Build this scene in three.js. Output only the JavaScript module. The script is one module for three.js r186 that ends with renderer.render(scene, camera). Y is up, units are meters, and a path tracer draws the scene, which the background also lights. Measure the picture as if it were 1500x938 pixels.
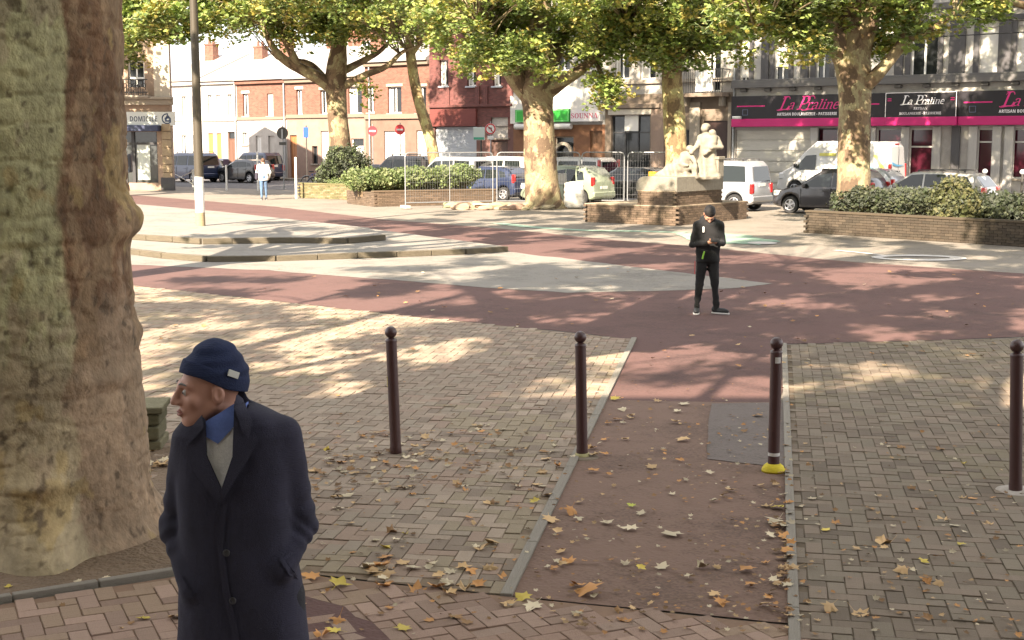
import * as THREE from 'three';
import { mergeGeometries, mergeVertices, toCreasedNormals } from 'three/addons/utils/BufferGeometryUtils.js';
import { RoundedBoxGeometry } from 'three/addons/geometries/RoundedBoxGeometry.js';

// ------------------------------------------------------------------ camera, sky, sun, exposure
const scene = new THREE.Scene();
const CAM_H = 2.48, FOC = 1950, CX = 750, CY = 469, HORIZON = 208;
const PITCH = Math.atan((CY - HORIZON) / FOC);
const camera = new THREE.PerspectiveCamera(2 * Math.atan(469 / FOC) * 180 / Math.PI, 1500 / 938, 0.1, 2000);
camera.position.set(0, CAM_H, 0);
camera.rotation.x = -PITCH;
scene.add(camera);
const renderer = new THREE.WebGLRenderer({ antialias: true });
renderer.toneMapping = THREE.LinearToneMapping;
renderer.toneMappingExposure = 4.7;
renderer.shadowMap.enabled = true;
const sunDir = new THREE.Vector3(-0.348, 0.559, 0.753).normalize();
const sun = new THREE.DirectionalLight(0xffedd6, 5.0);
sun.position.copy(sunDir).multiplyScalar(120).add(new THREE.Vector3(0, 0, -35));
sun.target.position.set(0, 0, -35);
sun.castShadow = true; sun.shadow.radius = 0.8; sun.shadow.mapSize.set(4096, 4096);
Object.assign(sun.shadow.camera, { left: -75, right: 75, top: 75, bottom: -75, near: 1, far: 300 });
scene.add(sun, sun.target);
{ // thin bright haze: one smooth sky, paler to the horizon and round the sun
  const W = 256, H = 128, a = new Float32Array(W * H * 4);
  for (let j = 0; j < H; j++) for (let i = 0; i < W; i++) {
    const el = ((j + 0.5) / H - 0.5) * Math.PI, az = ((i + 0.5) / W - 0.5) * 2 * Math.PI;
    const d = new THREE.Vector3(Math.cos(el) * Math.cos(az), Math.sin(el), Math.cos(el) * Math.sin(az));
    const h = Math.max(0, d.y), t = Math.pow(1 - h, 2.2), g = Math.pow(Math.max(0, d.dot(sunDir)), 6);
    const k = 0.58, o = (j * W + i) * 4;
    a[o] = k * (0.72 + 0.36 * t + 0.35 * g); a[o + 1] = k * (0.73 + 0.34 * t + 0.30 * g); a[o + 2] = k * (0.79 + 0.27 * t + 0.2 * g); a[o + 3] = 1;
  }
  const sky = new THREE.DataTexture(a, W, H, THREE.RGBAFormat, THREE.FloatType);
  sky.mapping = THREE.EquirectangularReflectionMapping; sky.magFilter = THREE.LinearFilter; sky.needsUpdate = true;
  scene.background = sky; scene.environment = sky;
}

// ------------------------------------------------------------------ helpers
const V = (x, y, z) => new THREE.Vector3(x, y, z);
const clamp = (x, a, b) => Math.min(b, Math.max(a, x)), lerp = (a, b, t) => a + (b - a) * t;
const sstep = (a, b, x) => { const t = clamp((x - a) / (b - a), 0, 1); return t * t * (3 - 2 * t); };
function RNG(s) { return () => { s = (s + 0x6d2b79f5) | 0; let t = Math.imul(s ^ (s >>> 15), 1 | s); t = (t + Math.imul(t ^ (t >>> 7), 61 | t)) ^ t; return ((t ^ (t >>> 14)) >>> 0) / 4294967296; }; }
const hash3 = (x, y, z) => { let h = Math.imul(x, 374761393) ^ Math.imul(y, 668265263) ^ Math.imul(z, 2147483647 ^ 0x5bd1e995); h = Math.imul(h ^ (h >>> 13), 1274126177); return ((h ^ (h >>> 16)) >>> 0) / 4294967296; };
function noise3(x, y, z) {
  const xi = Math.floor(x), yi = Math.floor(y), zi = Math.floor(z), f = (t) => t * t * (3 - 2 * t), u = f(x - xi), v = f(y - yi), w = f(z - zi);
  const c = (a, b, d) => hash3(xi + a, yi + b, zi + d);
  return lerp(lerp(lerp(c(0, 0, 0), c(1, 0, 0), u), lerp(c(0, 1, 0), c(1, 1, 0), u), v), lerp(lerp(c(0, 0, 1), c(1, 0, 1), u), lerp(c(0, 1, 1), c(1, 1, 1), u), v), w);
}
const fbm3 = (x, y, z, o = 4) => { let s = 0, a = 0.5, n = 0; for (let i = 0; i < o; i++) { s += a * noise3(x, y, z); n += a; a *= 0.5; x = x * 2.03 + 7; y = y * 2.01 + 3; z = z * 2.02 + 11; } return s / n; };
// tiling noise for textures
function tnoise(x, y, p, seed) { const xi = Math.floor(x), yi = Math.floor(y), f = (t) => t * t * (3 - 2 * t), u = f(x - xi), v = f(y - yi), m = (a) => ((a % p) + p) % p; const c = (a, b) => hash3(m(xi + a), m(yi + b), seed); return lerp(lerp(c(0, 0), c(1, 0), u), lerp(c(0, 1), c(1, 1), u), v); }
const tfbm = (u, v, p, seed, o = 4) => { let s = 0, a = 0.5, n = 0; for (let i = 0; i < o; i++) { s += a * tnoise(u * p, v * p, p, seed + i); n += a; a *= 0.55; p *= 2; } return s / n; };
function tex(n, fn, repeat = 1, srgb = true) {
  const a = new Uint8Array(n * n * 4);
  for (let j = 0; j < n; j++) for (let i = 0; i < n; i++) { const c = fn(i / n, j / n), o = (j * n + i) * 4; for (let k = 0; k < 3; k++) a[o + k] = clamp(Math.round(255 * (srgb ? Math.pow(Math.max(0, c[k]), 1 / 2.2) : c[k])), 0, 255); a[o + 3] = 255; }
  const t = new THREE.DataTexture(a, n, n); t.wrapS = t.wrapT = THREE.RepeatWrapping; t.magFilter = THREE.LinearFilter; t.minFilter = THREE.LinearMipmapLinearFilter; t.generateMipmaps = true;
  if (srgb) t.colorSpace = THREE.SRGBColorSpace; t.repeat.set(repeat, repeat); t.needsUpdate = true; return t;
}
const C = (r, g, b) => new THREE.Color().setRGB(r, g, b);
function M(r, g, b, rough = 0.8, o = {}) { return new THREE.MeshStandardMaterial({ color: C(r, g, b), roughness: rough, ...o }); }
const bumpFine = tex(256, (u, v) => { const n = tfbm(u, v, 32, 5, 3); return [n, n, n]; }, 1, false);
const grey = (u, v, p, s, a, b) => { const n = lerp(a, b, tfbm(u, v, p, s, 5)); return [n, n, n]; };
const blotch = tex(512, (u, v) => { const n = 0.72 + 0.4 * tfbm(u, v, 6, 21, 6) + 0.16 * (tfbm(u, v, 90, 8, 2) - 0.5); return [n, n * 0.99, n * 0.97]; }, 1);
function mottled(r, g, b, rough, metres, o = {}) { const t = blotch.clone(); t.repeat.set(1 / metres, 1 / metres); t.needsUpdate = true; return M(r, g, b, rough, { map: t, ...o }); }
// pixel of the photograph -> direction, point on the ground, point at a depth
function ray(px, py) { const x = (px - CX) / FOC, y = (CY - py) / FOC, c = Math.cos(PITCH), s = Math.sin(PITCH); return V(x, y * c - s, -y * s - c); }
function G(px, py, h = 0) { const r = ray(px, py), t = (h - CAM_H) / r.y; return V(r.x * t, h, r.z * t); }
function P(px, py, d) { const r = ray(px, py), t = -d / r.z; return V(r.x * t, CAM_H + r.y * t, -d); }
const taken = {};
function numbered(n) { taken[n] = (taken[n] ?? -1) + 1; return taken[n] ? n + '_' + String(taken[n]).padStart(3, '0') : n; }
function shadow(o) { o.castShadow = true; o.receiveShadow = true; return o; }
function mesh(name, g, m, parent, label) { const o = shadow(new THREE.Mesh(g, m)); o.name = name; if (parent) parent.add(o); if (label) o.userData.label = label; return o; }
function thing(name, label, category, pos = V(0, 0, 0), turn = 0, group) { const o = new THREE.Group(); o.name = numbered(name); o.position.copy(pos); o.rotation.y = turn; o.userData = { label, category }; if (group) o.userData.group = group; scene.add(o); return o; }
function tag(o, label, category, group) { o.name = numbered(o.name); o.userData.label = label; o.userData.category = category; if (group) o.userData.group = group; scene.add(o); return o; }
function struct(name, g, m, label) { const o = mesh(numbered(name), g, m, scene); o.userData.kind = 'structure'; o.userData.label = label; o.userData.category = name.split('_').pop(); return o; }
function sub(name, parent) { const o = new THREE.Group(); o.name = name; parent.add(o); return o; }
function dup(root, pos, turn, label) { const r = root.clone(); r.name = numbered(root.name.replace(/_\d{3}$/, '')); r.userData = { ...root.userData }; r.position.copy(pos); r.rotation.y = turn; if (label) r.userData.label = label; scene.add(r); return r; }
const box = (w, h, d, x = 0, y = 0, z = 0) => new THREE.BoxGeometry(w, h, d).translate(x, y, z);
const rbox = (w, h, d, r, x = 0, y = 0, z = 0) => new RoundedBoxGeometry(w, h, d, 2, Math.min(r, w / 2.01, h / 2.01, d / 2.01)).translate(x, y, z);
const cyl = (r0, r1, h, n = 12, x = 0, y = 0, z = 0) => new THREE.CylinderGeometry(r1, r0, h, n).translate(x, y + h / 2, z);   // from y upward
function bar(a, b, r, n = 6, r2 = r) { const d = b.clone().sub(a), g = new THREE.CylinderGeometry(r2, r, d.length(), n); g.applyQuaternion(new THREE.Quaternion().setFromUnitVectors(V(0, 1, 0), d.clone().normalize())); return g.translate((a.x + b.x) / 2, (a.y + b.y) / 2, (a.z + b.z) / 2); }
const join = (l) => mergeGeometries(l.map((g) => { let q = g.index ? g.toNonIndexed() : g; for (const k of Object.keys(q.attributes)) if (!['position', 'normal', 'uv'].includes(k)) q.deleteAttribute(k); if (!q.attributes.uv) q.setAttribute('uv', new THREE.BufferAttribute(new Float32Array(q.attributes.position.count * 2), 2)); if (!q.attributes.normal) q.computeVertexNormals(); return q; }));
// worn, slightly ragged edge
function rough(pts, amp = 0.03, step = 0.22) { const o = []; pts.forEach((a, i) => { const b = pts[(i + 1) % pts.length], L = a.distanceTo(b), n = Math.max(1, Math.min(160, Math.round(L / step))); for (let k = 0; k < n; k++) { const p = a.clone().lerp(b, k / n); o.push(V(p.x + amp * 2 * (fbm3(p.x * 2.3, 1, p.z * 2.3, 3) - 0.5), p.y, p.z + amp * 3.5 * (fbm3(p.x * 2.1 + 9, 4, p.z * 2.1, 3) - 0.5))); } }); return o; }
// a flat sheet of ground from points, uv in metres
function sheet(pts, y) { const s = new THREE.Shape(pts.map((p) => new THREE.Vector2(p.x, -p.z))); const g = new THREE.ShapeGeometry(s); g.rotateX(-Math.PI / 2); g.translate(0, y, 0); return g; }
function slab(pts, y0, y1) { const s = new THREE.Shape(pts.map((p) => new THREE.Vector2(p.x, -p.z))); const g = new THREE.ExtrudeGeometry(s, { depth: y1 - y0, bevelEnabled: false }); g.rotateX(-Math.PI / 2); g.translate(0, y0, 0); return g; }
// tapered tube through points [Vector3], radii
function tube(pts, radii, radial = 8, steps = 6, wob = 0, seed = 0) {
  const cv = new THREE.CatmullRomCurve3(pts, false, 'centripetal'), n = (pts.length - 1) * steps, pos = [], uv = [], idx = [], fr = cv.computeFrenetFrames(n, false); let len = 0, prev = null;
  for (let i = 0; i <= n; i++) {
    const t = i / n, p = cv.getPoint(t), f = t * (pts.length - 1), k = Math.min(pts.length - 2, Math.floor(f)), r = lerp(radii[k], radii[k + 1], f - k);
    if (prev) len += p.distanceTo(prev); prev = p;
    for (let j = 0; j <= radial; j++) { const a = j / radial * Math.PI * 2, ca = Math.cos(a), sa = Math.sin(a), N = fr.normals[i], B = fr.binormals[i]; let rr = r; if (wob) rr *= 1 + wob * (noise3(ca * 1.7 + seed, sa * 1.7 + 9, len * 1.6 / Math.max(0.2, r * 3)) - 0.5) * 2; pos.push(p.x + (N.x * ca + B.x * sa) * rr, p.y + (N.y * ca + B.y * sa) * rr, p.z + (N.z * ca + B.z * sa) * rr); uv.push(j / radial * 2 * Math.PI * r, len); }
  }
  for (let i = 0; i < n; i++) for (let j = 0; j < radial; j++) { const a = i * (radial + 1) + j, b = a + radial + 1; idx.push(a, a + 1, b, b, a + 1, b + 1); }
  const g = new THREE.BufferGeometry(); g.setAttribute('position', new THREE.Float32BufferAttribute(pos, 3)); g.setAttribute('uv', new THREE.Float32BufferAttribute(uv, 2)); g.setIndex(idx); g.computeVertexNormals();
  const nn = g.attributes.normal; for (let i = 0; i <= n; i++) { const a = i * (radial + 1), b = a + radial; const x = nn.getX(a) + nn.getX(b), y = nn.getY(a) + nn.getY(b), z = nn.getZ(a) + nn.getZ(b), l = Math.hypot(x, y, z) || 1; nn.setXYZ(a, x / l, y / l, z / l); nn.setXYZ(b, x / l, y / l, z / l); }
  return g;
}
// surface of a distance field (naive surface nets)
function field(fn, lo, hi, cell) {
  const nx = Math.ceil((hi.x - lo.x) / cell) + 1, ny = Math.ceil((hi.y - lo.y) / cell) + 1, nz = Math.ceil((hi.z - lo.z) / cell) + 1, F = new Float32Array(nx * ny * nz), id = new Int32Array(nx * ny * nz).fill(-1), pos = [], idx = [];
  const at = (i, j, k) => (k * ny + j) * nx + i;
  for (let k = 0; k < nz; k++) for (let j = 0; j < ny; j++) for (let i = 0; i < nx; i++) F[at(i, j, k)] = fn(lo.x + i * cell, lo.y + j * cell, lo.z + k * cell);
  const cs = [[0, 0, 0], [1, 0, 0], [0, 1, 0], [1, 1, 0], [0, 0, 1], [1, 0, 1], [0, 1, 1], [1, 1, 1]], es = [[0, 1], [2, 3], [4, 5], [6, 7], [0, 2], [1, 3], [4, 6], [5, 7], [0, 4], [1, 5], [2, 6], [3, 7]];
  for (let k = 0; k < nz - 1; k++) for (let j = 0; j < ny - 1; j++) for (let i = 0; i < nx - 1; i++) {
    const v = cs.map((c) => F[at(i + c[0], j + c[1], k + c[2])]); let m = 0; for (const q of v) if (q < 0) m++;
    if (m === 0 || m === 8) continue;
    let x = 0, y = 0, z = 0, n = 0;
    for (const [a, b] of es) if ((v[a] < 0) !== (v[b] < 0)) { const t = v[a] / (v[a] - v[b]); x += lerp(cs[a][0], cs[b][0], t); y += lerp(cs[a][1], cs[b][1], t); z += lerp(cs[a][2], cs[b][2], t); n++; }
    id[at(i, j, k)] = pos.length / 3; pos.push(lo.x + (i + x / n) * cell, lo.y + (j + y / n) * cell, lo.z + (k + z / n) * cell);
  }
  const quad = (a, b, c, d, flip) => { if (a < 0 || b < 0 || c < 0 || d < 0) return; flip ? idx.push(a, c, b, a, d, c) : idx.push(a, b, c, a, c, d); };
  for (let k = 1; k < nz - 1; k++) for (let j = 1; j < ny - 1; j++) for (let i = 1; i < nx - 1; i++) {
    const s = F[at(i, j, k)] < 0;
    if (s !== F[at(i + 1, j, k)] < 0) quad(id[at(i, j - 1, k - 1)], id[at(i, j, k - 1)], id[at(i, j, k)], id[at(i, j - 1, k)], !s);
    if (s !== F[at(i, j + 1, k)] < 0) quad(id[at(i - 1, j, k - 1)], id[at(i - 1, j, k)], id[at(i, j, k)], id[at(i, j, k - 1)], !s);
    if (s !== F[at(i, j, k + 1)] < 0) quad(id[at(i - 1, j - 1, k)], id[at(i, j - 1, k)], id[at(i, j, k)], id[at(i - 1, j, k)], !s);
  }
  const g = new THREE.BufferGeometry(); g.setAttribute('position', new THREE.Float32BufferAttribute(pos, 3)); g.setIndex(idx); g.computeVertexNormals();
  const uv = []; for (let i = 0; i < pos.length; i += 3) uv.push(pos[i] + pos[i + 2] * 0.7, pos[i + 1]); g.setAttribute('uv', new THREE.Float32BufferAttribute(uv, 2)); return g;
}
const smin = (a, b, k) => { const h = Math.max(k - Math.abs(a - b), 0) / k; return Math.min(a, b) - h * h * k * 0.25; };
const smax = (a, b, k) => -smin(-a, -b, k);
const cap = (x, y, z, a, b, ra, rb) => { const dx = b[0] - a[0], dy = b[1] - a[1], dz = b[2] - a[2], px = x - a[0], py = y - a[1], pz = z - a[2], t = clamp((px * dx + py * dy + pz * dz) / (dx * dx + dy * dy + dz * dz + 1e-9), 0, 1), qx = px - dx * t, qy = py - dy * t, qz = pz - dz * t; return Math.sqrt(qx * qx + qy * qy + qz * qz) - lerp(ra, rb, t); };
const ell = (x, y, z, c, r) => { const a = (x - c[0]) / r[0], b = (y - c[1]) / r[1], d = (z - c[2]) / r[2], k = Math.sqrt(a * a + b * b + d * d), e = Math.sqrt((a / r[0]) ** 2 + (b / r[1]) ** 2 + (d / r[2]) ** 2); return e < 1e-6 ? -Math.min(...r) : k * (k - 1) / e; };
function setVertexColors(g, fn) { const p = g.attributes.position, c = new Float32Array(p.count * 3); for (let i = 0; i < p.count; i++) { const q = fn(p.getX(i), p.getY(i), p.getZ(i)); c.set(q, i * 3); } g.setAttribute('color', new THREE.BufferAttribute(c, 3)); return g; }
// ------------------------------------------------------------------ ground
const project = (p) => { const y = p.y - CAM_H, c = Math.cos(PITCH), s = Math.sin(PITCH), yc = y * c - p.z * s, zc = y * s + p.z * c; return [CX + FOC * p.x / -zc, CY - FOC * yc / -zc, -zc]; };
const speck = (seed, lo, hi) => tex(1024, (u, v) => { const f = tfbm(u, v, 220, seed, 2), c = tfbm(u, v, 5, seed + 9, 6), m = tfbm(u, v, 34, seed + 4, 3); const k = lerp(lo, hi, c) * (0.8 + 0.4 * m) * (0.66 + 0.68 * f); return [k, k * (0.985 + 0.03 * c), k * (0.96 + 0.05 * m)]; });
const speckA = speck(40, 0.78, 1.2), speckB = speck(77, 0.5, 1.5);
const groundMat = (r, g, b, t, metres, bump = 0.004) => { const q = t.clone(); q.repeat.set(1 / metres, 1 / metres); q.needsUpdate = true; const h = bumpFine.clone(); h.repeat.set(1.3, 1.3); h.needsUpdate = true; return M(r, g, b, 0.92, { map: q, bumpMap: h, bumpScale: bump }); };
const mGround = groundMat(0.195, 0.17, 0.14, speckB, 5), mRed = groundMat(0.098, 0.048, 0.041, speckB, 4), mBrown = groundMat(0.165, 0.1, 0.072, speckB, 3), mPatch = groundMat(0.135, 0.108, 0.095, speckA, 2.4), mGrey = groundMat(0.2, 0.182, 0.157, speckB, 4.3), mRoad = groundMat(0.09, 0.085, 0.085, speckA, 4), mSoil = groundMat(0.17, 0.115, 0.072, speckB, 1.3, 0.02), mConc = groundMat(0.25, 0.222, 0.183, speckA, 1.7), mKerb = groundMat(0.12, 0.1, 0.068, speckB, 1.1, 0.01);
const px2 = (l, h = 0) => l.map(([a, b]) => G(a, b, h));
struct('ground', new THREE.PlaneGeometry(900, 900).rotateX(-Math.PI / 2).translate(0, -0.004, 0), mGround, 'pale grey plaza ground that runs under the whole square');
{ const uv = scene.children.at(-1).geometry.attributes.uv; for (let i = 0; i < uv.count; i++) uv.setXY(i, uv.getX(i) * 900, uv.getY(i) * 900); }
struct('red_road', sheet(rough(px2([[-400, 268], [196, 286], [404, 303], [564, 322], [733, 335], [900, 352], [1017, 361], [1250, 384], [1500, 401], [2100, 436], [2100, 470], [1500, 494], [1147, 505], [1147, 591], [889, 587], [930, 497], [590, 462], [185, 417], [-400, 362]]), 0.05), 0.002), mRed, 'dull red tarmac lane sweeping across the square');
struct('grey_path', sheet(rough(px2([[-400, 285], [196, 305], [324, 318], [564, 345], [743, 369], [917, 390], [1013, 402], [1067, 408], [1132, 416], [1060, 424], [1000, 426], [830, 429], [740, 424], [590, 412], [380, 396], [185, 388], [-400, 362]]), 0.07), 0.006), mGrey, 'pale grey wedge of path between the two red lanes');
struct('brown_path', sheet(rough(px2([[889, 587], [1147, 591], [1162, 917], [742, 874]]), 0.02, 0.12), 0.006), mBrown, 'worn brown tarmac strip leading between the bollards');
struct('tarmac_patch', sheet(rough(px2([[1041, 592], [1148, 592], [1153, 688], [1036, 675]]), 0.02, 0.1), 0.0105), mPatch, 'dark grey square of newer tarmac in the brown strip');
// raised grey platforms with kerbstones at the left
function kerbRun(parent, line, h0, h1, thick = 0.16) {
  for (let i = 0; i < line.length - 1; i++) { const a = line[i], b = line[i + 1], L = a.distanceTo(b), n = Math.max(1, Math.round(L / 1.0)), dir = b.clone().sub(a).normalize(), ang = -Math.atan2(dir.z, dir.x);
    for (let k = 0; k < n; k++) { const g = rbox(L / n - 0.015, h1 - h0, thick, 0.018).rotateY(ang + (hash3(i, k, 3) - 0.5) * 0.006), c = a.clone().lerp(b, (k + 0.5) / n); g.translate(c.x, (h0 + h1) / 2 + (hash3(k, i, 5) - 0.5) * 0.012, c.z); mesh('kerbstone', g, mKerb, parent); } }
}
{
  const f1 = px2([[-200, 357], [180, 371], [240, 379], [304, 384], [404, 383], [580, 377], [680, 373], [742, 369]]), b1 = px2([[560, 344], [324, 317], [196, 305], [-200, 288]]);
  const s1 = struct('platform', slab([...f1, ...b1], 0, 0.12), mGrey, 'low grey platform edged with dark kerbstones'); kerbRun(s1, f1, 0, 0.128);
  const f2 = px2([[-200, 340], [180, 350], [296, 358], [340, 357], [428, 356], [508, 357], [562, 352]], 0.12), b2 = px2([[540, 341], [324, 316], [196, 304], [-200, 287]], 0.12);
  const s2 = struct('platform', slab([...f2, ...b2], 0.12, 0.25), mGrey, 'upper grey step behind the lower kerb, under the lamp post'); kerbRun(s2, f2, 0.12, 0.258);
}
// mint paint and plain white shapes laid on the ground
const mMint = groundMat(0.215, 0.31, 0.24, speckB, 1.6), mWhiteMark = groundMat(0.5, 0.47, 0.44, speckB, 0.9);
function ribbon(l, w, y) { const p = px2(l), A = [], B = []; p.forEach((q, i) => { const d = (p[i + 1] || q).clone().sub(p[i - 1] || q).normalize(), n = V(-d.z, 0, d.x).multiplyScalar(w / 2); A.push(q.clone().add(n)); B.unshift(q.clone().sub(n)); }); return sheet([...A, ...B], y); }
struct('green_marking', ribbon([[728, 327], [770, 332], [806, 335], [860, 338], [933, 339], [1005, 341]], 0.5, 0.0065), mMint, 'faded mint green curved line painted on the grey ground');
struct('green_marking', sheet(rough(px2([[990, 342], [1060, 341], [1105, 347], [1140, 353], [1118, 360], [1060, 357], [1010, 352]]), 0.3, 0.3), 0.0095), mMint, 'wide patch of faded mint green paint behind the man with the phone');
struct('white_marking', ribbon([[1222, 367], [1255, 370], [1292, 374]], 0.16, 0.0085), mWhiteMark, 'thin white dash on the ground near the long planter');
{ const c = G(1346, 378), s = new THREE.Shape(), h = new THREE.Path(); s.absellipse(c.x, -c.z, 1.0, 0.78, 0, Math.PI * 2); h.absellipse(c.x - 0.05, -c.z, 0.72, 0.36, 0, Math.PI * 2); s.holes.push(h); struct('white_marking', new THREE.ShapeGeometry(s, 40).rotateX(-Math.PI / 2).translate(0, 0.0095, 0), mWhiteMark, 'white ring on the ground near the long planter');  // white ring, a flat shape just above the ground
  const d = G(1117, 356.5), s2 = new THREE.Shape(); s2.absellipse(d.x, -d.z, 0.36, 0.42, 0, Math.PI * 2); struct('white_marking', new THREE.ShapeGeometry(s2, 30).rotateX(-Math.PI / 2).translate(0, 0.0135, 0), mWhiteMark, 'small white oval on the mint green patch'); }
// the street along the far facades
const FA = { o: V(11.5, 0, -69), turn: -0.6425 }; FA.x = V(Math.cos(FA.turn), 0, -Math.sin(FA.turn)); FA.z = V(Math.sin(FA.turn), 0, Math.cos(FA.turn));
const FP = (X, Z, y = 0) => FA.o.clone().addScaledVector(FA.x, X).addScaledVector(FA.z, Z).setY(y);
struct('road', sheet([FP(-75, 1.4), FP(40, 1.4), FP(40, 13.5), FP(-20, 13.5), FP(-75, 13.5)], 0.0015), mRoad, 'dark grey asphalt street in front of the houses');
struct('pavement', slab([FP(-75, 0.03), FP(40, 0.03), FP(40, 1.4), FP(-75, 1.4)], 0, 0.12), mConc, 'narrow concrete pavement along the house fronts');

// ---- paving bricks, laid in herringbone; the largest in view each on their own
const brickGeo = (() => { const g = rbox(0.2015, 0.03, 0.0985, 0.005); return g; })();
const inside = (x, z, poly) => { let c = false; for (let i = 0, j = poly.length - 1; i < poly.length; j = i++) { const a = poly[i], b = poly[j]; if ((a.z > z) !== (b.z > z) && x < (b.x - a.x) * (z - a.z) / (b.z - a.z) + a.x) c = !c; } return c; };
const brickMap = tex(256, (u, v) => { const k = 0.62 + 0.72 * tfbm(u, v, 18, 61, 5); return [k, k * 0.99, k * 0.97]; }); brickMap.repeat.set(3, 3);
function paving(name, label, poly, angle, tones, top, soldier, maxD = 30) {
  const bed = mottled(tones[0][0] * 0.78, tones[0][1] * 0.74, tones[0][2] * 0.66, 0.95, 2); const s = struct(name, sheet(poly, top - 0.0075), bed, label);
  const rnd = RNG(name.length * 77 + Math.round(angle * 1000) + poly.length), list = [], U = 0.1035, ca = Math.cos(angle), sa = Math.sin(angle), o = poly[0];
  const loc = (a, b) => [o.x + a * ca + b * sa, o.z + a * sa - b * ca];     // a along, b away
  let a0 = 1e9, a1 = -1e9, b0 = 1e9, b1 = -1e9; for (const p of poly) { const dx = p.x - o.x, dz = p.z - o.z, a = dx * ca + dz * sa, b = dx * sa - dz * ca; a0 = Math.min(a0, a); a1 = Math.max(a1, a); b0 = Math.min(b0, b); b1 = Math.max(b1, b); }
  const put = (a, b, vert) => { const hw = (vert ? U : 2 * U) / 2 * 0.45, hd = (vert ? 2 * U : U) / 2 * 0.45; for (const [p, q] of [[-1, -1], [1, -1], [1, 1], [-1, 1]]) { const [x, z] = loc(a + p * hw, b + q * hd); if (!inside(x, z, poly)) return; } const [x, z] = loc(a, b), pr = project(V(x, 0, z)); if (pr[2] < 2 || pr[2] > maxD || pr[0] < -260 || pr[0] > 1760 || pr[1] > 1250) return; list.push({ x, z, r: -angle + (vert ? Math.PI / 2 : 0), pr }); };
  for (let i = Math.floor(a0 / U) - 2; i < a1 / U + 2; i++) for (let j = Math.floor(b0 / U) - 2; j < b1 / U + 2; j++) { const m = (((i - j) % 4) + 4) % 4; if (m === 0) put((i + 1) * U, (j + 0.5) * U, false); else if (m === 3) put((i + 0.5) * U, (j + 1) * U, true); }
  if (soldier) soldier(list);
  list.sort((p, q) => (p.pr[2] + (p.pr[0] < 0 || p.pr[0] > 1500 || p.pr[1] > 945 ? 1000 : 0)) - (q.pr[2] + (q.pr[0] < 0 || q.pr[0] > 1500 || q.pr[1] > 945 ? 1000 : 0)));
  const mats = tones.map(([r, g, b]) => M(r, g, b, 0.9, { map: brickMap, bumpMap: bumpFine, bumpScale: 0.003 }));
  const place = (b) => { const t = rnd, m = new THREE.Matrix4().makeRotationFromEuler(new THREE.Euler((t() - 0.5) * 0.04, b.r + (t() - 0.5) * 0.035, (t() - 0.5) * 0.028)); return m.setPosition(b.x, top - 0.015 + (t() - 0.5) * 0.006 - (t() < 0.06 ? 0.004 : 0), b.z); };
  tones = [...tones, tones[0].map((q) => q * 0.84), tones[3].map((q) => q * 1.12), [tones[1][0] * 0.94, tones[1][1] * 0.98, tones[1][2] * 0.88]]; for (const t of tones.slice(5)) mats.push(M(t[0], t[1], t[2], 0.9, { map: brickMap, bumpMap: bumpFine, bumpScale: 0.003 }));
  const tone = (b) => { const n = fbm3(b.x * 0.8 + 3, 2, b.z * 0.8, 3) * 1.7 - 0.35 + (rnd() - 0.5) * 0.8; return clamp(Math.floor(n * tones.length), 0, tones.length - 1); };
  const k = Math.min(300, list.length);
  for (let i = 0; i < k; i++) { const o2 = mesh(i ? 'brick_' + String(i).padStart(3, '0') : 'brick', brickGeo, mats[tone(list[i])], s); o2.applyMatrix4(place(list[i])); }
  const rest = list.slice(k); if (rest.length) { const im = shadow(new THREE.InstancedMesh(brickGeo, M(1, 1, 1, 0.9, { map: brickMap, bumpMap: bumpFine, bumpScale: 0.003 }), rest.length)); im.name = 'brick_field'; im.userData.kind = 'stuff'; rest.forEach((b, i) => { im.setMatrixAt(i, place(b)); const t = tones[tone(b)], q = 0.93 + rnd() * 0.14; im.setColorAt(i, C(t[0] * q, t[1] * q, t[2] * q)); }); s.add(im); }
  return s;
}
const tonesL = [[0.25, 0.19, 0.14], [0.277, 0.212, 0.158], [0.265, 0.214, 0.16], [0.295, 0.23, 0.172], [0.28, 0.2, 0.148]], tonesR = [[0.155, 0.118, 0.084], [0.178, 0.137, 0.099], [0.19, 0.152, 0.111], [0.168, 0.136, 0.097], [0.2, 0.152, 0.111]], tonesF = [[0.275, 0.18, 0.132], [0.298, 0.198, 0.149], [0.286, 0.2, 0.152], [0.312, 0.212, 0.16], [0.258, 0.174, 0.129]];
const aL = (() => { const a = G(745, 870), b = G(930, 497); return Math.atan2(b.x - a.x, a.z - b.z); })(), aR = (() => { const a = G(1162, 938), b = G(1147, 505); return Math.atan2(b.x - a.x, a.z - b.z); })();
const pitA = G(-260, 925), pitB = G(262, 841), frontEdge = [G(395, 837), G(742, 874), G(1162, 917)];
paving('brick_pavement', 'weathered grey brick paving left of the brown strip', [G(742, 874), G(926, 498), G(590, 463), G(185, 418), G(-300, 372), G(-300, 560), G(262, 800), G(330, 829)], aL, tonesL, 0.014);
paving('brick_pavement', 'dark brown brick paving right of the brown strip', [G(1163, 1100), G(1151, 506), G(1500, 496), G(2100, 474), G(2300, 1100)], aR, tonesR, 0.014);
paving('brick_pavement', 'pinkish brick paving in front of the tree pit', [G(1162, 919), G(742, 876), G(395, 839), pitB.clone().add(V(0.03, 0, 0.05)), pitA.clone().add(V(0, 0, 0.06)), V(-5, 0, -3.4), V(2.0, 0, -3.4)], -0.43, tonesF, 0.0145);
struct('red_patch', sheet([[448, 878], [470, 884], [505, 893], [520, 908], [545, 916], [560, 930], [575, 945], [560, 1100], [300, 1100], [330, 960], [400, 890]].map(([a, b]) => G(a, b)), 0.0165), mRed, 'irregular dark red tarmac patch behind the man in the coat');
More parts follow.
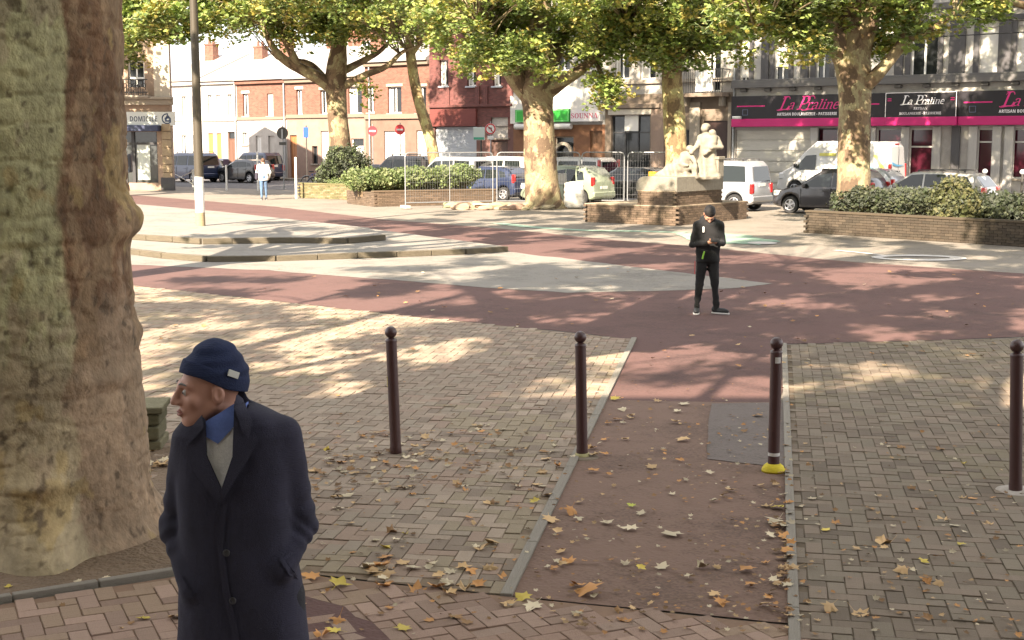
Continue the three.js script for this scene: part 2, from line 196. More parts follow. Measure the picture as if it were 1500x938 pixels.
{ // flush concrete edgings
  const edge = (label, a, b, w) => { const L = a.distanceTo(b), d = b.clone().sub(a).normalize(), ang = -Math.atan2(d.z, d.x), s = struct('edging', box(L, 0.012, w * 0.9).rotateY(ang).translate((a.x + b.x) / 2, 0, (a.z + b.z) / 2), mConc, label), n = Math.round(L / 0.98); for (let k = 0; k < n; k++) { const c = a.clone().lerp(b, (k + 0.5) / n); mesh('edging_stone', rbox(L / n - 0.006, 0.04, w, 0.006).rotateY(ang).translate(c.x, 0.004 + (hash3(k, 4, 4) - 0.5) * 0.004, c.z), mConc, s); } };
  edge('pale concrete edging on the left side of the brown strip', G(741, 876), G(929, 497), 0.068);
  edge('pale concrete edging on the right side of the brown strip', G(1166, 1000), G(1149, 505), 0.06);
}
{ // tree pit
  const a = pitA, b = pitB; struct('soil', sheet([a, b, G(330, 815), G(330, 660), G(-300, 640)], 0.0165), mSoil, 'bare brown soil of the tree pit round the great trunk');
  const L = a.distanceTo(b), d = b.clone().sub(a).normalize(), ang = -Math.atan2(d.z, d.x), s = struct('edging', box(L, 0.03, 0.04).rotateY(ang).translate((a.x + b.x) / 2, 0.003, (a.z + b.z) / 2), mConc, 'thin grey stone edging of the tree pit'); for (let k = 0; k < 4; k++) { const c = a.clone().lerp(b, (k + 0.5) / 4); mesh('edging_stone', rbox(L / 4 - 0.008, 0.055, 0.055, 0.008).rotateY(ang).translate(c.x, 0.014, c.z), mConc, s); }
}
// ------------------------------------------------------------------ trees
const barkTex = tex(1024, (u, v) => { // flaking plane bark: olive, tan and grey plates
  const w = 0.5 * tfbm(u, v, 8, 90, 3), a = tfbm((u + w * 0.06) % 1, v, 7, 31, 5), b = tfbm(u, v, 11, 57, 5), f = tfbm(u, v, 60, 12, 3); let c = [0.17, 0.115, 0.066];
  if (a > 0.52) c = [0.22, 0.17, 0.095]; if (b > 0.57) c = [0.27, 0.235, 0.13]; if (a < 0.40) c = [0.1, 0.064, 0.036]; const k = 0.7 + 0.6 * f; return c.map((q) => q * k);
});
const barkBump = tex(512, (u, v) => { const a = tfbm(u, v, 7, 31, 5), f = tfbm(u, v, 40, 12, 3), k = 0.5 + 0.5 * (a - 0.5) + 0.35 * (f - 0.5); return [k, k, k]; }, 1, false);
const mBark = (() => { const t = barkTex.clone(); t.repeat.set(0.5, 0.33); t.needsUpdate = true; const h = barkBump.clone(); h.repeat.set(0.5, 0.33); h.needsUpdate = true; return M(1, 1, 1, 0.9, { map: t, bumpMap: h, bumpScale: 0.03 }); })();
const mBarkPaleLit = (() => { const m = mBark.clone(); m.color = C(1.35, 1.4, 1.15); return m; })();  // paler copy of the bark, yellow green sunlight put into its colour
// plane leaf outline, five lobes, lightly folded
function leafGeo(size, curl, seed, detail = 1) {
  const r = RNG(seed), pts = [[0, -0.5], [0.12, -0.36], [0.42, -0.34], [0.30, -0.12], [0.52, 0.12], [0.24, 0.14], [0.20, 0.30], [0, 0.55], [-0.20, 0.30], [-0.24, 0.14], [-0.52, 0.12], [-0.30, -0.12], [-0.42, -0.34], [-0.12, -0.36]].map(([x, y]) => [x * (0.88 + 0.24 * r()), y * (0.9 + 0.2 * r())]);
  const pos = [], idx = [], q = (x, y) => { const z = curl * (0.55 * x * x + 0.3 * y * y) + curl * 0.5 * (noise3(x * 3 + seed, y * 3, seed) - 0.5); pos.push(x * size, z * size, y * size); };
  q(0, -0.05); pts.forEach(([x, y]) => q(x, y)); const n = pts.length; for (let i = 0; i < n; i++) idx.push(0, 1 + (i + 1) % n, 1 + i);
  if (detail) { const b = pos.length / 3; for (const [x, y] of [[-0.012, -0.46], [0.012, -0.46], [0.03, -0.86], [0.012, -0.87]]) q(x + 0.05 * curl * (y < -0.5 ? 1 : 0), y); idx.push(b, b + 1, b + 2, b, b + 2, b + 3); }
  const g = new THREE.BufferGeometry(); g.setAttribute('position', new THREE.Float32BufferAttribute(pos, 3)); g.setIndex(idx); g.computeVertexNormals(); g.setAttribute('uv', new THREE.Float32BufferAttribute(pos.length / 3 * 2, 2)); return g;
}
function spray(seed, n, leaf, spread) { const r = RNG(seed), l = []; for (let i = 0; i < n; i++) { const g = leafGeo(leaf * (0.75 + 0.5 * r()), 0.5, seed * 31 + i, 0); g.applyMatrix4(new THREE.Matrix4().makeRotationFromEuler(new THREE.Euler((r() - 0.5) * 1.9, r() * 6.28, (r() - 0.5) * 1.5))); const a = r() * 6.28, q = Math.sqrt(r()) * spread; g.translate(Math.cos(a) * q, (r() - 0.6) * spread * 0.9, Math.sin(a) * q); l.push(g); } return join(l); }
const sprays = [1, 2, 3].map((s) => spray(s + 10, 10, 0.17, 0.36));
const mLeaf = new THREE.MeshPhysicalMaterial({ color: 0xffffff, roughness: 0.7, transmission: 0.45, thickness: 0, side: THREE.DoubleSide });
const leafTones = [[0.16, 0.24, 0.035], [0.23, 0.3, 0.045], [0.3, 0.33, 0.055], [0.12, 0.18, 0.035], [0.38, 0.33, 0.06], [0.2, 0.27, 0.045]];
// crown: clumps of leaf sprays in ellipsoids [centre, radii, clump count]; twigs reach back to the limbs
function crown(parent, ells, limbs, seed, per = 17, sig = 0.5, scale = 1) {
  const r = RNG(seed), gs = () => (r() + r() + r() - 1.5) * 1.15, buckets = [[], [], []], twigs = [];
  for (const [c, rad, n] of ells) for (let i = 0; i < n; i++) {
    let x, y, z, d; do { x = r() * 2 - 1; y = r() * 2 - 1; z = r() * 2 - 1; d = x * x + y * y + z * z; } while (d > 1 || d < 0.12 * r());
    const p = V(c.x + x * rad[0], c.y + y * rad[1], c.z + z * rad[2]); if (noise3(p.x * 0.55 + seed, p.y * 0.6, p.z * 0.55) < 0.33) continue;
    let best = null, bd = 1e9; for (const q of limbs) { const e = q.distanceToSquared(p) + Math.max(0, q.y - p.y) * 1.5; if (e < bd) { bd = e; best = q; } }
    if (best && bd < 30) { const m = best.clone().lerp(p, 0.5).add(V(gs() * 0.25, 0.15 + gs() * 0.2, gs() * 0.25)); twigs.push(tube([best, m, p], [0.035, 0.022, 0.008], 4, 3)); }
    for (let k = 0; k < per; k++) { const s = sig * (0.7 + 0.5 * r()); buckets[Math.floor(r() * 3)].push([p.x + gs() * s, p.y + gs() * s * 0.75, p.z + gs() * s, r(), r(), r(), r()]); }
  }
  buckets.forEach((b, bi) => { if (!b.length) return; const im = shadow(new THREE.InstancedMesh(sprays[bi], mLeaf, b.length)); im.name = 'crown'; im.userData.kind = 'stuff'; const m = new THREE.Matrix4(), e = new THREE.Euler(), qn = new THREE.Quaternion(); b.forEach((q, i) => { e.set((q[3] - 0.5) * 0.9, q[4] * 6.28, (q[5] - 0.5) * 0.9); const sc = scale * (0.75 + 0.5 * q[6]); m.compose(V(q[0], q[1], q[2]), qn.setFromEuler(e), V(sc, sc, sc)); im.setMatrixAt(i, m); const t = leafTones[Math.floor(q[5] * 5.99)], k = 0.8 + 0.45 * q[6]; im.setColorAt(i, C(t[0] * k, t[1] * k, t[2] * k)); }); parent.add(im); });
  if (twigs.length) { const tw = mesh('twigs', join(twigs), mBark, parent); tw.userData.kind = 'stuff'; }
}
// a plane tree: trunk and limbs as lists of [px, py, depth offset, radius] at depth d, or in metres round the base when d is 0
function planeTree(o) {
  const base = o.base, t = thing(o.name || 'plane_tree', o.label, 'tree', base, 0, o.group), L = [], conv = ([a, b, c, r]) => [o.d ? P(a, b, o.d + c).sub(base) : V(a, b, c), r];
  const tp = o.trunk.map(conv); mesh('trunk', tube(tp.map((q) => q[0]), tp.map((q) => q[1]), 18, 8, 0.09, o.seed), o.pale ? mBarkPaleLit : mBark, t);
  for (const l of o.limbs) { const q = l.map(conv), g = tube(q.map((a) => a[0]), q.map((a) => a[1]), 9, 5, 0.12, o.seed + 3); mesh('limb', g, o.pale ? mBarkPaleLit : mBark, t); const cv = new THREE.CatmullRomCurve3(q.map((a) => a[0])); for (let i = 2; i <= 10; i++) L.push(cv.getPoint(i / 10)); }
  crown(t, o.ells.map(([c, r, n]) => [o.d ? P(c[0], c[1], o.d + c[2]).sub(base) : V(...c), r, n]), L, o.seed, o.per, o.sig, o.scale); return t;
}
function autoTree(base, h, rad, seed, label, o = {}) { // trunk to 4.5 m, limbs that spread and fork upward
  const r = RNG(seed), H0 = o.fork || 4.6, limbs = [], R = o.r || 0.42; for (let i = 0; i < 7; i++) { const a = i / 7 * 6.28 + r() * 0.6, q = rad * (0.55 + 0.3 * r()); limbs.push([[0, H0 - 0.3 - r() * 0.8, 0, R * 0.5], [Math.cos(a) * q * 0.4, H0 + 1.2 + r(), Math.sin(a) * q * 0.4, R * 0.36], [Math.cos(a) * q * 0.8, H0 + 2.8 + r() * 2, Math.sin(a) * q * 0.8, R * 0.22], [Math.cos(a + 0.2) * q, Math.min(h - 1, H0 + 5 + r() * 3), Math.sin(a + 0.2) * q, R * 0.1]]); }
  limbs.push([[0, H0 - 0.4, 0, R * 0.6], [0.3, H0 + 2.5, 0.2, R * 0.45], [0.1, h * 0.72, -0.2, R * 0.25], [0.2, h - 1.5, 0, R * 0.1]]);
  const cb = o.bottom || H0 + 0.6; return planeTree({ base, d: 0, seed, label, group: o.group, trunk: [[0, -0.1, 0, R * 1.5], [0, 0.5, 0, R * 1.08], [0.05, 2.2, 0.03, R], [0, H0, 0, R * 0.95], [0.1, H0 + 0.9, 0, R * 0.6]], limbs, ells: [[[0, (h + cb) / 2, 0], [rad, (h - cb) / 2, rad], o.n || 330], ...(o.extra || [])], per: o.per || 17, sig: o.sig || 0.48, scale: 1.1 });
}
// ---- the great trunk beside the tree pit
{
  const d = 8.3, c = P(32, 208, d).setY(0), t = thing('plane_tree', 'huge plane tree trunk with olive and brown flaking bark in the tree pit', 'tree', c);
  const NA = 260, NH = 420, H = 6.2, pos = [], col = [], uv = [], idx = [];
  const R0 = [[-0.1, 0.93], [0, 0.88], [0.12, 0.8], [0.3, 0.755], [0.55, 0.70], [0.9, 0.668], [1.25, 0.648], [1.6, 0.63], [2.4, 0.615], [3.4, 0.62], [4.6, 0.63], [6.2, 0.66]];
  const rad = (h) => { for (let i = 0; i < R0.length - 1; i++) if (h <= R0[i + 1][0]) return lerp(R0[i][1], R0[i + 1][1], (h - R0[i][0]) / (R0[i + 1][0] - R0[i][0])); return 0.66; };
  const lump = (a, h, a0, h0, w, e, s) => { let q = Math.abs(a - a0); q = Math.min(q, Math.PI * 2 - q); return s * Math.exp(-((q / w) ** 2) - ((h - h0) / e) ** 2); };
  for (let j = 0; j <= NH; j++) for (let i = 0; i <= NA; i++) {
    const h = -0.1 + (H + 0.1) * j / NH, a = i / NA * Math.PI * 2, ca = Math.cos(a), sa = Math.sin(a);   // a = 0 faces right, PI/2 faces the camera
    const root = sstep(0.75, 0, h); let r = rad(h);
    r += root * 0.19 * (Math.pow(Math.max(0, Math.cos(3.5 * (a + 0.35 + 0.25 * Math.sin(a)))), 2) - 0.35) + root * 0.09 * (fbm3(ca * 3 + 8, sa * 3, h * 3) - 0.5);
    r += 0.035 * (fbm3(ca * 1.6 + 5, sa * 1.6, h * 1.1, 3) - 0.5) + 0.016 * (fbm3(ca * 3 + 2, sa * 3, h * 7, 3) - 0.5);
    const wr = fbm3(ca * 1.5 + 30, sa * 1.5, h * 5.6, 4); r -= 0.017 * Math.pow(Math.max(0, 1 - Math.abs(wr - 0.5) * 14), 2);   // cross creases
    r += lump(a, h, 6.05, 2.02, 0.4, 0.10, 0.085) + lump(a, h, 0.0, 1.93, 0.6, 0.05, 0.03) + lump(a, h, 0.5, 1.05, 0.35, 0.05, 0.035) + lump(a, h, 6.1, 1.28, 0.3, 0.07, 0.035) + lump(a, h, 1.1, 1.35, 0.4, 0.04, 0.02) - lump(a, h, 1.15, 0.32, 0.22, 0.12, 0.07) + lump(a, h, 1.2, 0.47, 0.25, 0.05, 0.04);
    for (const [a0, h0] of [[1.2, 2.85], [1.25, 1.86], [1.75, 1.88], [1.35, 2.2], [1.5, 2.6], [2.0, 2.1], [1.6, 1.4]]) { r -= lump(a, h, a0, h0, 0.05, 0.02, 0.022); r += lump(a, h, a0, h0 + 0.045, 0.12, 0.02, 0.012); }
    const pl = fbm3(ca * 4.2 + 17, sa * 4.2, h * 3.4, 5), ps = sstep(0.5, 0.512, pl) + sstep(0.58, 0.59, pl) * 0.8 - sstep(0.42, 0.43, 1 - pl) * 0.3; r += 0.0042 * ps; pos.push(ca * r, h, sa * r); uv.push(a * 0.62, h);
    // bark plates: olive green where the old bark has come off, brown where it stays
    const n1 = fbm3(ca * 2.6 + 4, sa * 2.6, h * 1.6, 5) - 0.5, n2 = fbm3(ca * 5 + 1, sa * 5 + 9, h * 4, 5), n3 = fbm3(ca * 16, sa * 16, h * 13, 4), n4 = fbm3(ca * 30 + 8, sa * 30, h * 22, 3);
    const edge = sstep(-0.03, 0.03, ca - 0.64 + n1 * 0.42 + 0.25 * sstep(1.3, 0.9, h) * (n2 - 0.35) * 3);
    let olive = [0.39, 0.365, 0.195], brown = [0.145, 0.08, 0.04], tan = [0.23, 0.15, 0.083];
    const bt = sstep(0.5, 0.56, n2 + 0.22 * sstep(1.7, 0.9, h)); const br = brown.map((q, k) => lerp(q, tan[k], bt)); const ol = olive.map((q, k) => lerp(q, [0.36, 0.31, 0.185][k], sstep(0.55, 0.6, n2)));
    let cc = ol.map((q, k) => lerp(q, br[k], edge)); const low = sstep(1.5, 1.1, h + 1.6 * (n2 - 0.5)); cc = cc.map((q, k) => lerp(q, [0.3, 0.215, 0.14][k], low * 0.7));
    const ochre = sstep(0.66, 0.7, fbm3(ca * 4 + 60, sa * 4, h * 3.2, 4)); cc = cc.map((q, k) => lerp(q, [0.34, 0.245, 0.1][k], ochre * 0.6)); const dark = sstep(0.66, 0.72, n3); cc = cc.map((q, k) => lerp(q, [0.07, 0.045, 0.025][k], dark * 0.7));
    cc = cc.map((q, k) => q * lerp(0.84, 1.12, clamp(ps / 1.8, 0, 1))); const m = (0.62 + 0.76 * n4) * (0.8 + 0.4 * fbm3(ca * 9, sa * 9, h * 30, 3)); col.push(cc[0] * m, cc[1] * m, cc[2] * m);
  }
  for (let j = 0; j < NH; j++) for (let i = 0; i < NA; i++) { const q = j * (NA + 1) + i, b = q + NA + 1; idx.push(q, b, q + 1, q + 1, b, b + 1); }
  const g = new THREE.BufferGeometry(); g.setAttribute('position', new THREE.Float32BufferAttribute(pos, 3)); g.setAttribute('color', new THREE.Float32BufferAttribute(col, 3)); g.setAttribute('uv', new THREE.Float32BufferAttribute(uv, 2)); g.setIndex(idx); g.computeVertexNormals();
  const hb = barkBump.clone(); hb.repeat.set(1.6, 1.2); hb.needsUpdate = true; mesh('trunk', g, M(1, 1, 1, 0.88, { vertexColors: true, bumpMap: hb, bumpScale: 0.018 }), t);
  const limbs = [[[0, 5.2, 0, 0.42], [1.2, 6.8, 0.6, 0.3], [3, 8.6, 0.6, 0.2], [4.6, 10, 0.2, 0.1]], [[0, 5.4, 0, 0.42], [-1.4, 7, -0.6, 0.3], [-3, 9, -1, 0.2], [-4.5, 10.5, -1, 0.1]], [[0, 5.4, 0, 0.4], [0.3, 7.4, -1.3, 0.3], [0.6, 9, -3, 0.2], [0.8, 10.2, -4.8, 0.1]], [[0, 5.4, 0, 0.4], [-0.3, 7.4, 1.3, 0.3], [0, 9.4, 3, 0.2], [0.4, 11, 4.4, 0.1]], [[0, 5.8, 0, 0.5], [0.2, 8.6, 0, 0.36], [0, 11.5, 0.3, 0.22], [0, 14, 0, 0.1]]], L = [];
  for (const l of limbs) { const p = l.map((q) => V(q[0], q[1], q[2])); mesh('limb', tube(p, l.map((q) => q[3]), 9, 5, 0.1, 3), mBark, t); const cv = new THREE.CatmullRomCurve3(p); for (let i = 2; i <= 10; i++) L.push(cv.getPoint(i / 10)); }
  crown(t, [[V(0.8, 12.6, 0), [7.6, 6.4, 7.0], 190]], L, 401, 16, 0.27, 1.25);
}
// ---- trees seen across the square
const GT = 'plane trees across the square';
planeTree({ base: G(507, 285), d: 62.8, seed: 11, group: GT, label: 'broad dark plane tree above the round bush', trunk: [[507, 292, 0, 0.66], [504, 265, 0, 0.54], [498, 210, 0, 0.49], [493, 150, 0, 0.48], [492, 112, 0, 0.52], [496, 70, 0, 0.38], [499, 20, 0, 0.3], [500, -60, 0, 0.18]],
  limbs: [[[490, 130, 0, 0.34], [462, 112, -0.3, 0.3], [435, 98, -0.6, 0.25], [412, 84, -0.8, 0.2], [395, 62, -1, 0.15], [384, 35, -1, 0.09]], [[436, 99, -0.6, 0.22], [426, 76, -0.8, 0.18], [414, 52, -0.8, 0.14], [402, 15, -0.8, 0.07]], [[480, 122, 0.4, 0.2], [455, 95, 0.8, 0.16], [430, 88, 1.2, 0.1], [405, 86, 1.4, 0.05]], [[500, 128, 0, 0.2], [530, 112, -0.4, 0.16], [566, 97, -0.8, 0.13], [590, 76, -1, 0.09], [615, 66, -1, 0.04]], [[500, 105, 0.3, 0.2], [530, 90, 0.5, 0.16], [560, 72, 0.7, 0.1], [585, 40, 0.8, 0.06]], [[496, 70, 0, 0.22], [470, 40, 0.6, 0.16], [445, 5, 1, 0.1]]],
  ells: [[[495, -62, 0], [5.4, 3.4, 5.0], 130], [[405, 22, -0.8], [2.0, 1.3, 2.0], 22], [[460, 25, -0.8], [1.8, 1.2, 1.6], 20], [[585, 38, -0.6], [2.0, 1.5, 2.0], 24], [[545, 122, -1.2], [0.75, 0.9, 0.7], 7], [[335, 0, 0], [2.6, 1.7, 2], 34], [[385, 15, 0.6], [2, 1.3, 1.6], 22], [[480, -200, 0], [4.6, 3.4, 4.4], 70], [[440, 12, 0.5], [3.2, 1.2, 2.4], 40], [[520, -300, 0], [6, 3.5, 5], 190], [[495, -40, -5.5], [5.2, 2.0, 2.4], 80], [[540, 8, 0.5], [3, 1.3, 2.4], 34]], per: 15, sig: 0.52, scale: 0.95 });
planeTree({ base: G(641, 284), d: 63.6, seed: 23, group: GT, pale: true, label: 'slender leaning tree with pale dappled bark painted as sunlit in the hedge', trunk: [[641, 290, 0, 0.34], [638, 250, 0, 0.29], [629, 200, 0, 0.27], [614, 150, 0, 0.26], [604, 100, 0, 0.24], [600, 55, 0, 0.22], [603, 0, 0, 0.16], [606, -90, 0, 0.1]],
  limbs: [[[602, 80, 0, 0.14], [625, 50, 0, 0.1], [650, 20, 0, 0.06]], [[601, 60, 0, 0.13], [580, 30, 0.3, 0.1], [560, -5, 0.3, 0.05]], [[603, 10, 0, 0.13], [630, -30, 0.3, 0.1], [650, -80, 0.3, 0.05]]], ells: [[[606, -40, 0], [2.8, 2.6, 2.8], 50], [[640, 28, 0.4], [1.5, 1.2, 1.4], 15]], per: 14, sig: 0.42, scale: 0.95 });
planeTree({ base: G(797, 304), d: 50.4, seed: 37, group: GT, label: 'thick plane tree with sun dapples on its trunk behind the wire fence', trunk: [[799, 312, 0, 0.95], [796, 296, 0, 0.72], [793, 265, 0, 0.62], [790, 205, 0, 0.58], [788, 160, 0, 0.58], [784, 132, 0, 0.72], [788, 100, 0, 0.55], [792, 40, 0, 0.42], [795, -60, 0, 0.26]],
  limbs: [[[782, 145, 0, 0.42], [758, 118, -0.2, 0.37], [740, 92, -0.4, 0.3], [722, 68, -0.4, 0.22], [700, 35, -0.4, 0.12]], [[790, 140, 0, 0.36], [822, 120, -0.3, 0.26], [850, 102, -0.4, 0.2], [885, 70, -0.4, 0.14], [915, 30, -0.4, 0.08]], [[870, 84, 0.1, 0.1], [886, 120, -0.1, 0.08], [892, 140, -0.2, 0.03]], [[776, 130, 0.4, 0.3], [760, 90, 0.8, 0.24], [748, 40, 1.2, 0.16]], [[795, 110, 0.4, 0.3], [820, 70, 0.8, 0.22], [835, 20, 1.2, 0.14]]],
  ells: [[[780, -40, 0], [4.6, 3.1, 4.4], 110], [[690, 38, -0.5], [1.7, 1.7, 1.8], 26], [[850, 60, -0.6], [1.7, 1.4, 1.7], 24], [[895, 125, -0.5], [0.8, 0.6, 0.8], 7], [[800, 70, -2.2], [1.4, 0.9, 0.8], 12], [[735, 75, -1.4], [1.1, 0.8, 1], 10], [[800, -300, 0], [6.2, 4.4, 5.6], 240], [[690, 10, 1], [2.6, 1.3, 2], 34], [[640, -420, 2], [5, 3.5, 4.5], 190], [[770, -60, -5], [4.6, 1.8, 2.2], 50], [[800, 30, 0.5], [3, 1.2, 2.4], 36]], per: 15, sig: 0.5, scale: 0.92 });
planeTree({ base: G(994, 304), d: 50.4, seed: 41, group: GT, pale: true, label: 'young plane tree with straight pale trunk, yellow sunlight painted in, behind the statue', trunk: [[994, 308, 0, 0.5], [992, 250, 0, 0.43], [988, 180, 0, 0.41], [984, 120, 0, 0.39], [986, 70, 0, 0.34], [990, 0, 0, 0.25], [994, -110, 0, 0.14]],
  limbs: [[[985, 100, 0, 0.18], [1010, 70, -0.2, 0.13], [1045, 45, -0.4, 0.08], [1080, 30, -0.4, 0.04]], [[985, 90, 0, 0.18], [955, 60, -0.2, 0.13], [920, 40, -0.4, 0.08]], [[988, 40, 0, 0.18], [1010, 0, 0.4, 0.12], [1035, -50, 0.5, 0.06]]], ells: [[[990, -25, 0], [3.2, 2.9, 3.2], 90], [[985, 62, -0.6], [1.5, 1.1, 1.2], 22], [[1060, 55, -0.5], [1.6, 0.9, 1.3], 18], [[920, 45, -0.5], [1.4, 0.9, 1.2], 15], [[1090, -320, 0], [6.8, 4.8, 5.8], 290], [[930, 20, 0.5], [2, 1.1, 1.8], 26], [[985, -60, -4.5], [4, 1.7, 2.2], 48], [[1060, 15, 0.5], [2.2, 1.0, 1.8], 24]], per: 15, sig: 0.5, scale: 0.92 });
planeTree({ base: P(1250, 302, 37.4).setY(0), d: 37.4, seed: 53, group: GT, label: 'stout plane tree rising from the long dark brick planter', trunk: [[1250, 318, 0, 0.56], [1250, 280, 0, 0.48], [1251, 230, 0, 0.45], [1252, 170, 0, 0.43], [1252, 125, 0, 0.46], [1248, 80, 0, 0.52], [1245, 40, 0, 0.4], [1240, -40, 0, 0.3]],
  limbs: [[[1240, 90, 0, 0.36], [1222, 55, -0.2, 0.32], [1205, 20, -0.3, 0.28], [1185, -30, -0.3, 0.2]], [[1255, 85, 0, 0.34], [1268, 45, -0.2, 0.3], [1280, 5, -0.3, 0.25], [1290, -50, -0.3, 0.18]], [[1256, 138, 0, 0.22], [1282, 112, -0.4, 0.2], [1302, 90, -0.6, 0.17], [1330, 58, -0.7, 0.14], [1360, 44, -0.7, 0.1], [1398, 22, -0.7, 0.05]], [[1310, 82, -0.6, 0.15], [1328, 48, -0.8, 0.12], [1345, 12, -0.8, 0.08]], [[1212, 40, -0.2, 0.12], [1180, 26, -0.4, 0.09], [1140, 30, -0.5, 0.05], [1105, 38, -0.5, 0.03]]],
  ells: [[[1235, -90, 0], [4.2, 2.4, 4.0], 110], [[1155, 22, -0.3], [1.5, 0.8, 1.3], 24], [[1190, 70, -0.6], [0.8, 0.5, 0.7], 7], [[1300, 30, 0.4], [1.0, 0.9, 0.9], 14], [[1345, 20, -0.6], [0.9, 0.7, 0.8], 9], [[1260, -420, 0], [6.2, 4.2, 6], 150], [[1210, 8, 0.6], [1.6, 0.6, 1.4], 18], [[1245, -120, -5], [4.4, 1.8, 2.4], 60], [[1090, 5, 0], [1.2, 0.7, 1.2], 10]], per: 14, sig: 0.42, scale: 0.85 });
autoTree(V(-19.2, 0, -60), 15, 5.4, 61, 'leafy plane tree behind the great trunk, before the corner shop', { n: 190, per: 15, bottom: 5.9, group: GT, extra: [[[2.6, 7.0, 3.5], [2.2, 1.5, 1.6], 34], [[5.2, 8.0, 2], [2.6, 1.3, 2], 30], [[7.5, 8.7, 2], [2, 0.9, 1.6], 20], [[3.8, 7.6, 5], [2.4, 1.2, 1.4], 30]] });
planeTree({ base: V(19.6, 0, -44), d: 0, seed: 67, group: GT, label: 'plane tree whose leafy branch reaches over the shop sign', trunk: [[0, -0.1, 0, 0.6], [0, 0.5, 0, 0.45], [0, 3, 0, 0.42], [0, 5, 0, 0.42], [0, 6, 0, 0.3]], limbs: [[[0, 4.9, 0, 0.25], [-1.6, 6.2, 0, 0.2], [-2.7, 6.75, 0, 0.15], [-4.0, 7.1, 0, 0.06]], [[0, 5, 0, 0.3], [1.5, 8, 1, 0.2], [3, 10.5, 1.5, 0.1]], [[0, 5.5, 0, 0.3], [-1, 9, -1, 0.2], [-1.5, 12, -1.5, 0.1]], [[0, 5.5, 0, 0.3], [0, 8, 2, 0.2], [0.2, 10.5, 3.4, 0.1]]], ells: [[[-1, 13.2, -1], [6.2, 4.6, 5.6], 210], [[-4.2, 6.95, 0], [1.0, 0.5, 0.8], 9], [[-5.5, 17.8, -2], [5.6, 4, 5], 190], [[1, 17, 0], [3.6, 2.6, 3.6], 60]], per: 15, sig: 0.42 });
// ---- trees of the same square beside and behind the viewer, known by their shade
const GS = 'plane trees beside the viewer';
autoTree(V(-9.6, 0, -2.6), 18.5, 6.4, 71, 'plane tree standing left of the great trunk', { n: 150, per: 16, sig: 0.27, group: GS });
autoTree(V(-0.8, 0, 2.8), 17, 6.4, 73, 'plane tree just behind the viewer', { n: 165, per: 16, sig: 0.27, bottom: 6.0, group: GS });
autoTree(V(-8.6, 0, -22), 20, 6.6, 79, 'plane tree left of the kerbed platforms', { bottom: 6.8, n: 165, per: 16, sig: 0.27, group: GS });
autoTree(V(6.6, 0, 0.4), 17, 6, 75, 'plane tree beside the viewer, right of the brown strip', { n: 150, per: 16, sig: 0.27, bottom: 6.4, group: GS });
autoTree(V(9.8, 0, -16), 18.5, 6.2, 83, 'plane tree right of the square, before the long planter', { n: 165, per: 16, sig: 0.27, bottom: 6.2, group: GS });
autoTree(V(25.5, 0, -47), 19, 6, 89, 'tall plane tree in front of the shop windows', { n: 230, per: 15, bottom: 7, group: GS });
autoTree(V(18.5, 0, -34), 18, 5.2, 97, 'plane tree at the right end of the long planter', { n: 190, per: 14, bottom: 7.4, group: GS });

// ------------------------------------------------------------------ planters, hedges, low walls
const mMortar = mottled(0.07, 0.054, 0.038, 0.95, 1.2);
const wallBrick = rbox(0.216, 0.063, 0.1, 0.005);
function brickFace(parent, tones, L, H, seed) { // bricks of one straight face in the plane z = 0, facing +z, x from 0 to L
  const r = RNG(seed), list = []; const rows = Math.max(1, Math.round(H / 0.07)); for (let j = 0; j < rows; j++) for (let x = (j % 2) * 0.112 - 0.11; x < L; x += 0.224) { if (x < -0.01 || x + 0.2 > L + 0.11) continue; list.push([x + 0.106, (j + 0.5) * H / rows]); }
  const im = shadow(new THREE.InstancedMesh(wallBrick, M(1, 1, 1, 0.92, { bumpMap: bumpFine, bumpScale: 0.004 }), list.length)); im.name = 'brick_courses'; im.userData.kind = 'stuff'; const m = new THREE.Matrix4();
  list.forEach(([x, y], i) => { m.makeTranslation(x, y, -0.045 + r() * 0.006); im.setMatrixAt(i, m); const t = tones[Math.floor(r() * tones.length)], k = 0.8 + 0.4 * r(); im.setColorAt(i, C(t[0] * k, t[1] * k, t[2] * k)); }); parent.add(im); return im;
}
const bricksDark = [[0.05, 0.037, 0.024], [0.056, 0.042, 0.027], [0.044, 0.034, 0.022], [0.062, 0.047, 0.031]], bricksTan = [[0.11, 0.076, 0.05], [0.1, 0.07, 0.046], [0.12, 0.084, 0.056], [0.094, 0.066, 0.042]];
// a box of brick walls from corner a to b (front), depth back, with coping
function planterBox(t, a, b, depth, H, tones, seed, cope = true) {
  const L = a.distanceTo(b), d = b.clone().sub(a).normalize(), g = sub('wall', t); g.position.copy(a.clone().sub(t.position)); g.rotation.y = -Math.atan2(d.z, d.x);
  mesh('core', join([box(L - 0.02, H - 0.01, 0.2, L / 2, H / 2, -0.13), box(0.2, H - 0.01, depth, 0.13, H / 2, -depth / 2 - 0.02), box(0.2, H - 0.01, depth, L - 0.13, H / 2, -depth / 2 - 0.02), box(L - 0.02, H - 0.01, 0.2, L / 2, H / 2, -depth + 0.1)]), mMortar, g);
  brickFace(g, tones, L, H, seed); const s1 = brickFace(g, tones, depth, H, seed + 1); s1.rotation.y = Math.PI / 2; s1.position.set(L, 0, 0); const s2 = brickFace(g, tones, depth, H, seed + 2); s2.rotation.y = -Math.PI / 2; s2.position.set(0, 0, -depth);
  if (cope) mesh('coping', rbox(L + 0.06, 0.06, 0.3, 0.015, L / 2, H + 0.03, -0.12), mottled(tones[1][0] * 1.15, tones[1][1] * 1.15, tones[1][2] * 1.1, 0.9, 0.8), g);
  mesh('soil', box(L - 0.3, 0.04, depth - 0.3, L / 2, H - 0.12, -depth / 2), mSoil, g); return { g, L };
}
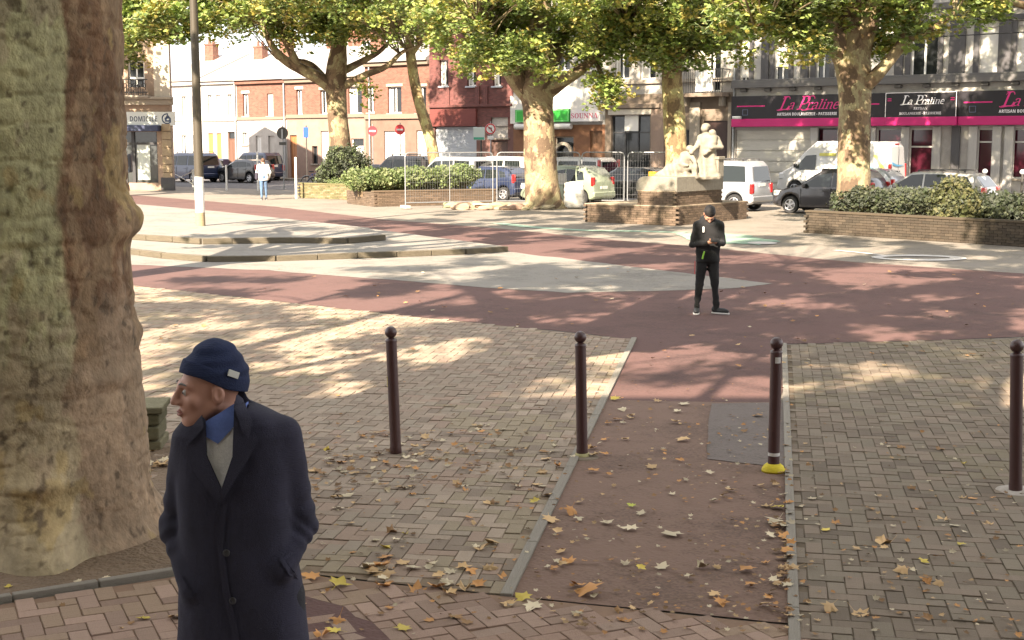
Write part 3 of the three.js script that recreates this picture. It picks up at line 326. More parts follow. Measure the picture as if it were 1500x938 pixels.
const hedgeSprays = [spray(41, 12, 0.085, 0.17), spray(42, 12, 0.075, 0.16)];
function hedge(name, label, cat, pos, turn, blobs, tones, seed, group, stemH = 0.3) { // blobs: [centre, radii, n]
  const t = thing(name, label, cat, pos, turn, group), r = RNG(seed), gs = () => (r() + r() + r() - 1.5) * 0.75, B = [[], []], stems = [];
  for (const [c, rad, n] of blobs) for (let i = 0; i < n; i++) { let x, y, z, d; do { x = r() * 2 - 1; y = r() * 2 - 1; z = r() * 2 - 1; d = x * x + y * y + z * z; } while (d > 1 || d < 0.3); if (noise3(x * 3 + seed, y * 3, z * 3) < 0.25) continue; const p = [c[0] + x * rad[0] + gs() * 0.08, c[1] + y * rad[1] + gs() * 0.08, c[2] + z * rad[2] + gs() * 0.08]; B[i % 2].push([...p, r(), r(), r()]); if (i % 14 === 0) stems.push(tube([V(c[0] + x * rad[0] * 0.4, c[1] - rad[1] - stemH, c[2] + z * rad[2] * 0.4), V(c[0] + x * rad[0] * 0.6, c[1], c[2] + z * rad[2] * 0.6), V(p[0], p[1], p[2])], [0.018, 0.012, 0.005], 4, 3)); }
  B.forEach((b, k) => { const im = shadow(new THREE.InstancedMesh(hedgeSprays[k], mLeaf, b.length)); im.name = 'foliage'; im.userData.kind = 'stuff'; const m = new THREE.Matrix4(), q = new THREE.Quaternion(), e = new THREE.Euler(); b.forEach((v, i) => { e.set((v[3] - 0.5) * 2, v[4] * 6.28, (v[5] - 0.5) * 2); const s = 0.8 + 0.5 * v[5]; m.compose(V(v[0], v[1], v[2]), q.setFromEuler(e), V(s, s, s)); im.setMatrixAt(i, m); const c = tones[Math.floor(v[3] * tones.length)], w = 0.75 + 0.5 * v[4]; im.setColorAt(i, C(c[0] * w, c[1] * w, c[2] * w)); }); t.add(im); });
  if (stems.length) mesh('stems', join(stems), mBark, t).userData.kind = 'stuff'; return t;
}
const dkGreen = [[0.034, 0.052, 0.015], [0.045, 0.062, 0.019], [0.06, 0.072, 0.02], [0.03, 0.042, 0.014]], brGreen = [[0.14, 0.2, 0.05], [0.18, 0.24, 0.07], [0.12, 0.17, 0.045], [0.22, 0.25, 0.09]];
{ // long dark planter at the right
  const a = G(1180, 341), b0 = G(1438, 358), d = b0.clone().sub(a).normalize(), b = a.clone().addScaledVector(d, 9), t = thing('brick_planter', 'long low dark brick planter under the stout tree', 'planter', a); planterBox(t, a, b, 3.6, 0.56, bricksDark, 5);
  const turn = -Math.atan2(d.z, d.x); const blobs = []; for (let i = 0; i < 9; i++) blobs.push([[0.9 + i * 0.95, 0.78 + 0.12 * hash3(i, 2, 2), -1.1 - 0.6 * hash3(i, 1, 7)], [0.85, 0.34 + 0.12 * hash3(i, 5, 1), 0.8], 330]);
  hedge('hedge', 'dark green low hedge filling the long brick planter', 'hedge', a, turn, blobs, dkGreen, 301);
  hedge('shrub', 'yellow green shrub at the middle of the dark planter hedge', 'shrub', a.clone().addScaledVector(d, 4.3).add(V(0.5, 0.5, -0.7)), turn, [[[0, 0.42, 0], [0.65, 0.62, 0.6], 330], [[0.35, 0.2, 0.3], [0.5, 0.4, 0.4], 150]], [[0.08, 0.09, 0.02], [0.06, 0.075, 0.02], [0.11, 0.105, 0.024]], 303);
}
{ // mossy low wall and sandy planter at the left
  const a = G(438, 290), b = G(543, 294), t = thing('low_wall', 'low mossy brick planter wall beside the road sign', 'wall', a); planterBox(t, a, b, 2.6, 0.62, [[0.15, 0.125, 0.06], [0.12, 0.11, 0.05], [0.19, 0.15, 0.085]], 15);
  const d = b.clone().sub(a).normalize(), turn = -Math.atan2(d.z, d.x);
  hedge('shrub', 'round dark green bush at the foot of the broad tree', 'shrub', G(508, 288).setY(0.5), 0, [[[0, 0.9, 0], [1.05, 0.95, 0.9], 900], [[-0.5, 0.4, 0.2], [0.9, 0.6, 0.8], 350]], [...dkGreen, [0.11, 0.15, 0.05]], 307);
  hedge('hedge', 'low green ground cover on the mossy planter', 'hedge', a.clone().setY(0.5), turn, [[[2.3, 0.12, -0.6], [1.1, 0.22, 0.5], 260]], brGreen, 309);
  const a2 = G(548, 303), b2 = G(726, 299), t2 = thing('low_wall', 'sandy brick planter wall behind the wire fence', 'wall', a2); planterBox(t2, a2, b2, 3.2, 0.55, bricksTan, 25); const d2 = b2.clone().sub(a2).normalize(), bl = []; for (let i = 0; i < 7; i++) bl.push([[0.1 + i * 0.72, 0.36 + 0.14 * hash3(i, 8, 8), -1.5 - hash3(i, 9, 9) * 0.5], [0.75, 0.38, 0.75], 420]);
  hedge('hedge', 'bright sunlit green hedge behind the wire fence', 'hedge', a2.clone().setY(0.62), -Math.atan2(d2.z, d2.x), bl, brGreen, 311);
}
{ // stone stub beside the great trunk
  const b = G(239, 662), t = thing('stone_wall', 'low dry stone wall end beside the great trunk', 'wall', b.clone()); const r = RNG(9), ms = [0, 1, 2, 3].map((i) => mottled(0.125 + 0.03 * i, 0.115 + 0.026 * i, 0.062 + 0.017 * i, 0.95, 0.5, { bumpMap: bumpFine, bumpScale: 0.012 }));
  t.rotation.y = 0.1; mesh('core', box(1.7, 0.3, 0.32, -0.9, 0.16, -0.2), ms[0], t);
  let y = 0; for (const h of [0.09, 0.12, 0.105]) { let x = -0.005 - r() * 0.02; while (x > -1.7) { const w = 0.13 + r() * 0.16; mesh('stone', rbox(w - 0.012, h - 0.012, 0.42, 0.018, x - w / 2, y + h / 2, -0.2 + (r() - 0.5) * 0.025), ms[Math.floor(r() * 4)], t); x -= w; } y += h; }
  let x = 0.012; while (x > -1.7) { const w = 0.3 + r() * 0.2; mesh('stone', rbox(w - 0.008, 0.055, 0.46, 0.016, x - w / 2, y + 0.026, -0.2), ms[2 + Math.floor(r() * 2)], t); x -= w; }
}
// ------------------------------------------------------------------ houses
function FX(px, py, z = 0) { const r = ray(px, py), o = V(0, CAM_H, 0).sub(FA.o), t = (z - o.dot(FA.z)) / r.dot(FA.z), p = o.clone().addScaledVector(r, t); return [p.dot(FA.x), p.y + FA.o.y]; }
const rectF = (x0, y0, x1, y1, z = 0) => { const a = FX(x0, (y0 + y1) / 2, z)[0], b = FX(x1, (y0 + y1) / 2, z)[0], m = (x0 + x1) / 2; return [a, FX(m, y1, z)[1], b, FX(m, y0, z)[1]]; };
const brickWallTex = (m1, m2) => tex(512, (u, v) => { const rows = 40, cols = 14, j = Math.floor(v * rows), uu = u * cols + (j % 2) * 0.5, i = Math.floor(uu) % cols, fx = uu - Math.floor(uu), fy = v * rows - j, jo = fx < 0.06 || fy < 0.14, k = 0.75 + 0.5 * hash3(i, j, 7), n = 0.8 + 0.4 * tfbm(u, v, 9, 33, 5); return jo ? m2.map((q) => q * n) : m1.map((q) => q * k * n); });
const wallMatTex = (t, metres, o = {}) => { const q = t.clone(); q.repeat.set(1 / metres, 1 / metres); q.needsUpdate = true; return M(1, 1, 1, 0.92, { map: q, ...o }); };
const tBrickRed = brickWallTex([0.165, 0.066, 0.043], [0.14, 0.105, 0.082]), tBrickDark = brickWallTex([0.12, 0.038, 0.033], [0.1, 0.055, 0.048]);
const mWhiteWall = mottled(0.46, 0.44, 0.415, 0.9, 6), mGreyWall = mottled(0.42, 0.39, 0.37, 0.9, 5), mPatchWall = mottled(0.4, 0.37, 0.345, 0.9, 2.2), mBrickRed = wallMatTex(tBrickRed, 3), mBrickDark = wallMatTex(tBrickDark, 3), mStone = mottled(0.3, 0.26, 0.215, 0.9, 3.4), mStoneBrown = mottled(0.2, 0.155, 0.12, 0.9, 2.4), mBakeryWall = mottled(0.4, 0.385, 0.375, 0.9, 4), mPil = mottled(0.085, 0.082, 0.088, 0.85, 2.5), mCornice = mottled(0.13, 0.125, 0.125, 0.85, 2), mRoofPale = mottled(0.3, 0.285, 0.275, 0.8, 2.5), mRoofTile = mottled(0.32, 0.16, 0.11, 0.9, 2);
const mGlass = new THREE.MeshPhysicalMaterial({ color: C(0.018, 0.02, 0.022), roughness: 0.06, specularIntensity: 0.8 }), mWhiteFrame = M(0.75, 0.74, 0.72, 0.5), mDarkFrame = M(0.03, 0.03, 0.033, 0.5), mZinc = M(0.3, 0.31, 0.32, 0.5, { metalness: 0.3 }), mShutterW = M(0.6, 0.58, 0.55, 0.7), mShutterG = M(0.36, 0.38, 0.42, 0.5), mCurtain = mottled(0.5, 0.48, 0.45, 1, 0.7);
function house(name, label, pxs, H, wallMat, o = {}) { // pxs: left and right edge pixels at street level
  const X0 = FX(pxs[0], 235)[0], X1 = FX(pxs[1], 235)[0], t = thing(name, label, 'building', FP(X0, 0), FA.turn, o.group); t.userData.X0 = undefined; delete t.userData.X0;
  const W = X1 - X0, z = o.z || 0, holes = []; const loc = (r) => [r[0] - X0, r[1], r[2] - X0, r[3]];
  const body = { t, W, H, X0, loc, z };
  body.rect = (x0, y0, x1, y1) => loc(rectF(x0, y0, x1, y1));
  body.walls = (bands) => { for (const [y0, y1, m] of bands) { const s = new THREE.Shape(); s.moveTo(0, y0); s.lineTo(W, y0); s.lineTo(W, y1); s.lineTo(0, y1); s.closePath(); for (const h of holes) { const a = Math.max(h[1], y0 + 0.002), b = Math.min(h[3], y1 - 0.002); if (b - a < 0.05) continue; const p = new THREE.Path(); p.moveTo(h[0], a); p.lineTo(h[0], b); p.lineTo(h[2], b); p.lineTo(h[2], a); p.closePath(); s.holes.push(p); } mesh('wall', new THREE.ExtrudeGeometry(s, { depth: 0.34, bevelEnabled: false }).translate(0, 0, -0.34), m, t); }
    mesh('core', box(W - 0.04, H - 0.05, 8, W / 2, H / 2 - 0.03, -4.6), mStoneBrown, t); };
  body.win = (r, k = {}) => { holes.push(r); const w = r[2] - r[0], h = r[3] - r[1], g = sub('window', t), f = 0.07, fm = k.frame || mWhiteFrame, zz = -0.2, cx = (r[0] + r[2]) / 2, cy = (r[1] + r[3]) / 2, tr = k.transom ? h * 0.27 : 0;
    const bars = [box(f, h, 0.07, r[0] + f / 2, cy, zz), box(f, h, 0.07, r[2] - f / 2, cy, zz), box(w - 2 * f, f, 0.07, cx, r[1] + f / 2, zz), box(w - 2 * f, f, 0.07, cx, r[3] - f / 2, zz)]; const cols = k.cols ?? 2; for (let i = 1; i < cols; i++) bars.push(box(0.09, h - 2 * f, 0.076, r[0] + w * i / cols, cy, zz)); if (tr) bars.push(box(w - 2 * f, 0.07, 0.066, cx, r[3] - tr, zz)); mesh('frame', join(bars), fm, g);
    for (let i = 0; i < cols; i++) { const a = r[0] + w * i / cols + (i ? 0.04 : f - 0.01), b = r[0] + w * (i + 1) / cols - (i < cols - 1 ? 0.04 : f - 0.01); const seg = tr ? [[r[1] + f - 0.01, r[3] - tr - 0.03], [r[3] - tr + 0.03, r[3] - f + 0.01]] : [[r[1] + f - 0.01, r[3] - f + 0.01]]; for (const [p, q] of seg) mesh('pane', box(b - a, q - p, 0.012, (a + b) / 2, (p + q) / 2, zz - 0.012), k.glass || mGlass, g); }
    if (k.curtain) mesh('curtain', box(w * k.curtain, h - 0.2, 0.01, r[0] + w * k.curtain / 2 + 0.06, cy, zz + 0.008), mCurtain, g);
    if (k.blind) mesh('shutter', box(w - 0.02, h * k.blind, 0.05, cx, r[3] - h * k.blind / 2, zz + 0.07), k.blindMat || mShutterW, g);
    mesh('sill', rbox(w + 0.2, 0.1, 0.26, 0.02, cx, r[1] - 0.052, -0.05), k.sill || mStone, g); if (k.lintel) mesh('lintel', rbox(w + 0.24, 0.18, 0.12, 0.015, cx, r[3] + 0.092, -0.03), k.lintel, g); return g; };
  body.door = (r, m, k = {}) => { holes.push(r); const w = r[2] - r[0], h = r[3] - r[1], g = sub('door', t), cx = (r[0] + r[2]) / 2, zz = -0.16, tr = k.transom ? 0.5 : 0; mesh('leaf', box(w - 0.1, h - tr - 0.05, 0.06, cx, r[1] + (h - tr) / 2, zz), m, g); const fr = [box(0.06, h, 0.1, r[0] + 0.03, r[1] + h / 2, zz), box(0.06, h, 0.1, r[2] - 0.03, r[1] + h / 2, zz), box(w - 0.12, 0.06, 0.1, cx, r[3] - 0.03, zz)]; if (tr) fr.push(box(w - 0.12, 0.06, 0.1, cx, r[3] - tr, zz)); mesh('frame', join(fr), k.frame || m, g); if (tr) mesh('pane', box(w - 0.12, tr - 0.08, 0.012, cx, r[3] - tr / 2, zz), mGlass, g);
    const pn = []; for (const [a, b] of [[0.06, 0.3], [0.36, 0.92]]) for (const s of [-1, 1]) pn.push(box(w * 0.32, (h - tr) * (b - a), 0.03, cx + s * w * 0.21, r[1] + (h - tr) * (a + b) / 2, zz + 0.03)); mesh('panel', join(pn), m, g); mesh('handle', new THREE.SphereGeometry(0.035, 8, 6).translate(cx + 0.06, r[1] + 1.05, zz + 0.07), mZinc, g); return g; };
  body.shutter = (r, m, slat = 0.1, zz = -0.12) => { holes.push(r); const g = sub('roller_shutter', t), n = Math.round((r[3] - r[1]) / slat), l = []; for (let i = 0; i < n; i++) l.push(rbox(r[2] - r[0] - 0.02, slat * 0.94, 0.03, 0.012, (r[0] + r[2]) / 2, r[1] + (i + 0.5) * (r[3] - r[1]) / n, zz)); const q = mesh('slats', join(l), m, g); q.userData.kind = 'stuff'; mesh('rail', box(r[2] - r[0] - 0.01, r[3] - r[1], 0.01, (r[0] + r[2]) / 2, (r[1] + r[3]) / 2, zz - 0.03), m, g); return g; };
  body.band = (name, y, h, out, m, x0 = 0, x1 = W) => mesh(name, rbox(x1 - x0, h, out + 0.05, 0.02, (x0 + x1) / 2, y + h / 2, (out + 0.05) / 2 - 0.048), m, t);
  body.roof = (ridge, m, over = 0.35) => { const s = new THREE.Shape(); s.moveTo(over, -0.0); s.lineTo(over, 0.14); s.lineTo(-4.5, ridge); s.lineTo(-9, 0.1); s.lineTo(-9, 0); s.closePath(); const r = mesh('roof', new THREE.ExtrudeGeometry(s, { depth: W - 0.01, bevelEnabled: false }).rotateY(-Math.PI / 2).translate(W - 0.005, H, 0), m, t); return r; };
  body.plate = (r, z, th, m, name, parent = t) => mesh(name, box(r[2] - r[0], r[3] - r[1], th, (r[0] + r[2]) / 2, (r[1] + r[3]) / 2, z + th / 2), m, parent);
  body.pipe = (x, y0, y1) => mesh('drainpipe', bar(V(x, y0, 0.1), V(x, y1, 0.1), 0.055, 8), mZinc, t);
  body.chimney = (x, h, roof) => mesh('chimney', join([box(0.9, h, 0.55, x, H + 1.2 + h / 2, -3.6), box(1.0, 0.12, 0.65, x, H + 1.2 + h, -3.6), cyl(0.11, 0.09, 0.35, 8, x - 0.22, H + 1.26 + h, -3.6), cyl(0.11, 0.09, 0.35, 8, x + 0.22, H + 1.26 + h, -3.6)]), mBrickRed, roof);
  return body;
}
const GH = 'terraced houses along the street';
const yAt = (px, py) => FX(px, py)[1];
{ // grey and white narrow house
  const b = house('terraced_house', 'narrow grey and white terraced house next to the corner shop', [240, 298], yAt(275, 119), mGreyWall, { group: GH }), fl = yAt(275, 175);
  for (const x of [266, 281]) b.win(b.rect(x, 141, x + 7, 173), { cols: 2 }); for (const x of [266, 282]) b.win(b.rect(x, 198, x + 8, 229), { cols: 2 }); b.win(b.rect(246, 141, 253, 173)); b.walls([[0, fl, mWhiteWall], [fl, b.H, mGreyWall]]); b.band('string_course', fl - 0.1, 0.22, 0.09, mWhiteWall); b.band('cornice', b.H - 0.3, 0.3, 0.22, mGreyWall); const r = b.roof(2.1, mRoofPale); b.chimney(b.W * 0.3, 1.6, r);
}
{ // white house, orange shutters
  const b = house('terraced_house', 'white terraced house with orange shutters and brown door', [298, 349], yAt(323, 119), mWhiteWall, { group: GH }), fl = yAt(323, 175);
  b.win(b.rect(304, 139, 310.5, 173)); const w2 = b.rect(316.5, 139, 323, 173); b.win(w2, { blind: 1, blindMat: mWhiteWall }); b.win(b.rect(333, 138, 340, 173));
  const mOr = M(0.5, 0.2, 0.05, 0.6); for (const x of [305, 317]) { const r = b.rect(x, 195, x + 7.5, 234); b.win(r, { blind: 1, blindMat: mOr }); } b.door(b.rect(333.5, 193, 346.5, 262), M(0.12, 0.06, 0.04, 0.6), { transom: true });
  b.walls([[0, b.H, mWhiteWall]]); b.band('string_course', fl - 0.12, 0.26, 0.1, mWhiteWall); b.band('cornice', b.H - 0.2, 0.2, 0.2, mGreyWall); const r = b.roof(2.1, mRoofPale); b.chimney(b.W * 0.6, 1.3, r); b.pipe(b.W - 0.1, 0.2, b.H);
}
{ // brick over patched plaster
  const b = house('terraced_house', 'brick terraced house over patchy pale plaster ground floor', [349, 421], yAt(385, 117), mBrickRed, { group: GH }), fl = yAt(385, 174);
  b.win(b.rect(355.5, 137, 364, 170), { lintel: mWhiteWall }); b.win(b.rect(391, 137, 400, 170), { blind: 1, blindMat: mWhiteWall }); b.win(b.rect(355, 194, 362, 212)); b.door(b.rect(375, 199, 383, 262), mShutterW); b.win(b.rect(393, 199, 402, 240), { blind: 1, blindMat: mPatchWall });
  b.walls([[0, fl, mPatchWall], [fl, b.H, mBrickRed]]); b.band('string_course', fl - 0.08, 0.2, 0.08, mStoneBrown); b.band('cornice', b.H - 0.25, 0.25, 0.2, mBrickRed); const r = b.roof(2.2, mRoofPale); b.chimney(b.W * 0.25, 2.2, r); b.pipe(b.W - 0.12, 0.2, b.H);
}
{ // brick, two windows, bicycle outside
  const b = house('terraced_house', 'brick terraced house behind the parked bicycles', [421, 536], yAt(480, 114), mBrickRed, { group: GH }), fl = yAt(480, 171);
  b.win(b.rect(434, 131, 442.5, 168), { lintel: mWhiteWall }); b.win(b.rect(469, 132, 480, 167), { lintel: mStone }); b.win(b.rect(510, 127, 530, 167), { lintel: mStone, curtain: 0.4 }); b.door(b.rect(425, 198, 435, 262), M(0.3, 0.12, 0.04, 0.6)); b.win(b.rect(470, 192, 481, 240), { blind: 1 }); b.win(b.rect(457, 214, 465, 240), { frame: mDarkFrame }); b.win(b.rect(484, 214, 492, 240), { frame: mDarkFrame }); b.door(b.rect(515, 203, 533, 265), mWhiteFrame, { transom: true });
  b.walls([[0, fl, mottled(0.27, 0.185, 0.15, 0.9, 2)], [fl, b.H, mBrickRed]]); b.band('string_course', fl - 0.08, 0.24, 0.1, mStoneBrown); b.band('cornice', b.H - 0.25, 0.25, 0.2, mStoneBrown); const r = b.roof(2.3, mRoofPale); b.chimney(b.W * 0.7, 1.8, r);
}
{ // brick with white shutters
  const b = house('terraced_house', 'brown brick terraced house with white roller blinds', [536, 630], yAt(583, 90), mBrickRed, { group: GH }), fl = yAt(583, 172);
  b.win(b.rect(568, 127, 588, 166), { lintel: mStone, curtain: 0.25 }); b.win(b.rect(609, 127, 624, 166), { lintel: mStone }); b.shutter(b.rect(562.5, 192, 593, 241), mShutterW); b.shutter(b.rect(610, 191, 627, 241), mShutterW); b.win(b.rect(538, 127, 548, 165));
  b.walls([[0, fl, mottled(0.17, 0.11, 0.085, 0.92, 2)], [fl, b.H, mBrickRed]]); b.band('string_course', fl - 0.1, 0.3, 0.12, mStoneBrown); b.band('cornice', b.H - 0.25, 0.25, 0.2, mStoneBrown); const r = b.roof(2.4, mRoofPale); b.pipe(FX(543, 200)[0] - b.X0, 0.2, b.H); b.chimney(b.W * 0.4, 1.6, r);
}
{ // dark red shop front
  const b = house('shop_house', 'dark red painted brick building with grey roller shutter', [630, 752], 11.5, mBrickDark), y = (p) => yAt(690, p);
  for (const [x0, x1] of [[644, 656], [684, 697], [722, 734]]) { b.win(b.rect(x0, 88, x1, 126), { sill: mShutterG, curtain: 0.35 }); b.win(b.rect(x0, 22, x1, 62)); }
  b.shutter(b.rect(637, 186, 698, 262), mShutterG, 0.085); b.win(b.rect(719, 172, 744, 202), { blind: 1, blindMat: mGreyWall }); b.door(b.rect(719, 206, 744, 268), M(0.09, 0.05, 0.04, 0.6));
  b.walls([[0, y(185), mottled(0.14, 0.07, 0.06, 0.85, 2)], [y(185), b.H, mBrickDark]]); const f = b.rect(632, 160, 699, 185); b.plate(f, 0.002, 0.16, mottled(0.15, 0.036, 0.03, 0.75, 2.5), 'fascia'); b.band('string_course', y(157), 0.16, 0.12, mBrickDark); b.band('cornice', b.H - 0.3, 0.4, 0.3, mStoneBrown); b.roof(2.4, mRoofTile);
  for (const px of [656, 700, 712]) { const x = FX(px, 150)[0] - b.X0; mesh('pilaster', rbox(0.32, y(128) - y(157), 0.1, 0.02, x, (y(128) + y(157)) / 2 + 0.05, 0.04), mBrickDark, b.t); }
}
function sign(parent, r, z, W, H, draw, name = 'sign') { const cv = document.createElement('canvas'); cv.width = W; cv.height = H; const c = cv.getContext('2d'); draw(c, W, H); const t = new THREE.CanvasTexture(cv); t.colorSpace = THREE.SRGBColorSpace; const m = M(1, 1, 1, 0.55, { map: t }); const g = new THREE.PlaneGeometry(r[2] - r[0], r[3] - r[1]).translate((r[0] + r[2]) / 2, (r[1] + r[3]) / 2, z); return mesh(name, g, m, parent); }
function words(c, s, x, y, font, color, sx = 1, skew = 0) { c.save(); c.translate(x, y); c.transform(sx, 0, -skew, 1, 0, 0); c.font = font; c.fillStyle = color; c.textAlign = 'center'; c.textBaseline = 'middle'; c.fillText(s, 0, 0); c.restore(); }
function script(c, x, y, s, k, col) { const w = 'La Praline'; c.save(); c.translate(x, y); c.transform(k, 0, -0.34, 1, 0, 0); c.fillStyle = col; c.strokeStyle = col; c.textBaseline = 'middle'; c.textAlign = 'left'; let q = -246 * s; for (const ch of w) { const big = ch === 'L' || ch === 'P'; c.font = (big ? Math.round(168 * s) : Math.round(112 * s)) + 'px serif'; c.fillText(ch, q, big ? -4 * s : 12 * s); q += c.measureText(ch).width * (big ? 0.86 : 0.95); } c.lineWidth = 6 * s; for (const a of [-232, 4]) { c.beginPath(); c.moveTo((a - 22) * s, 52 * s); c.bezierCurveTo((a + 8) * s, 72 * s, (a + 40) * s, 38 * s, (a + 90) * s, 54 * s); c.stroke(); c.beginPath(); c.moveTo((a - 4) * s, -40 * s); c.bezierCurveTo((a + 6) * s, -72 * s, (a + 54) * s, -74 * s, (a + 62) * s, -40 * s); c.stroke(); } c.restore(); }
{ // shop with green box sign
  const b = house('shop_house', 'small shop with white panels and green box sign', [752, 886], 10.5, mBakeryWall), y = (p) => yAt(820, p);
  b.win(b.rect(764, 70, 780, 108)); b.win(b.rect(815, 62, 835, 104)); b.win(b.rect(850, 62, 868, 104)); b.win(b.rect(812, 200, 840, 268), { frame: mStone, cols: 1 }); b.door(b.rect(864, 192, 882, 272), M(0.14, 0.07, 0.035, 0.6)); b.win(b.rect(770, 196, 800, 265), { frame: mDarkFrame, cols: 2 });
  b.walls([[0, y(183), mottled(0.2, 0.095, 0.05, 0.85, 1.4)], [y(183), b.H, mottled(0.36, 0.35, 0.34, 0.9, 3)]]); b.roof(2, mRoofTile);
  const wp = mottled(0.62, 0.6, 0.58, 0.7, 3); b.plate(b.rect(749, 140, 806, 181), 0.003, 0.10, wp, 'panel'); b.plate(b.rect(806, 129, 840, 161), 0.003, 0.12, wp, 'panel'); const pr = b.rect(841, 127, 884, 178); b.plate(pr, 0.003, 0.34, wp, 'panel');
  sign(b.t, [pr[0], pr[1], pr[2], pr[1] + (pr[3] - pr[1]) * 0.34], 0.347, 512, 200, (c, W, H) => { c.fillStyle = '#cfcaca'; c.fillRect(0, 0, W, H); words(c, 'SOUNNA', W * 0.47, H * 0.52, 'bold 118px serif', '#b3405c', 0.9); }, 'lettering');
  const gr = b.rect(759, 160.5, 838, 179); b.plate(gr, 0.125, 0.16, M(0.03, 0.27, 0.05, 0.4), 'green_sign'); sign(b.t, gr, 0.2885, 512, 128, (c, W, H) => { c.fillStyle = '#2c9a33'; c.fillRect(0, 0, W, H); c.strokeStyle = '#8fd08f'; c.lineWidth = 5; c.strokeRect(10, 10, W - 20, H - 20); }, 'sign_face');
  const aw = b.rect(758, 181, 840, 190); mesh('awning_roll', new THREE.CylinderGeometry(0.16, 0.16, aw[2] - aw[0], 12).rotateZ(Math.PI / 2).translate((aw[0] + aw[2]) / 2, (aw[1] + aw[3]) / 2, 0.22), wp, b.t); const ar = b.rect(813, 203, 839, 224); { const s = new THREE.Shape(), cx = (ar[0] + ar[2]) / 2, R = (ar[2] - ar[0]) / 2; s.absarc(cx, ar[1], R, 0, Math.PI); const h = new THREE.Path(); h.absarc(cx, ar[1], R * 0.72, 0, Math.PI); s.holes.push(h); mesh('arch', new THREE.ExtrudeGeometry(s, { depth: 0.12, bevelEnabled: false, curveSegments: 16 }).translate(0, 0, 0.002), mStone, b.t); }
}
{ // stone building with balcony
  const b = house('stone_house', 'grey stone town house with balcony above a dark door', [886, 1073], 12.5, mStone), y = (p) => yAt(980, p);
  for (const [x0, x1] of [[901, 922], [938, 961], [1033, 1056]]) b.win(b.rect(x0, 58, x1, x0 > 1000 ? 134 : 116), { curtain: x0 === 938 ? 0.45 : 0.2 }); for (const [x0, x1] of [[901, 922], [938, 961], [1033, 1056]]) b.win(b.rect(x0, -20, x1, 25));
  b.win(b.rect(895, 169, 952, 262), { cols: 3, frame: mDarkFrame, transom: true }); b.door(b.rect(1030, 177, 1066, 282), M(0.045, 0.022, 0.018, 0.5), { transom: false }); b.win(b.rect(988, 190, 1010, 255), { frame: mDarkFrame });
  b.walls([[0, y(137), mStoneBrown], [y(137), b.H, mottled(0.36, 0.335, 0.31, 0.9, 3)]]); b.band('string_course', y(122), 0.2, 0.14, mStone); b.band('cornice', y(158), 0.24, 0.2, mStoneBrown, 0, b.W * 0.45); const aw = b.rect(892, 160, 955, 168); b.plate(aw, 0.003, 0.08, mottled(0.5, 0.46, 0.4, 0.8, 2), 'fascia'); b.plate(b.rect(914, 167, 934, 192), -0.14, 0.06, mShutterW, 'panel'); b.plate(b.rect(955, 160, 974, 281), 0.003, 0.13, mottled(0.27, 0.195, 0.155, 0.9, 1.6), 'pilaster'); b.plate(b.rect(1011, 150, 1026, 281), 0.003, 0.12, mStone, 'pilaster'); b.plate(b.rect(1067, 150, 1072, 281), 0.003, 0.12, mStone, 'pilaster'); b.roof(2.6, mRoofTile);
  const br = b.rect(1003, 103, 1070, 137), g = sub('balcony', b.t); mesh('floor', rbox(br[2] - br[0], 0.2, 0.9, 0.03, (br[0] + br[2]) / 2, br[1] - 0.1, 0.45), mStoneBrown, g); const bars = []; for (let x = br[0] + 0.05; x < br[2]; x += 0.13) bars.push(bar(V(x, br[1], 0.85), V(x, br[3], 0.85), 0.016, 5)); bars.push(box(br[2] - br[0], 0.05, 0.05, (br[0] + br[2]) / 2, br[3], 0.85)); for (const x of [br[0] + 0.02, br[2] - 0.02]) bars.push(box(0.05, 0.05, 0.85, x, br[3], 0.42)); mesh('railing', join(bars), mDarkFrame, g); const pn = b.rect(1031, 106, 1056, 136); const wl = []; for (let x = pn[0]; x < pn[2]; x += 0.1) wl.push(rbox(0.085, br[3] - br[1] - 0.15, 0.02, 0.008, x + 0.05, (br[1] + br[3]) / 2, 0.89)); mesh('reed_screen', join(wl), mShutterW, g); for (const x of [br[0] + 0.3, br[2] - 0.3]) mesh('bracket', rbox(0.2, 0.5, 0.5, 0.05, x, br[1] - 0.42, 0.25), mStone, g);
}
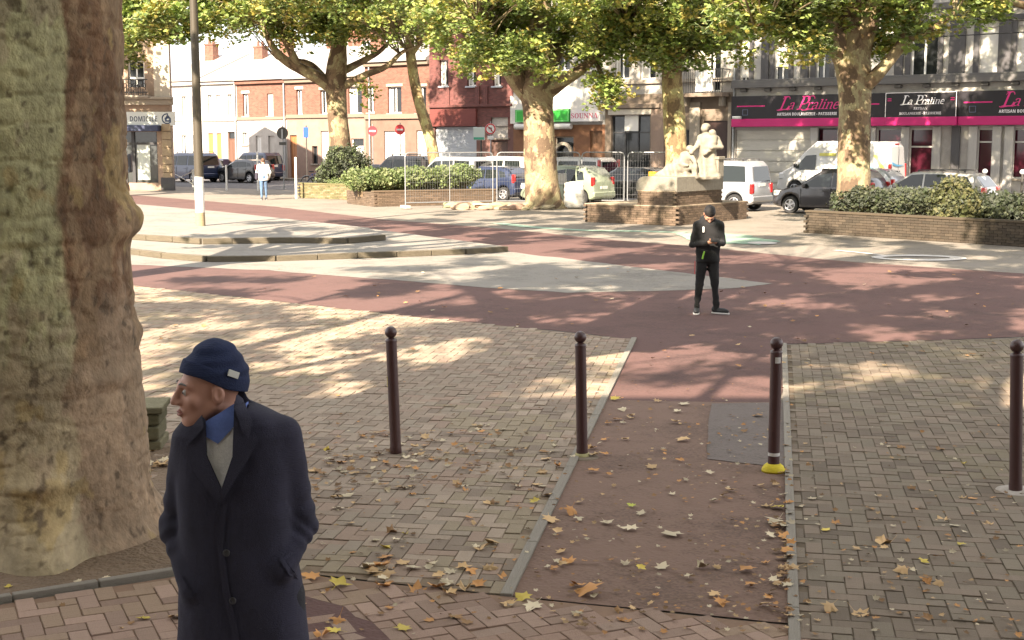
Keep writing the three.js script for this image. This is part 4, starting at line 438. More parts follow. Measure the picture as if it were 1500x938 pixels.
{ // bakery
  const b = house('bakery', 'grey corner building with black and magenta bakery sign', [1073, 1640], 14, mBakeryWall), T = b.t;
  const wy0 = yAt(1300, 114), wy1 = yAt(1300, 47); const wins = [[1085, 1098, 0.9], [1136, 1156, 0.68], [1196, 1216, 0.1], [1335, 1374, 0], [1435, 1462, 1], [1490, 1518, 1], [1560, 1590, 0]];
  for (const [x0, x1, bl] of wins) { const r = b.rect(x0, 50, x1, 113); r[1] = wy0 + 0.02; r[3] = wy1; b.win(r, { blind: bl || undefined, cols: x1 - x0 > 34 ? 2 : 2 }); b.win([r[0], r[3] + 1.6, r[2], r[3] + 3.6], {}); const w = r[2] - r[0]; for (const s of [-1, 1]) mesh('surround', rbox(0.26, wy1 - wy0 + 0.25, 0.09, 0.02, (s < 0 ? r[0] - 0.14 : r[2] + 0.14), (wy0 + wy1) / 2 + 0.12, 0.03), mPil, T); mesh('surround', rbox(w + 0.54, 0.26, 0.12, 0.04, (r[0] + r[2]) / 2, wy1 + 0.38, 0.045), mPil, T); }
  const front = b.rect(1077, 190, 1189, 284); b.shutter(front, mottled(0.5, 0.48, 0.44, 0.7, 3), 0.5); 
  const mMar = new THREE.MeshPhysicalMaterial({ color: C(0.05, 0.008, 0.016), roughness: 0.08 }); for (const [x0, x1] of [[1196, 1226], [1282, 1322], [1330, 1366], [1430, 1456], [1482, 1512], [1540, 1580]]) b.win(b.rect(x0, 188, x1, x0 === 1330 ? 288 : 262), { cols: 1, glass: mMar, transom: true, frame: x0 < 1250 ? mDarkFrame : mShutterW });
  b.walls([[0, yAt(1300, 184), mottled(0.36, 0.34, 0.33, 0.85, 2)], [yAt(1300, 184), b.H, mBakeryWall]]); const c0 = yAt(1300, 124); b.band('cornice', c0, 0.32, 0.34, mCornice); b.band('cornice', c0 + 0.32, 0.1, 0.24, mCornice); for (let x = 0.6; x < b.W - 0.4; x += 1.35) mesh('modillion', rbox(0.34, 0.16, 0.24, 0.04, x, c0 - 0.1, 0.1), mCornice, T); b.band('string_course', wy1 + 0.9, 0.3, 0.2, mCornice); b.roof(3, mRoofTile); b.band('cornice', b.H - 0.4, 0.45, 0.4, mCornice);
  for (const px of [1122, 1180, 1234, 1318, 1403, 1475, 1532]) { const x = FX(px, 80)[0] - b.X0; mesh('pilaster', rbox(px === 1403 ? 0.75 : 0.42, wy1 + 0.85 - wy0, 0.13, 0.03, x, (wy0 + wy1 + 0.85) / 2, 0.055), mPil, T); }
  for (const px of [1193, 1277, 1326, 1372, 1400, 1425, 1460, 1478, 1520]) { const x = FX(px, 230)[0] - b.X0; mesh('pilaster', rbox(0.4, yAt(1300, 186), 0.14, 0.03, x, yAt(1300, 186) / 2, 0.06), px === 1400 ? mPil : mBakeryWall, T); }
  const mag = M(0.46, 0.006, 0.13, 0.5), blk = '#17131a';
  const mk = (x0, x1, boxed, out) => { const r = b.rect(x0, 137, x1, 172), q = b.rect(x0, 172, x1, 185); const yb = yAt(1300, 172), yt = yAt(1300, 136.5), ym = yAt(1300, 184.5); r[1] = yb; r[3] = yt; q[1] = ym; q[3] = yb - 0.004; const s = sub('sign', T); mesh('box', box(r[2] - r[0], yt - yb, out, (r[0] + r[2]) / 2, (yt + yb) / 2, out / 2 + 0.003), M(0.012, 0.01, 0.014, 0.5), s); mesh('magenta_band', rbox(q[2] - q[0], q[3] - q[1], out + 0.02, 0.02, (q[0] + q[2]) / 2, (q[1] + q[3]) / 2, out / 2 + 0.012), mag, s); const n = (r[2] - r[0]) / (yt - yb), H = 256, W = Math.round(Math.min(1400, H * n)), k = W / (H * n);
    sign(s, r, out + 0.006, W, H, (c) => { c.fillStyle = blk; c.fillRect(0, 0, W, H); if (boxed) { script(c, W / 2, H * 0.33, 0.8, k, '#e9e4e6'); words(c, 'ARTISAN', W / 2, H * 0.66, 'bold 36px serif', '#d9d3d6', 0.9); words(c, 'BOULANGERIE - PATISSERIE', W / 2, H * 0.86, 'bold 36px serif', '#d9d3d6', 0.86 * Math.min(1, W / 560)); c.strokeStyle = '#e6dfdf'; c.lineWidth = 14; c.strokeRect(0, 0, W, H + 20); c.fillStyle = '#c2186e'; c.fillRect(22, 60, 44, 9); c.fillRect(22, 80, 44, 9); c.fillRect(W - 66, 60, 44, 9); c.fillRect(W - 66, 80, 44, 9); }
      else { const cx = W * 0.5; script(c, cx, H * 0.37, 1.25, k, '#d32b7b'); words(c, 'ARTISAN BOULANGERIE - PATISSERIE', cx + 10, H * 0.82, 'bold 44px sans-serif', '#e6e0e2', k * 0.92); c.fillStyle = '#c2186e'; c.fillRect(W * 0.04, H * 0.42, W * 0.19, 14); c.fillRect(W * 0.77, H * 0.42, W * 0.19, 14); c.strokeStyle = '#59607a'; c.lineWidth = 5; c.strokeRect(W * 0.08, H * 0.6, 62 * k, 60); c.strokeRect(W * 0.87, H * 0.6, 62 * k, 60); } }, 'sign_face'); };
  mk(1075.5, 1301.5, false, 0.3); mk(1302, 1406, true, 0.42); mk(1406.5, 1638, false, 0.3);
  b.pipe(0.06, 0.1, b.H); const sp = FX(1084, 174, 0.5), sg = sub('spotlight', T); mesh('arm', bar(V(sp[0] - b.X0, sp[1], 0.3), V(sp[0] - b.X0, sp[1] + 0.05, 0.8), 0.025, 6), mZinc, sg); mesh('housing', rbox(0.45, 0.14, 0.2, 0.04, sp[0] - b.X0, sp[1] + 0.05, 0.85), mShutterW, sg);
}
{ // corner shop at the left, facing the square
  const d = 69, Q = (x0, y0, x1, y1) => { const a = P(x0, y0, d), b = P(x1, y1, d); return [a.x, b.y, b.x, a.y]; }, E = Q(60, 0, 254, 279), t = thing('corner_shop', 'corner building with blue striped shop front and iron balcony', 'building', V(E[0], 0, -d)), lo = (r) => [r[0] - E[0], r[1], r[2] - E[0], r[3]], W = E[2] - E[0], H = 12.5;
  const holes = [], sh = new THREE.Shape(); const cut = (r) => { holes.push(r); const p = new THREE.Path(); p.moveTo(r[0], r[1]); p.lineTo(r[0], r[3]); p.lineTo(r[2], r[3]); p.lineTo(r[2], r[1]); p.closePath(); sh.holes.push(p); };
  sh.moveTo(0, 0); sh.lineTo(W, 0); sh.lineTo(W, H); sh.lineTo(0, H); sh.closePath(); const mB = mottled(0.34, 0.25, 0.19, 0.9, 2.5);
  for (const r0 of [[186, 88, 212, 128], [186, 10, 212, 50], [110, 88, 136, 128]]) { const r = lo(Q(...r0)), g = sub('window', t); cut(r); const cx = (r[0] + r[2]) / 2, cy = (r[1] + r[3]) / 2, w = r[2] - r[0], h = r[3] - r[1]; mesh('frame', join([box(0.08, h, 0.07, r[0] + 0.04, cy, -0.2), box(0.08, h, 0.07, r[2] - 0.04, cy, -0.2), box(0.08, h, 0.066, cx, cy, -0.2), box(w - 0.2, 0.08, 0.06, cx, r[3] - 0.04, -0.2), box(w - 0.2, 0.08, 0.06, cx, r[1] + h * 0.35, -0.2)]), mWhiteFrame, g); for (const s of [-1, 1]) mesh('pane', box(w / 2 - 0.1, h - 0.08, 0.012, cx + s * w / 4, cy, -0.22), mGlass, g); }
  const sw = lo(Q(120, 193, 232, 268)); cut(sw); const g = sub('shop_window', t); const mShop = new THREE.MeshPhysicalMaterial({ color: C(0.05, 0.055, 0.055), roughness: 0.07 }); mesh('pane', box(sw[2] - sw[0], sw[3] - sw[1], 0.012, (sw[0] + sw[2]) / 2, (sw[1] + sw[3]) / 2, -0.25), mShop, g); const bars = []; for (const px of [122, 160, 193, 230]) { const x = P(px, 200, d).x - E[0]; bars.push(box(0.16, sw[3] - sw[1], 0.1, x, (sw[1] + sw[3]) / 2, -0.2)); } bars.push(box(sw[2] - sw[0], 0.12, 0.09, (sw[0] + sw[2]) / 2, sw[3] - 0.6, -0.2)); mesh('frame', join(bars), mDarkFrame, g); const po = lo(Q(199, 211, 219, 264)); mesh('poster', box(po[2] - po[0], po[3] - po[1], 0.02, (po[0] + po[2]) / 2, (po[1] + po[3]) / 2, -0.22), mottled(0.55, 0.6, 0.58, 0.7, 0.9), g);
  mesh('wall', new THREE.ExtrudeGeometry(sh, { depth: 0.34, bevelEnabled: false }).translate(0, 0, -0.34), mB, t); mesh('core', slab([V(0.03, 0, -0.36), V(W - 0.15, 0, -0.36), V(W - 4.6, 0, -9), V(0.03, 0, -9)], 0, H - 0.1), mGreyWall, t);
  const sg = lo(Q(62, 164, 257, 184)); const so = sub('sign', t); mesh('board', box(sg[2] - sg[0], sg[3] - sg[1], 0.14, (sg[0] + sg[2]) / 2, (sg[1] + sg[3]) / 2, 0.08), mottled(0.55, 0.55, 0.53, 0.6, 3), so); sign(so, sg, 0.154, 1400, 144, (c, w, h) => { c.fillStyle = '#c9cbc6'; c.fillRect(0, 0, w, h); words(c, 'DOMICILE', w * 0.765, h * 0.52, 'bold 76px sans-serif', '#3a4150', 0.8); words(c, 'A', w * 0.62, h * 0.52, 'bold 76px sans-serif', '#3a4150', 0.8); c.strokeStyle = '#2c3a55'; c.lineWidth = 13; c.beginPath(); c.arc(w * 0.942, h * 0.5, 50, 0.7, 5.0); c.stroke(); c.fillStyle = '#2c3a55'; const lx = w * 0.948, ly = h * 0.48; c.beginPath(); c.moveTo(lx - 34, ly); c.lineTo(lx, ly - 42); c.lineTo(lx + 34, ly); c.lineTo(lx + 34, ly + 36); c.lineTo(lx - 28, ly + 36); c.closePath(); c.fill(); c.fillStyle = '#c9cbc6'; c.fillRect(lx - 8, ly + 2, 22, 16); }, 'lettering');
  const aw = lo(Q(70, 184, 236, 192)); mesh('awning', rbox(aw[2] - aw[0], 0.32, 0.6, 0.05, (aw[0] + aw[2]) / 2, (aw[1] + aw[3]) / 2, 0.32), M(0.04, 0.05, 0.1, 0.7), t); for (const [p, h, o] of [[150, 0.28, 0.3], [144, 0.14, 0.44]]) { const y = P(200, p, d).y; mesh('cornice', rbox(W + 0.3, h, o, 0.03, W / 2, y, o / 2 - 0.02), mStone, t); }
  const ql = lo(Q(237, 190, 254, 279)); mesh('pilaster', join([0, 1, 2, 3, 4, 5, 6].map((i) => rbox(ql[2] - ql[0], 0.4, 0.16, 0.03, (ql[0] + ql[2]) / 2, 0.9 + i * 0.42 - 0.2, 0.075))), mottled(0.36, 0.28, 0.19, 0.9, 1.2), t); mesh('plinth', box(ql[2] - ql[0] + 0.2, 0.66, 0.2, (ql[0] + ql[2]) / 2, 0.33, 0.08), mPil, t); mesh('corner_stones', box(0.8, H - P(0, 150, d).y - 0.2, 0.08, W - 0.4, (H + P(0, 150, d).y) / 2, 0.03), mottled(0.5, 0.44, 0.37, 0.9, 1.6), t);
  const bl = lo(Q(184, 117, 218, 140)), bg = sub('balcony', t); const rb = []; for (let x = bl[0]; x <= bl[2] + 0.01; x += 0.12) rb.push(bar(V(x, bl[1], 0.4), V(x, bl[3], 0.4), 0.02, 5)); rb.push(box(bl[2] - bl[0] + 0.1, 0.05, 0.05, (bl[0] + bl[2]) / 2, bl[3], 0.4), box(bl[2] - bl[0] + 0.1, 0.05, 0.05, (bl[0] + bl[2]) / 2, bl[1] + 0.15, 0.4)); for (let x = bl[0] + 0.06; x < bl[2]; x += 0.24) rb.push(new THREE.TorusGeometry(0.1, 0.015, 5, 12).translate(x, (bl[1] + bl[3]) / 2 + 0.1, 0.4)); mesh('railing', join(rb), mDarkFrame, bg); mesh('floor', rbox(bl[2] - bl[0] + 0.2, 0.12, 0.5, 0.03, (bl[0] + bl[2]) / 2, bl[1] - 0.07, 0.24), mStone, bg);
}
{ // brick gable of a taller house behind the terrace
  const c = FP(FX(320, 100)[0] - 1, -16), t = thing('brick_house', 'tall red brick house rising behind the white terrace roofs', 'building', c, FA.turn); mesh('wall', box(9, 11.5, 6, 0, 5.75, -3), mBrickRed, t); const s = new THREE.Shape(); s.moveTo(-4.8, 0); s.lineTo(0, 3.2); s.lineTo(4.8, 0); s.closePath(); mesh('roof', new THREE.ExtrudeGeometry(s, { depth: 6.6, bevelEnabled: false }).translate(0, 11.48, -6.3), mRoofTile, t); for (const x of [-2.6, 0, 2.6]) { const g = sub('window', t); mesh('frame', join([box(0.09, 1.8, 0.06, x - 0.5, 9.4, 0.02), box(0.09, 1.8, 0.06, x + 0.5, 9.4, 0.02), box(0.92, 0.09, 0.06, x, 10.26, 0.02), box(0.08, 1.6, 0.05, x, 9.4, 0.02)]), mWhiteFrame, g); mesh('pane', box(0.92, 1.7, 0.012, x, 9.38, 0.008), mGlass, g); }
}
// ---- the houses behind the viewer, whose roofline shades the near ground
for (const [i, [x0, x1, H, m, what]] of [[-30, -17, 13.6, mBrickRed, 'red brick'], [-17, -5, 14.2, mWhiteWall, 'white plastered'], [-5, 6, 13.8, mBrickDark, 'dark red brick'], [6, 19, 14.4, mStone, 'grey stone']].entries()) {
  const t = thing('town_house', 'tall ' + what + ' town house across the street behind the viewer', 'building', V(x0, 0, 6.6), Math.PI); t.position.x = x1; const W = x1 - x0; mesh('wall', box(W - 0.02, H, 8, W / 2, H / 2, -4), m, t); mesh('cornice', rbox(W - 0.02, 0.3, 0.4, 0.05, W / 2, H - 0.16, 0.15), mStone, t); const s = new THREE.Shape(); s.moveTo(0.2, 0); s.lineTo(-3.8, 1.9); s.lineTo(-8, 0); s.closePath(); const rf = new THREE.ExtrudeGeometry(s, { depth: W - 0.04, bevelEnabled: false }).rotateY(-Math.PI / 2); rf.translate(W - 0.02, H + 0.002, 0); mesh('roof', rf, mRoofTile, t);
  for (let f = 0; f < 4; f++) for (let k = 0; k < Math.floor(W / 3); k++) { const x = 1.6 + k * 3, y = 1 + f * 3.3, g = sub('window', t); mesh('frame', join([box(0.08, 1.9, 0.08, x - 0.55, y + 1, 0.03), box(0.08, 1.9, 0.08, x + 0.55, y + 1, 0.03), box(1.02, 0.08, 0.08, x, y + 0.09, 0.03), box(1.02, 0.08, 0.08, x, y + 1.91, 0.03), box(0.08, 1.74, 0.07, x, y + 1, 0.03)]), mWhiteFrame, g); mesh('pane', box(1.02, 1.74, 0.012, x, y + 1, 0.012), mGlass, g); }
}
// ------------------------------------------------------------------ vehicles
const poly = (pts, x) => { if (x <= pts[0][0]) return pts[0][1]; for (let i = 0; i < pts.length - 1; i++) if (x <= pts[i + 1][0]) return lerp(pts[i][1], pts[i + 1][1], (x - pts[i][0]) / (pts[i + 1][0] - pts[i][0] || 1)); return pts.at(-1)[1]; };
const mTyre = M(0.018, 0.018, 0.019, 0.85), mRim = M(0.5, 0.5, 0.52, 0.35, { metalness: 0.7 }), mCarGlass = new THREE.MeshPhysicalMaterial({ color: C(0.012, 0.016, 0.016), roughness: 0.03 }), mTrim = M(0.03, 0.03, 0.032, 0.6), mTail = new THREE.MeshPhysicalMaterial({ color: C(0.42, 0.012, 0.012), roughness: 0.15, clearcoat: 1 }), mHead = new THREE.MeshPhysicalMaterial({ color: C(0.65, 0.65, 0.66), roughness: 0.1, clearcoat: 1 }), mPlate = M(0.7, 0.69, 0.62, 0.5), mUnder = M(0.012, 0.012, 0.012, 0.9);
const paint = (r, g, b, metal = 0.3) => new THREE.MeshPhysicalMaterial({ color: C(r, g, b), roughness: 0.38, metalness: metal, clearcoat: 0.9, clearcoatRoughness: 0.08 });
const tyreGeo = (() => { const p = [[0.6, -0.1], [0.92, -0.11], [0.985, -0.085], [1, -0.04], [1, 0.04], [0.985, 0.085], [0.92, 0.11], [0.6, 0.1], [0.6, -0.1]].map(([a, b]) => new THREE.Vector2(a, b)); return new THREE.LatheGeometry(p, 28).rotateX(Math.PI / 2); })();
const rimGeo = (() => { const l = [new THREE.TorusGeometry(0.6, 0.05, 6, 26), new THREE.CylinderGeometry(0.12, 0.12, 0.1, 12).rotateX(Math.PI / 2)]; for (let i = 0; i < 5; i++) l.push(rbox(0.17, 0.56, 0.06, 0.02, 0, 0.34, 0).rotateZ(i * Math.PI * 2 / 5)); return join(l); })(), hubBack = new THREE.CylinderGeometry(0.6, 0.6, 0.04, 20).rotateX(Math.PI / 2);
function vehicle(o) { // +X forward, left side is -Z
  const t = thing(o.name, o.label, o.cat || 'car', o.pos, o.turn, o.group), L = o.L, W = o.W, r = o.r, tum = o.tumble ?? 0.26, x0 = -L / 2, x1 = L / 2, R = r + 0.055;
  const wl = (x) => { const q = Math.abs(x) / (L / 2); return W / 2 * (1 - (x > 0 ? 0.2 : 0.1) * Math.pow(q, x > 0 ? 5 : 9)); }, top = (x) => poly(o.top, x), belt = (x) => Math.min(poly(o.belt, x), top(x) - 0.005), bot = (x) => { let b = 0.2 + 0.1 * Math.pow(Math.abs(x) / (L / 2), 8); for (const w of o.axles) { const q = x - w; if (Math.abs(q) < R) b = Math.max(b, r + Math.sqrt(R * R - q * q)); } return b; };
  const wAt = (x, h) => { const b = belt(x); return h <= b ? wl(x) - 0.02 * sstep(b - 0.3, b, h) : wl(x) - 0.02 - tum * (h - b) - 0.08 * (h - b) * (h - b); };
  const xs = new Set(); for (let i = 0; i <= 70; i++) xs.add(+(x0 + L * i / 70).toFixed(3)); for (const w of o.axles) for (let i = -10; i <= 10; i++) xs.add(+(w + R * Math.sin(i / 10 * Math.PI / 2)).toFixed(3)); for (const [x] of [...o.top, ...o.belt]) xs.add(+clamp(x, x0, x1).toFixed(3)); const st = [...xs].sort((a, b) => a - b), N = 15, pos = [], idx = [];
  for (const x of st) { const T = top(x), B = belt(x), b = Math.min(bot(x), B - 0.05), q = Math.min(0.075, (T - B) * 0.4), w = wl(x), half = [[0, b], [w - 0.07, b], [w - 0.012, b + 0.05], [w, lerp(b, B, 0.5)], [wAt(x, B - 0.05), B - 0.05], [wAt(x, B), B], [wAt(x, T - q), T - q], [wAt(x, T - q) - q * 1.05, T]]; for (const [z, y] of half) pos.push(x, y, -z); pos.push(x, T + (T - B > 0.2 ? 0.015 : 0.012), 0); for (let i = half.length - 1; i > 0; i--) pos.push(x, half[i][1], half[i][0]); }
  const n = 16; for (let i = 0; i < st.length - 1; i++) for (let j = 0; j < n; j++) { const a = i * n + j, b = i * n + (j + 1) % n, c = a + n, d = b + n; idx.push(a, b, c, c, b, d); } for (const [s, f] of [[0, 1], [(st.length - 1) * n, 0]]) for (let j = 1; j < n - 1; j++) f ? idx.push(s, s + j + 1, s + j) : idx.push(s, s + j, s + j + 1);
  let g = new THREE.BufferGeometry(); g.setAttribute('position', new THREE.Float32BufferAttribute(pos, 3)); g.setIndex(idx); g = toCreasedNormals(g, 0.55); g.setAttribute('uv', new THREE.Float32BufferAttribute(g.attributes.position.count * 2, 2)); mesh('body', g, o.paint, t);
  const liners = []; for (const w of o.axles) for (const s of [-1, 1]) liners.push(box(R * 1.9, R * 1.3, 0.3, w, r + 0.1, s * (W / 2 - 0.36))); liners.push(box(L * 0.8, 0.2, W * 0.6, 0, 0.32, 0)); mesh('underbody', join(liners), mUnder, t);
  const side = (pts, s, off, m, name, parent = t) => { const sh = new THREE.Shape(pts.map(([a, b]) => new THREE.Vector2(a, b))), q = new THREE.ShapeGeometry(sh), p = q.attributes.position; for (let i = 0; i < p.count; i++) { const x = p.getX(i), y = p.getY(i); p.setXYZ(i, x, y, s * (wAt(x, y) + off)); } q.computeVertexNormals(); return mesh(name, q, m, parent); };
  for (const s of [-1, 1]) { for (const w of o.windows) side(w, s, 0.008, mCarGlass, 'window'); const seams = []; for (const [xa, xb, ya] of o.doors || []) { for (const x of [xa, xb]) { const yb = belt(x); seams.push(box(0.012, yb - ya - 0.02, 0.012, x, (ya + yb) / 2, s * (wAt(x, (ya + yb) / 2) + 0.001))); } const h = mesh('door_handle', rbox(0.18, 0.035, 0.04, 0.012, xa + 0.22, belt(xa) - 0.12, s * (wAt(xa + 0.2, belt(xa) - 0.12) + 0.012)), o.handle || o.paint, t); } for (const q of seams) mesh('door_gap', q, mTrim, t); if (o.rub) side([[o.rub[0], o.rub[2]], [o.rub[1], o.rub[2]], [o.rub[1], o.rub[3]], [o.rub[0], o.rub[3]]], s, 0.012, o.rubMat || mTrim, 'side_moulding'); if (o.mirror) mesh('mirror', rbox(0.13, 0.17, 0.22, 0.05, o.mirror[0], o.mirror[1], s * (wAt(o.mirror[0], o.mirror[1]) + 0.1)), o.mirrorMat || o.paint, t); if (o.rails) mesh('roof_rail', join([bar(V(o.rails[0], o.rails[2], s * (wAt(0, o.rails[2] - 0.06) - 0.07)), V(o.rails[1], o.rails[2], s * (wAt(0, o.rails[2] - 0.06) - 0.07)), 0.02, 6), box(0.06, 0.08, 0.04, o.rails[0], o.rails[2] - 0.03, s * (wAt(0, o.rails[2] - 0.06) - 0.07)), box(0.06, 0.08, 0.04, o.rails[1], o.rails[2] - 0.03, s * (wAt(0, o.rails[2] - 0.06) - 0.07))]), mTrim, t); }
  const cross = ([a, b], inset, name, m, div = 0) => { const dx = b[0] - a[0], dy = b[1] - a[1], l = Math.hypot(dx, dy), nx = -dy / l * (a[0] > 0 ? -1 : 1), ny = Math.abs(dx / l), sg = a[0] > 0 ? 1 : -1, q = [], id = []; for (let i = 0; i <= 4; i++) { const u = i / 4, x = lerp(a[0], b[0], u), y = lerp(a[1], b[1], u); for (let k = 0; k <= 6; k++) { const v = k / 6 * 2 - 1, w = Math.max(0.1, wAt(clamp(x, x0 + 0.02, x1 - 0.02), y) - inset); q.push(x + sg * Math.abs(dy / l) * (0.014 - 0.0 * v * v), y + ny * 0.014, v * w); } } for (let i = 0; i < 4; i++) for (let k = 0; k < 6; k++) { const e = i * 7 + k; id.push(e, e + 1, e + 7, e + 7, e + 1, e + 8); } const gg = new THREE.BufferGeometry(); gg.setAttribute('position', new THREE.Float32BufferAttribute(q, 3)); gg.setIndex(id); gg.computeVertexNormals(); gg.setAttribute('uv', new THREE.Float32BufferAttribute(q.length / 3 * 2, 2)); return mesh(name, gg, m, t); };
  if (o.windshield) cross(o.windshield, 0.1, 'windshield', mCarGlass); if (o.rearGlass) cross(o.rearGlass, o.rearInset ?? 0.13, 'rear_window', mCarGlass);
  for (const s of [-1, 1]) { const T = o.tail; mesh('taillight', rbox(0.12, T[2], T[1], 0.03, poly(o.rear, T[0]) + 0.035, T[0], s * (W / 2 - T[1] / 2 - (T[3] ?? 0.05))), mTail, t); const h = o.head; mesh('headlight', rbox(0.28, h[2], h[1], 0.06, x1 - 0.17 + (h[3] || 0), h[0], s * (W / 2 - h[1] / 2 - 0.11)), mHead, t); for (const w of o.axles) { const wh = sub('wheel', t); wh.position.set(w, r, s * (W / 2 - 0.115)); wh.scale.set(r, r, r); mesh('tyre', tyreGeo, mTyre, wh); const rm = mesh('rim', join([rimGeo.clone().translate(0, 0, s * 0.3 / 1), hubBack.clone()]), mRim, wh); tyreGeo; wh.children[0].scale.z = 3.0; rm.position.z = 0; } }
  mesh('rear_bumper', rbox(0.14, 0.22, W - 0.12, 0.05, x0 + 0.035, o.bumper || 0.45, 0), o.bumperMat || o.paint, t); mesh('front_bumper', rbox(0.16, 0.22, W * 0.78, 0.06, x1 - 0.07, 0.42, 0), o.bumperMat || o.paint, t); mesh('number_plate', box(0.012, 0.11, 0.5, poly(o.rear, o.plate || 0.8) - 0.012, o.plate || 0.8, 0), mPlate, t); if (o.extra) o.extra(t, { side, wAt, cross }); return t;
}
// body types
const T_VAN = (L) => { const a = -L / 2, b = L / 2; return { L, W: 1.74, r: 0.31, axles: [a + 0.72, b - 0.78], tumble: 0.12, top: [[a, 0.5], [a + 0.03, 0.95], [a + 0.14, 1.62], [a + 0.3, 1.79], [0, 1.82], [b - 1.75, 1.78], [b - 1.0, 1.12], [b - 0.45, 0.98], [b - 0.08, 0.8], [b, 0.55]], belt: [[a, 0.95], [b - 1.0, 1.02], [b - 0.4, 0.93], [b, 0.5]], rear: [[0.2, a], [0.95, a + 0.03], [1.62, a + 0.14]], windshield: [[b - 1.0, 1.13], [b - 1.72, 1.74]], rearGlass: [[a + 0.045, 1.08], [a + 0.125, 1.6]], windows: [[[b - 1.05, 1.06], [b - 1.72, 1.6], [b - 2.1, 1.62], [b - 2.1, 1.06]], [[b - 2.18, 1.06], [b - 2.18, 1.62], [a + 1.3, 1.64], [a + 1.3, 1.06]], [[a + 1.2, 1.06], [a + 1.2, 1.64], [a + 0.36, 1.62], [a + 0.28, 1.06]]], doors: [[a + 1.25, b - 2.14, 0.35], [b - 2.14, b - 1.08, 0.35]], tail: [0.82, 0.2, 0.36, 0.02], head: [0.78, 0.32, 0.2], mirror: [b - 1.25, 1.1], rails: [a + 0.5, b - 2.0, 1.87], plate: 0.95 }; };
const T_HATCH = (L, H) => { const a = -L / 2, b = L / 2, k = H / 1.5; return { L, W: 1.66, r: 0.3, axles: [a + 0.58, b - 0.72], top: [[a, 0.45], [a + 0.04, 0.92], [a + 0.2, 1.2 * k], [a + 0.42, 1.42 * k], [a + 0.85, 1.49 * k], [0.1, 1.5 * k], [b - 1.75, 1.41 * k], [b - 1.0, 0.98], [b - 0.5, 0.86], [b - 0.12, 0.7], [b, 0.45]], belt: [[a, 0.92], [a + 0.5, 0.95], [b - 1.05, 0.88], [b - 0.4, 0.78], [b, 0.45]], rear: [[0.2, a], [0.92, a + 0.04], [1.2, a + 0.2]], windshield: [[b - 1.02, 1.0], [b - 1.72, 1.39 * k]], rearGlass: [[a + 0.09, 0.99], [a + 0.4, 1.39 * k]], windows: [[[b - 1.12, 0.94], [b - 1.75, 1.3 * k], [b - 2.2, 1.37 * k], [b - 2.2, 0.95]], [[b - 2.26, 0.95], [b - 2.26, 1.37 * k], [a + 0.95, 1.36 * k], [a + 0.82, 0.98]], [[a + 0.76, 1.0], [a + 0.88, 1.34 * k], [a + 0.55, 1.26 * k], [a + 0.45, 1.02]]], doors: [[a + 0.85, b - 2.23, 0.33], [b - 2.23, b - 1.12, 0.33]], tail: [0.95, 0.18, 0.36, 0.05], head: [0.7, 0.34, 0.2], mirror: [b - 1.28, 0.98], plate: 0.72 }; };
const T_ESTATE = (L) => { const a = -L / 2, b = L / 2; return { L, W: 1.74, r: 0.31, axles: [a + 0.85, b - 0.85], top: [[a, 0.5], [a + 0.04, 0.95], [a + 0.35, 1.34], [a + 0.6, 1.44], [0, 1.5], [b - 2.0, 1.46], [b - 1.25, 0.98], [b - 0.5, 0.86], [b - 0.1, 0.7], [b, 0.5]], belt: [[a, 0.95], [b - 1.25, 0.92], [b - 0.4, 0.8], [b, 0.5]], rear: [[0.2, a], [0.95, a + 0.04], [1.34, a + 0.35]], windshield: [[b - 1.27, 1.0], [b - 1.98, 1.42]], rearGlass: [[a + 0.08, 1.0], [a + 0.36, 1.34]], windows: [[[b - 1.35, 0.97], [b - 2.0, 1.38], [b - 2.4, 1.41], [b - 2.4, 0.98]], [[b - 2.46, 0.98], [b - 2.46, 1.41], [a + 1.35, 1.41], [a + 1.3, 0.99]], [[a + 1.24, 1.0], [a + 1.28, 1.4], [a + 0.62, 1.34], [a + 0.42, 1.02]]], doors: [[a + 1.3, b - 2.43, 0.33], [b - 2.43, b - 1.35, 0.33]], tail: [0.9, 0.3, 0.2, 0.04], head: [0.7, 0.36, 0.2], mirror: [b - 1.5, 1.02], rails: [a + 0.75, b - 2.2, 1.54], plate: 0.75 }; };
const T_BIG = (L, H) => { const a = -L / 2, b = L / 2; return { L, W: 2.0, r: 0.34, axles: [a + 0.95, b - 0.95], tumble: 0.06, top: [[a, 0.55], [a + 0.02, 1.0], [a + 0.08, H - 0.25], [a + 0.22, H - 0.04], [0, H], [b - 1.9, H - 0.02], [b - 1.4, H - 0.45], [b - 0.72, 1.34], [b - 0.2, 1.08], [b - 0.04, 0.8], [b, 0.55]], belt: [[a, 1.1], [b - 0.75, 1.2], [b - 0.2, 1.0], [b, 0.55]], rear: [[0.2, a], [1, a + 0.02], [2.2, a + 0.08]], windshield: [[b - 0.76, 1.36], [b - 1.4, H - 0.47]], windows: [[[b - 0.95, 1.28], [b - 1.45, 1.86], [b - 1.95, 1.9], [b - 1.95, 1.22], [b - 1.2, 1.2]]], doors: [[b - 2.02, b - 1.0, 0.4], [b - 3.4, b - 2.12, 0.4]], tail: [1.22, 0.15, 0.6, 0.02], head: [0.92, 0.3, 0.3, -0.06], mirror: [b - 1.0, 1.4], mirrorMat: mTrim, plate: 0.72 }; };
const TURN = Math.PI + FA.turn, SG = paint(0.36, 0.37, 0.385, 0.5), WH = paint(0.58, 0.57, 0.555, 0), DK = paint(0.022, 0.02, 0.022, 0.2), GN = paint(0.25, 0.29, 0.2, 0.2), BK = paint(0.012, 0.012, 0.014, 0.1), BL = paint(0.02, 0.03, 0.07, 0.3), GB = paint(0.2, 0.23, 0.28, 0.5), TN = paint(0.36, 0.35, 0.33, 0.4);
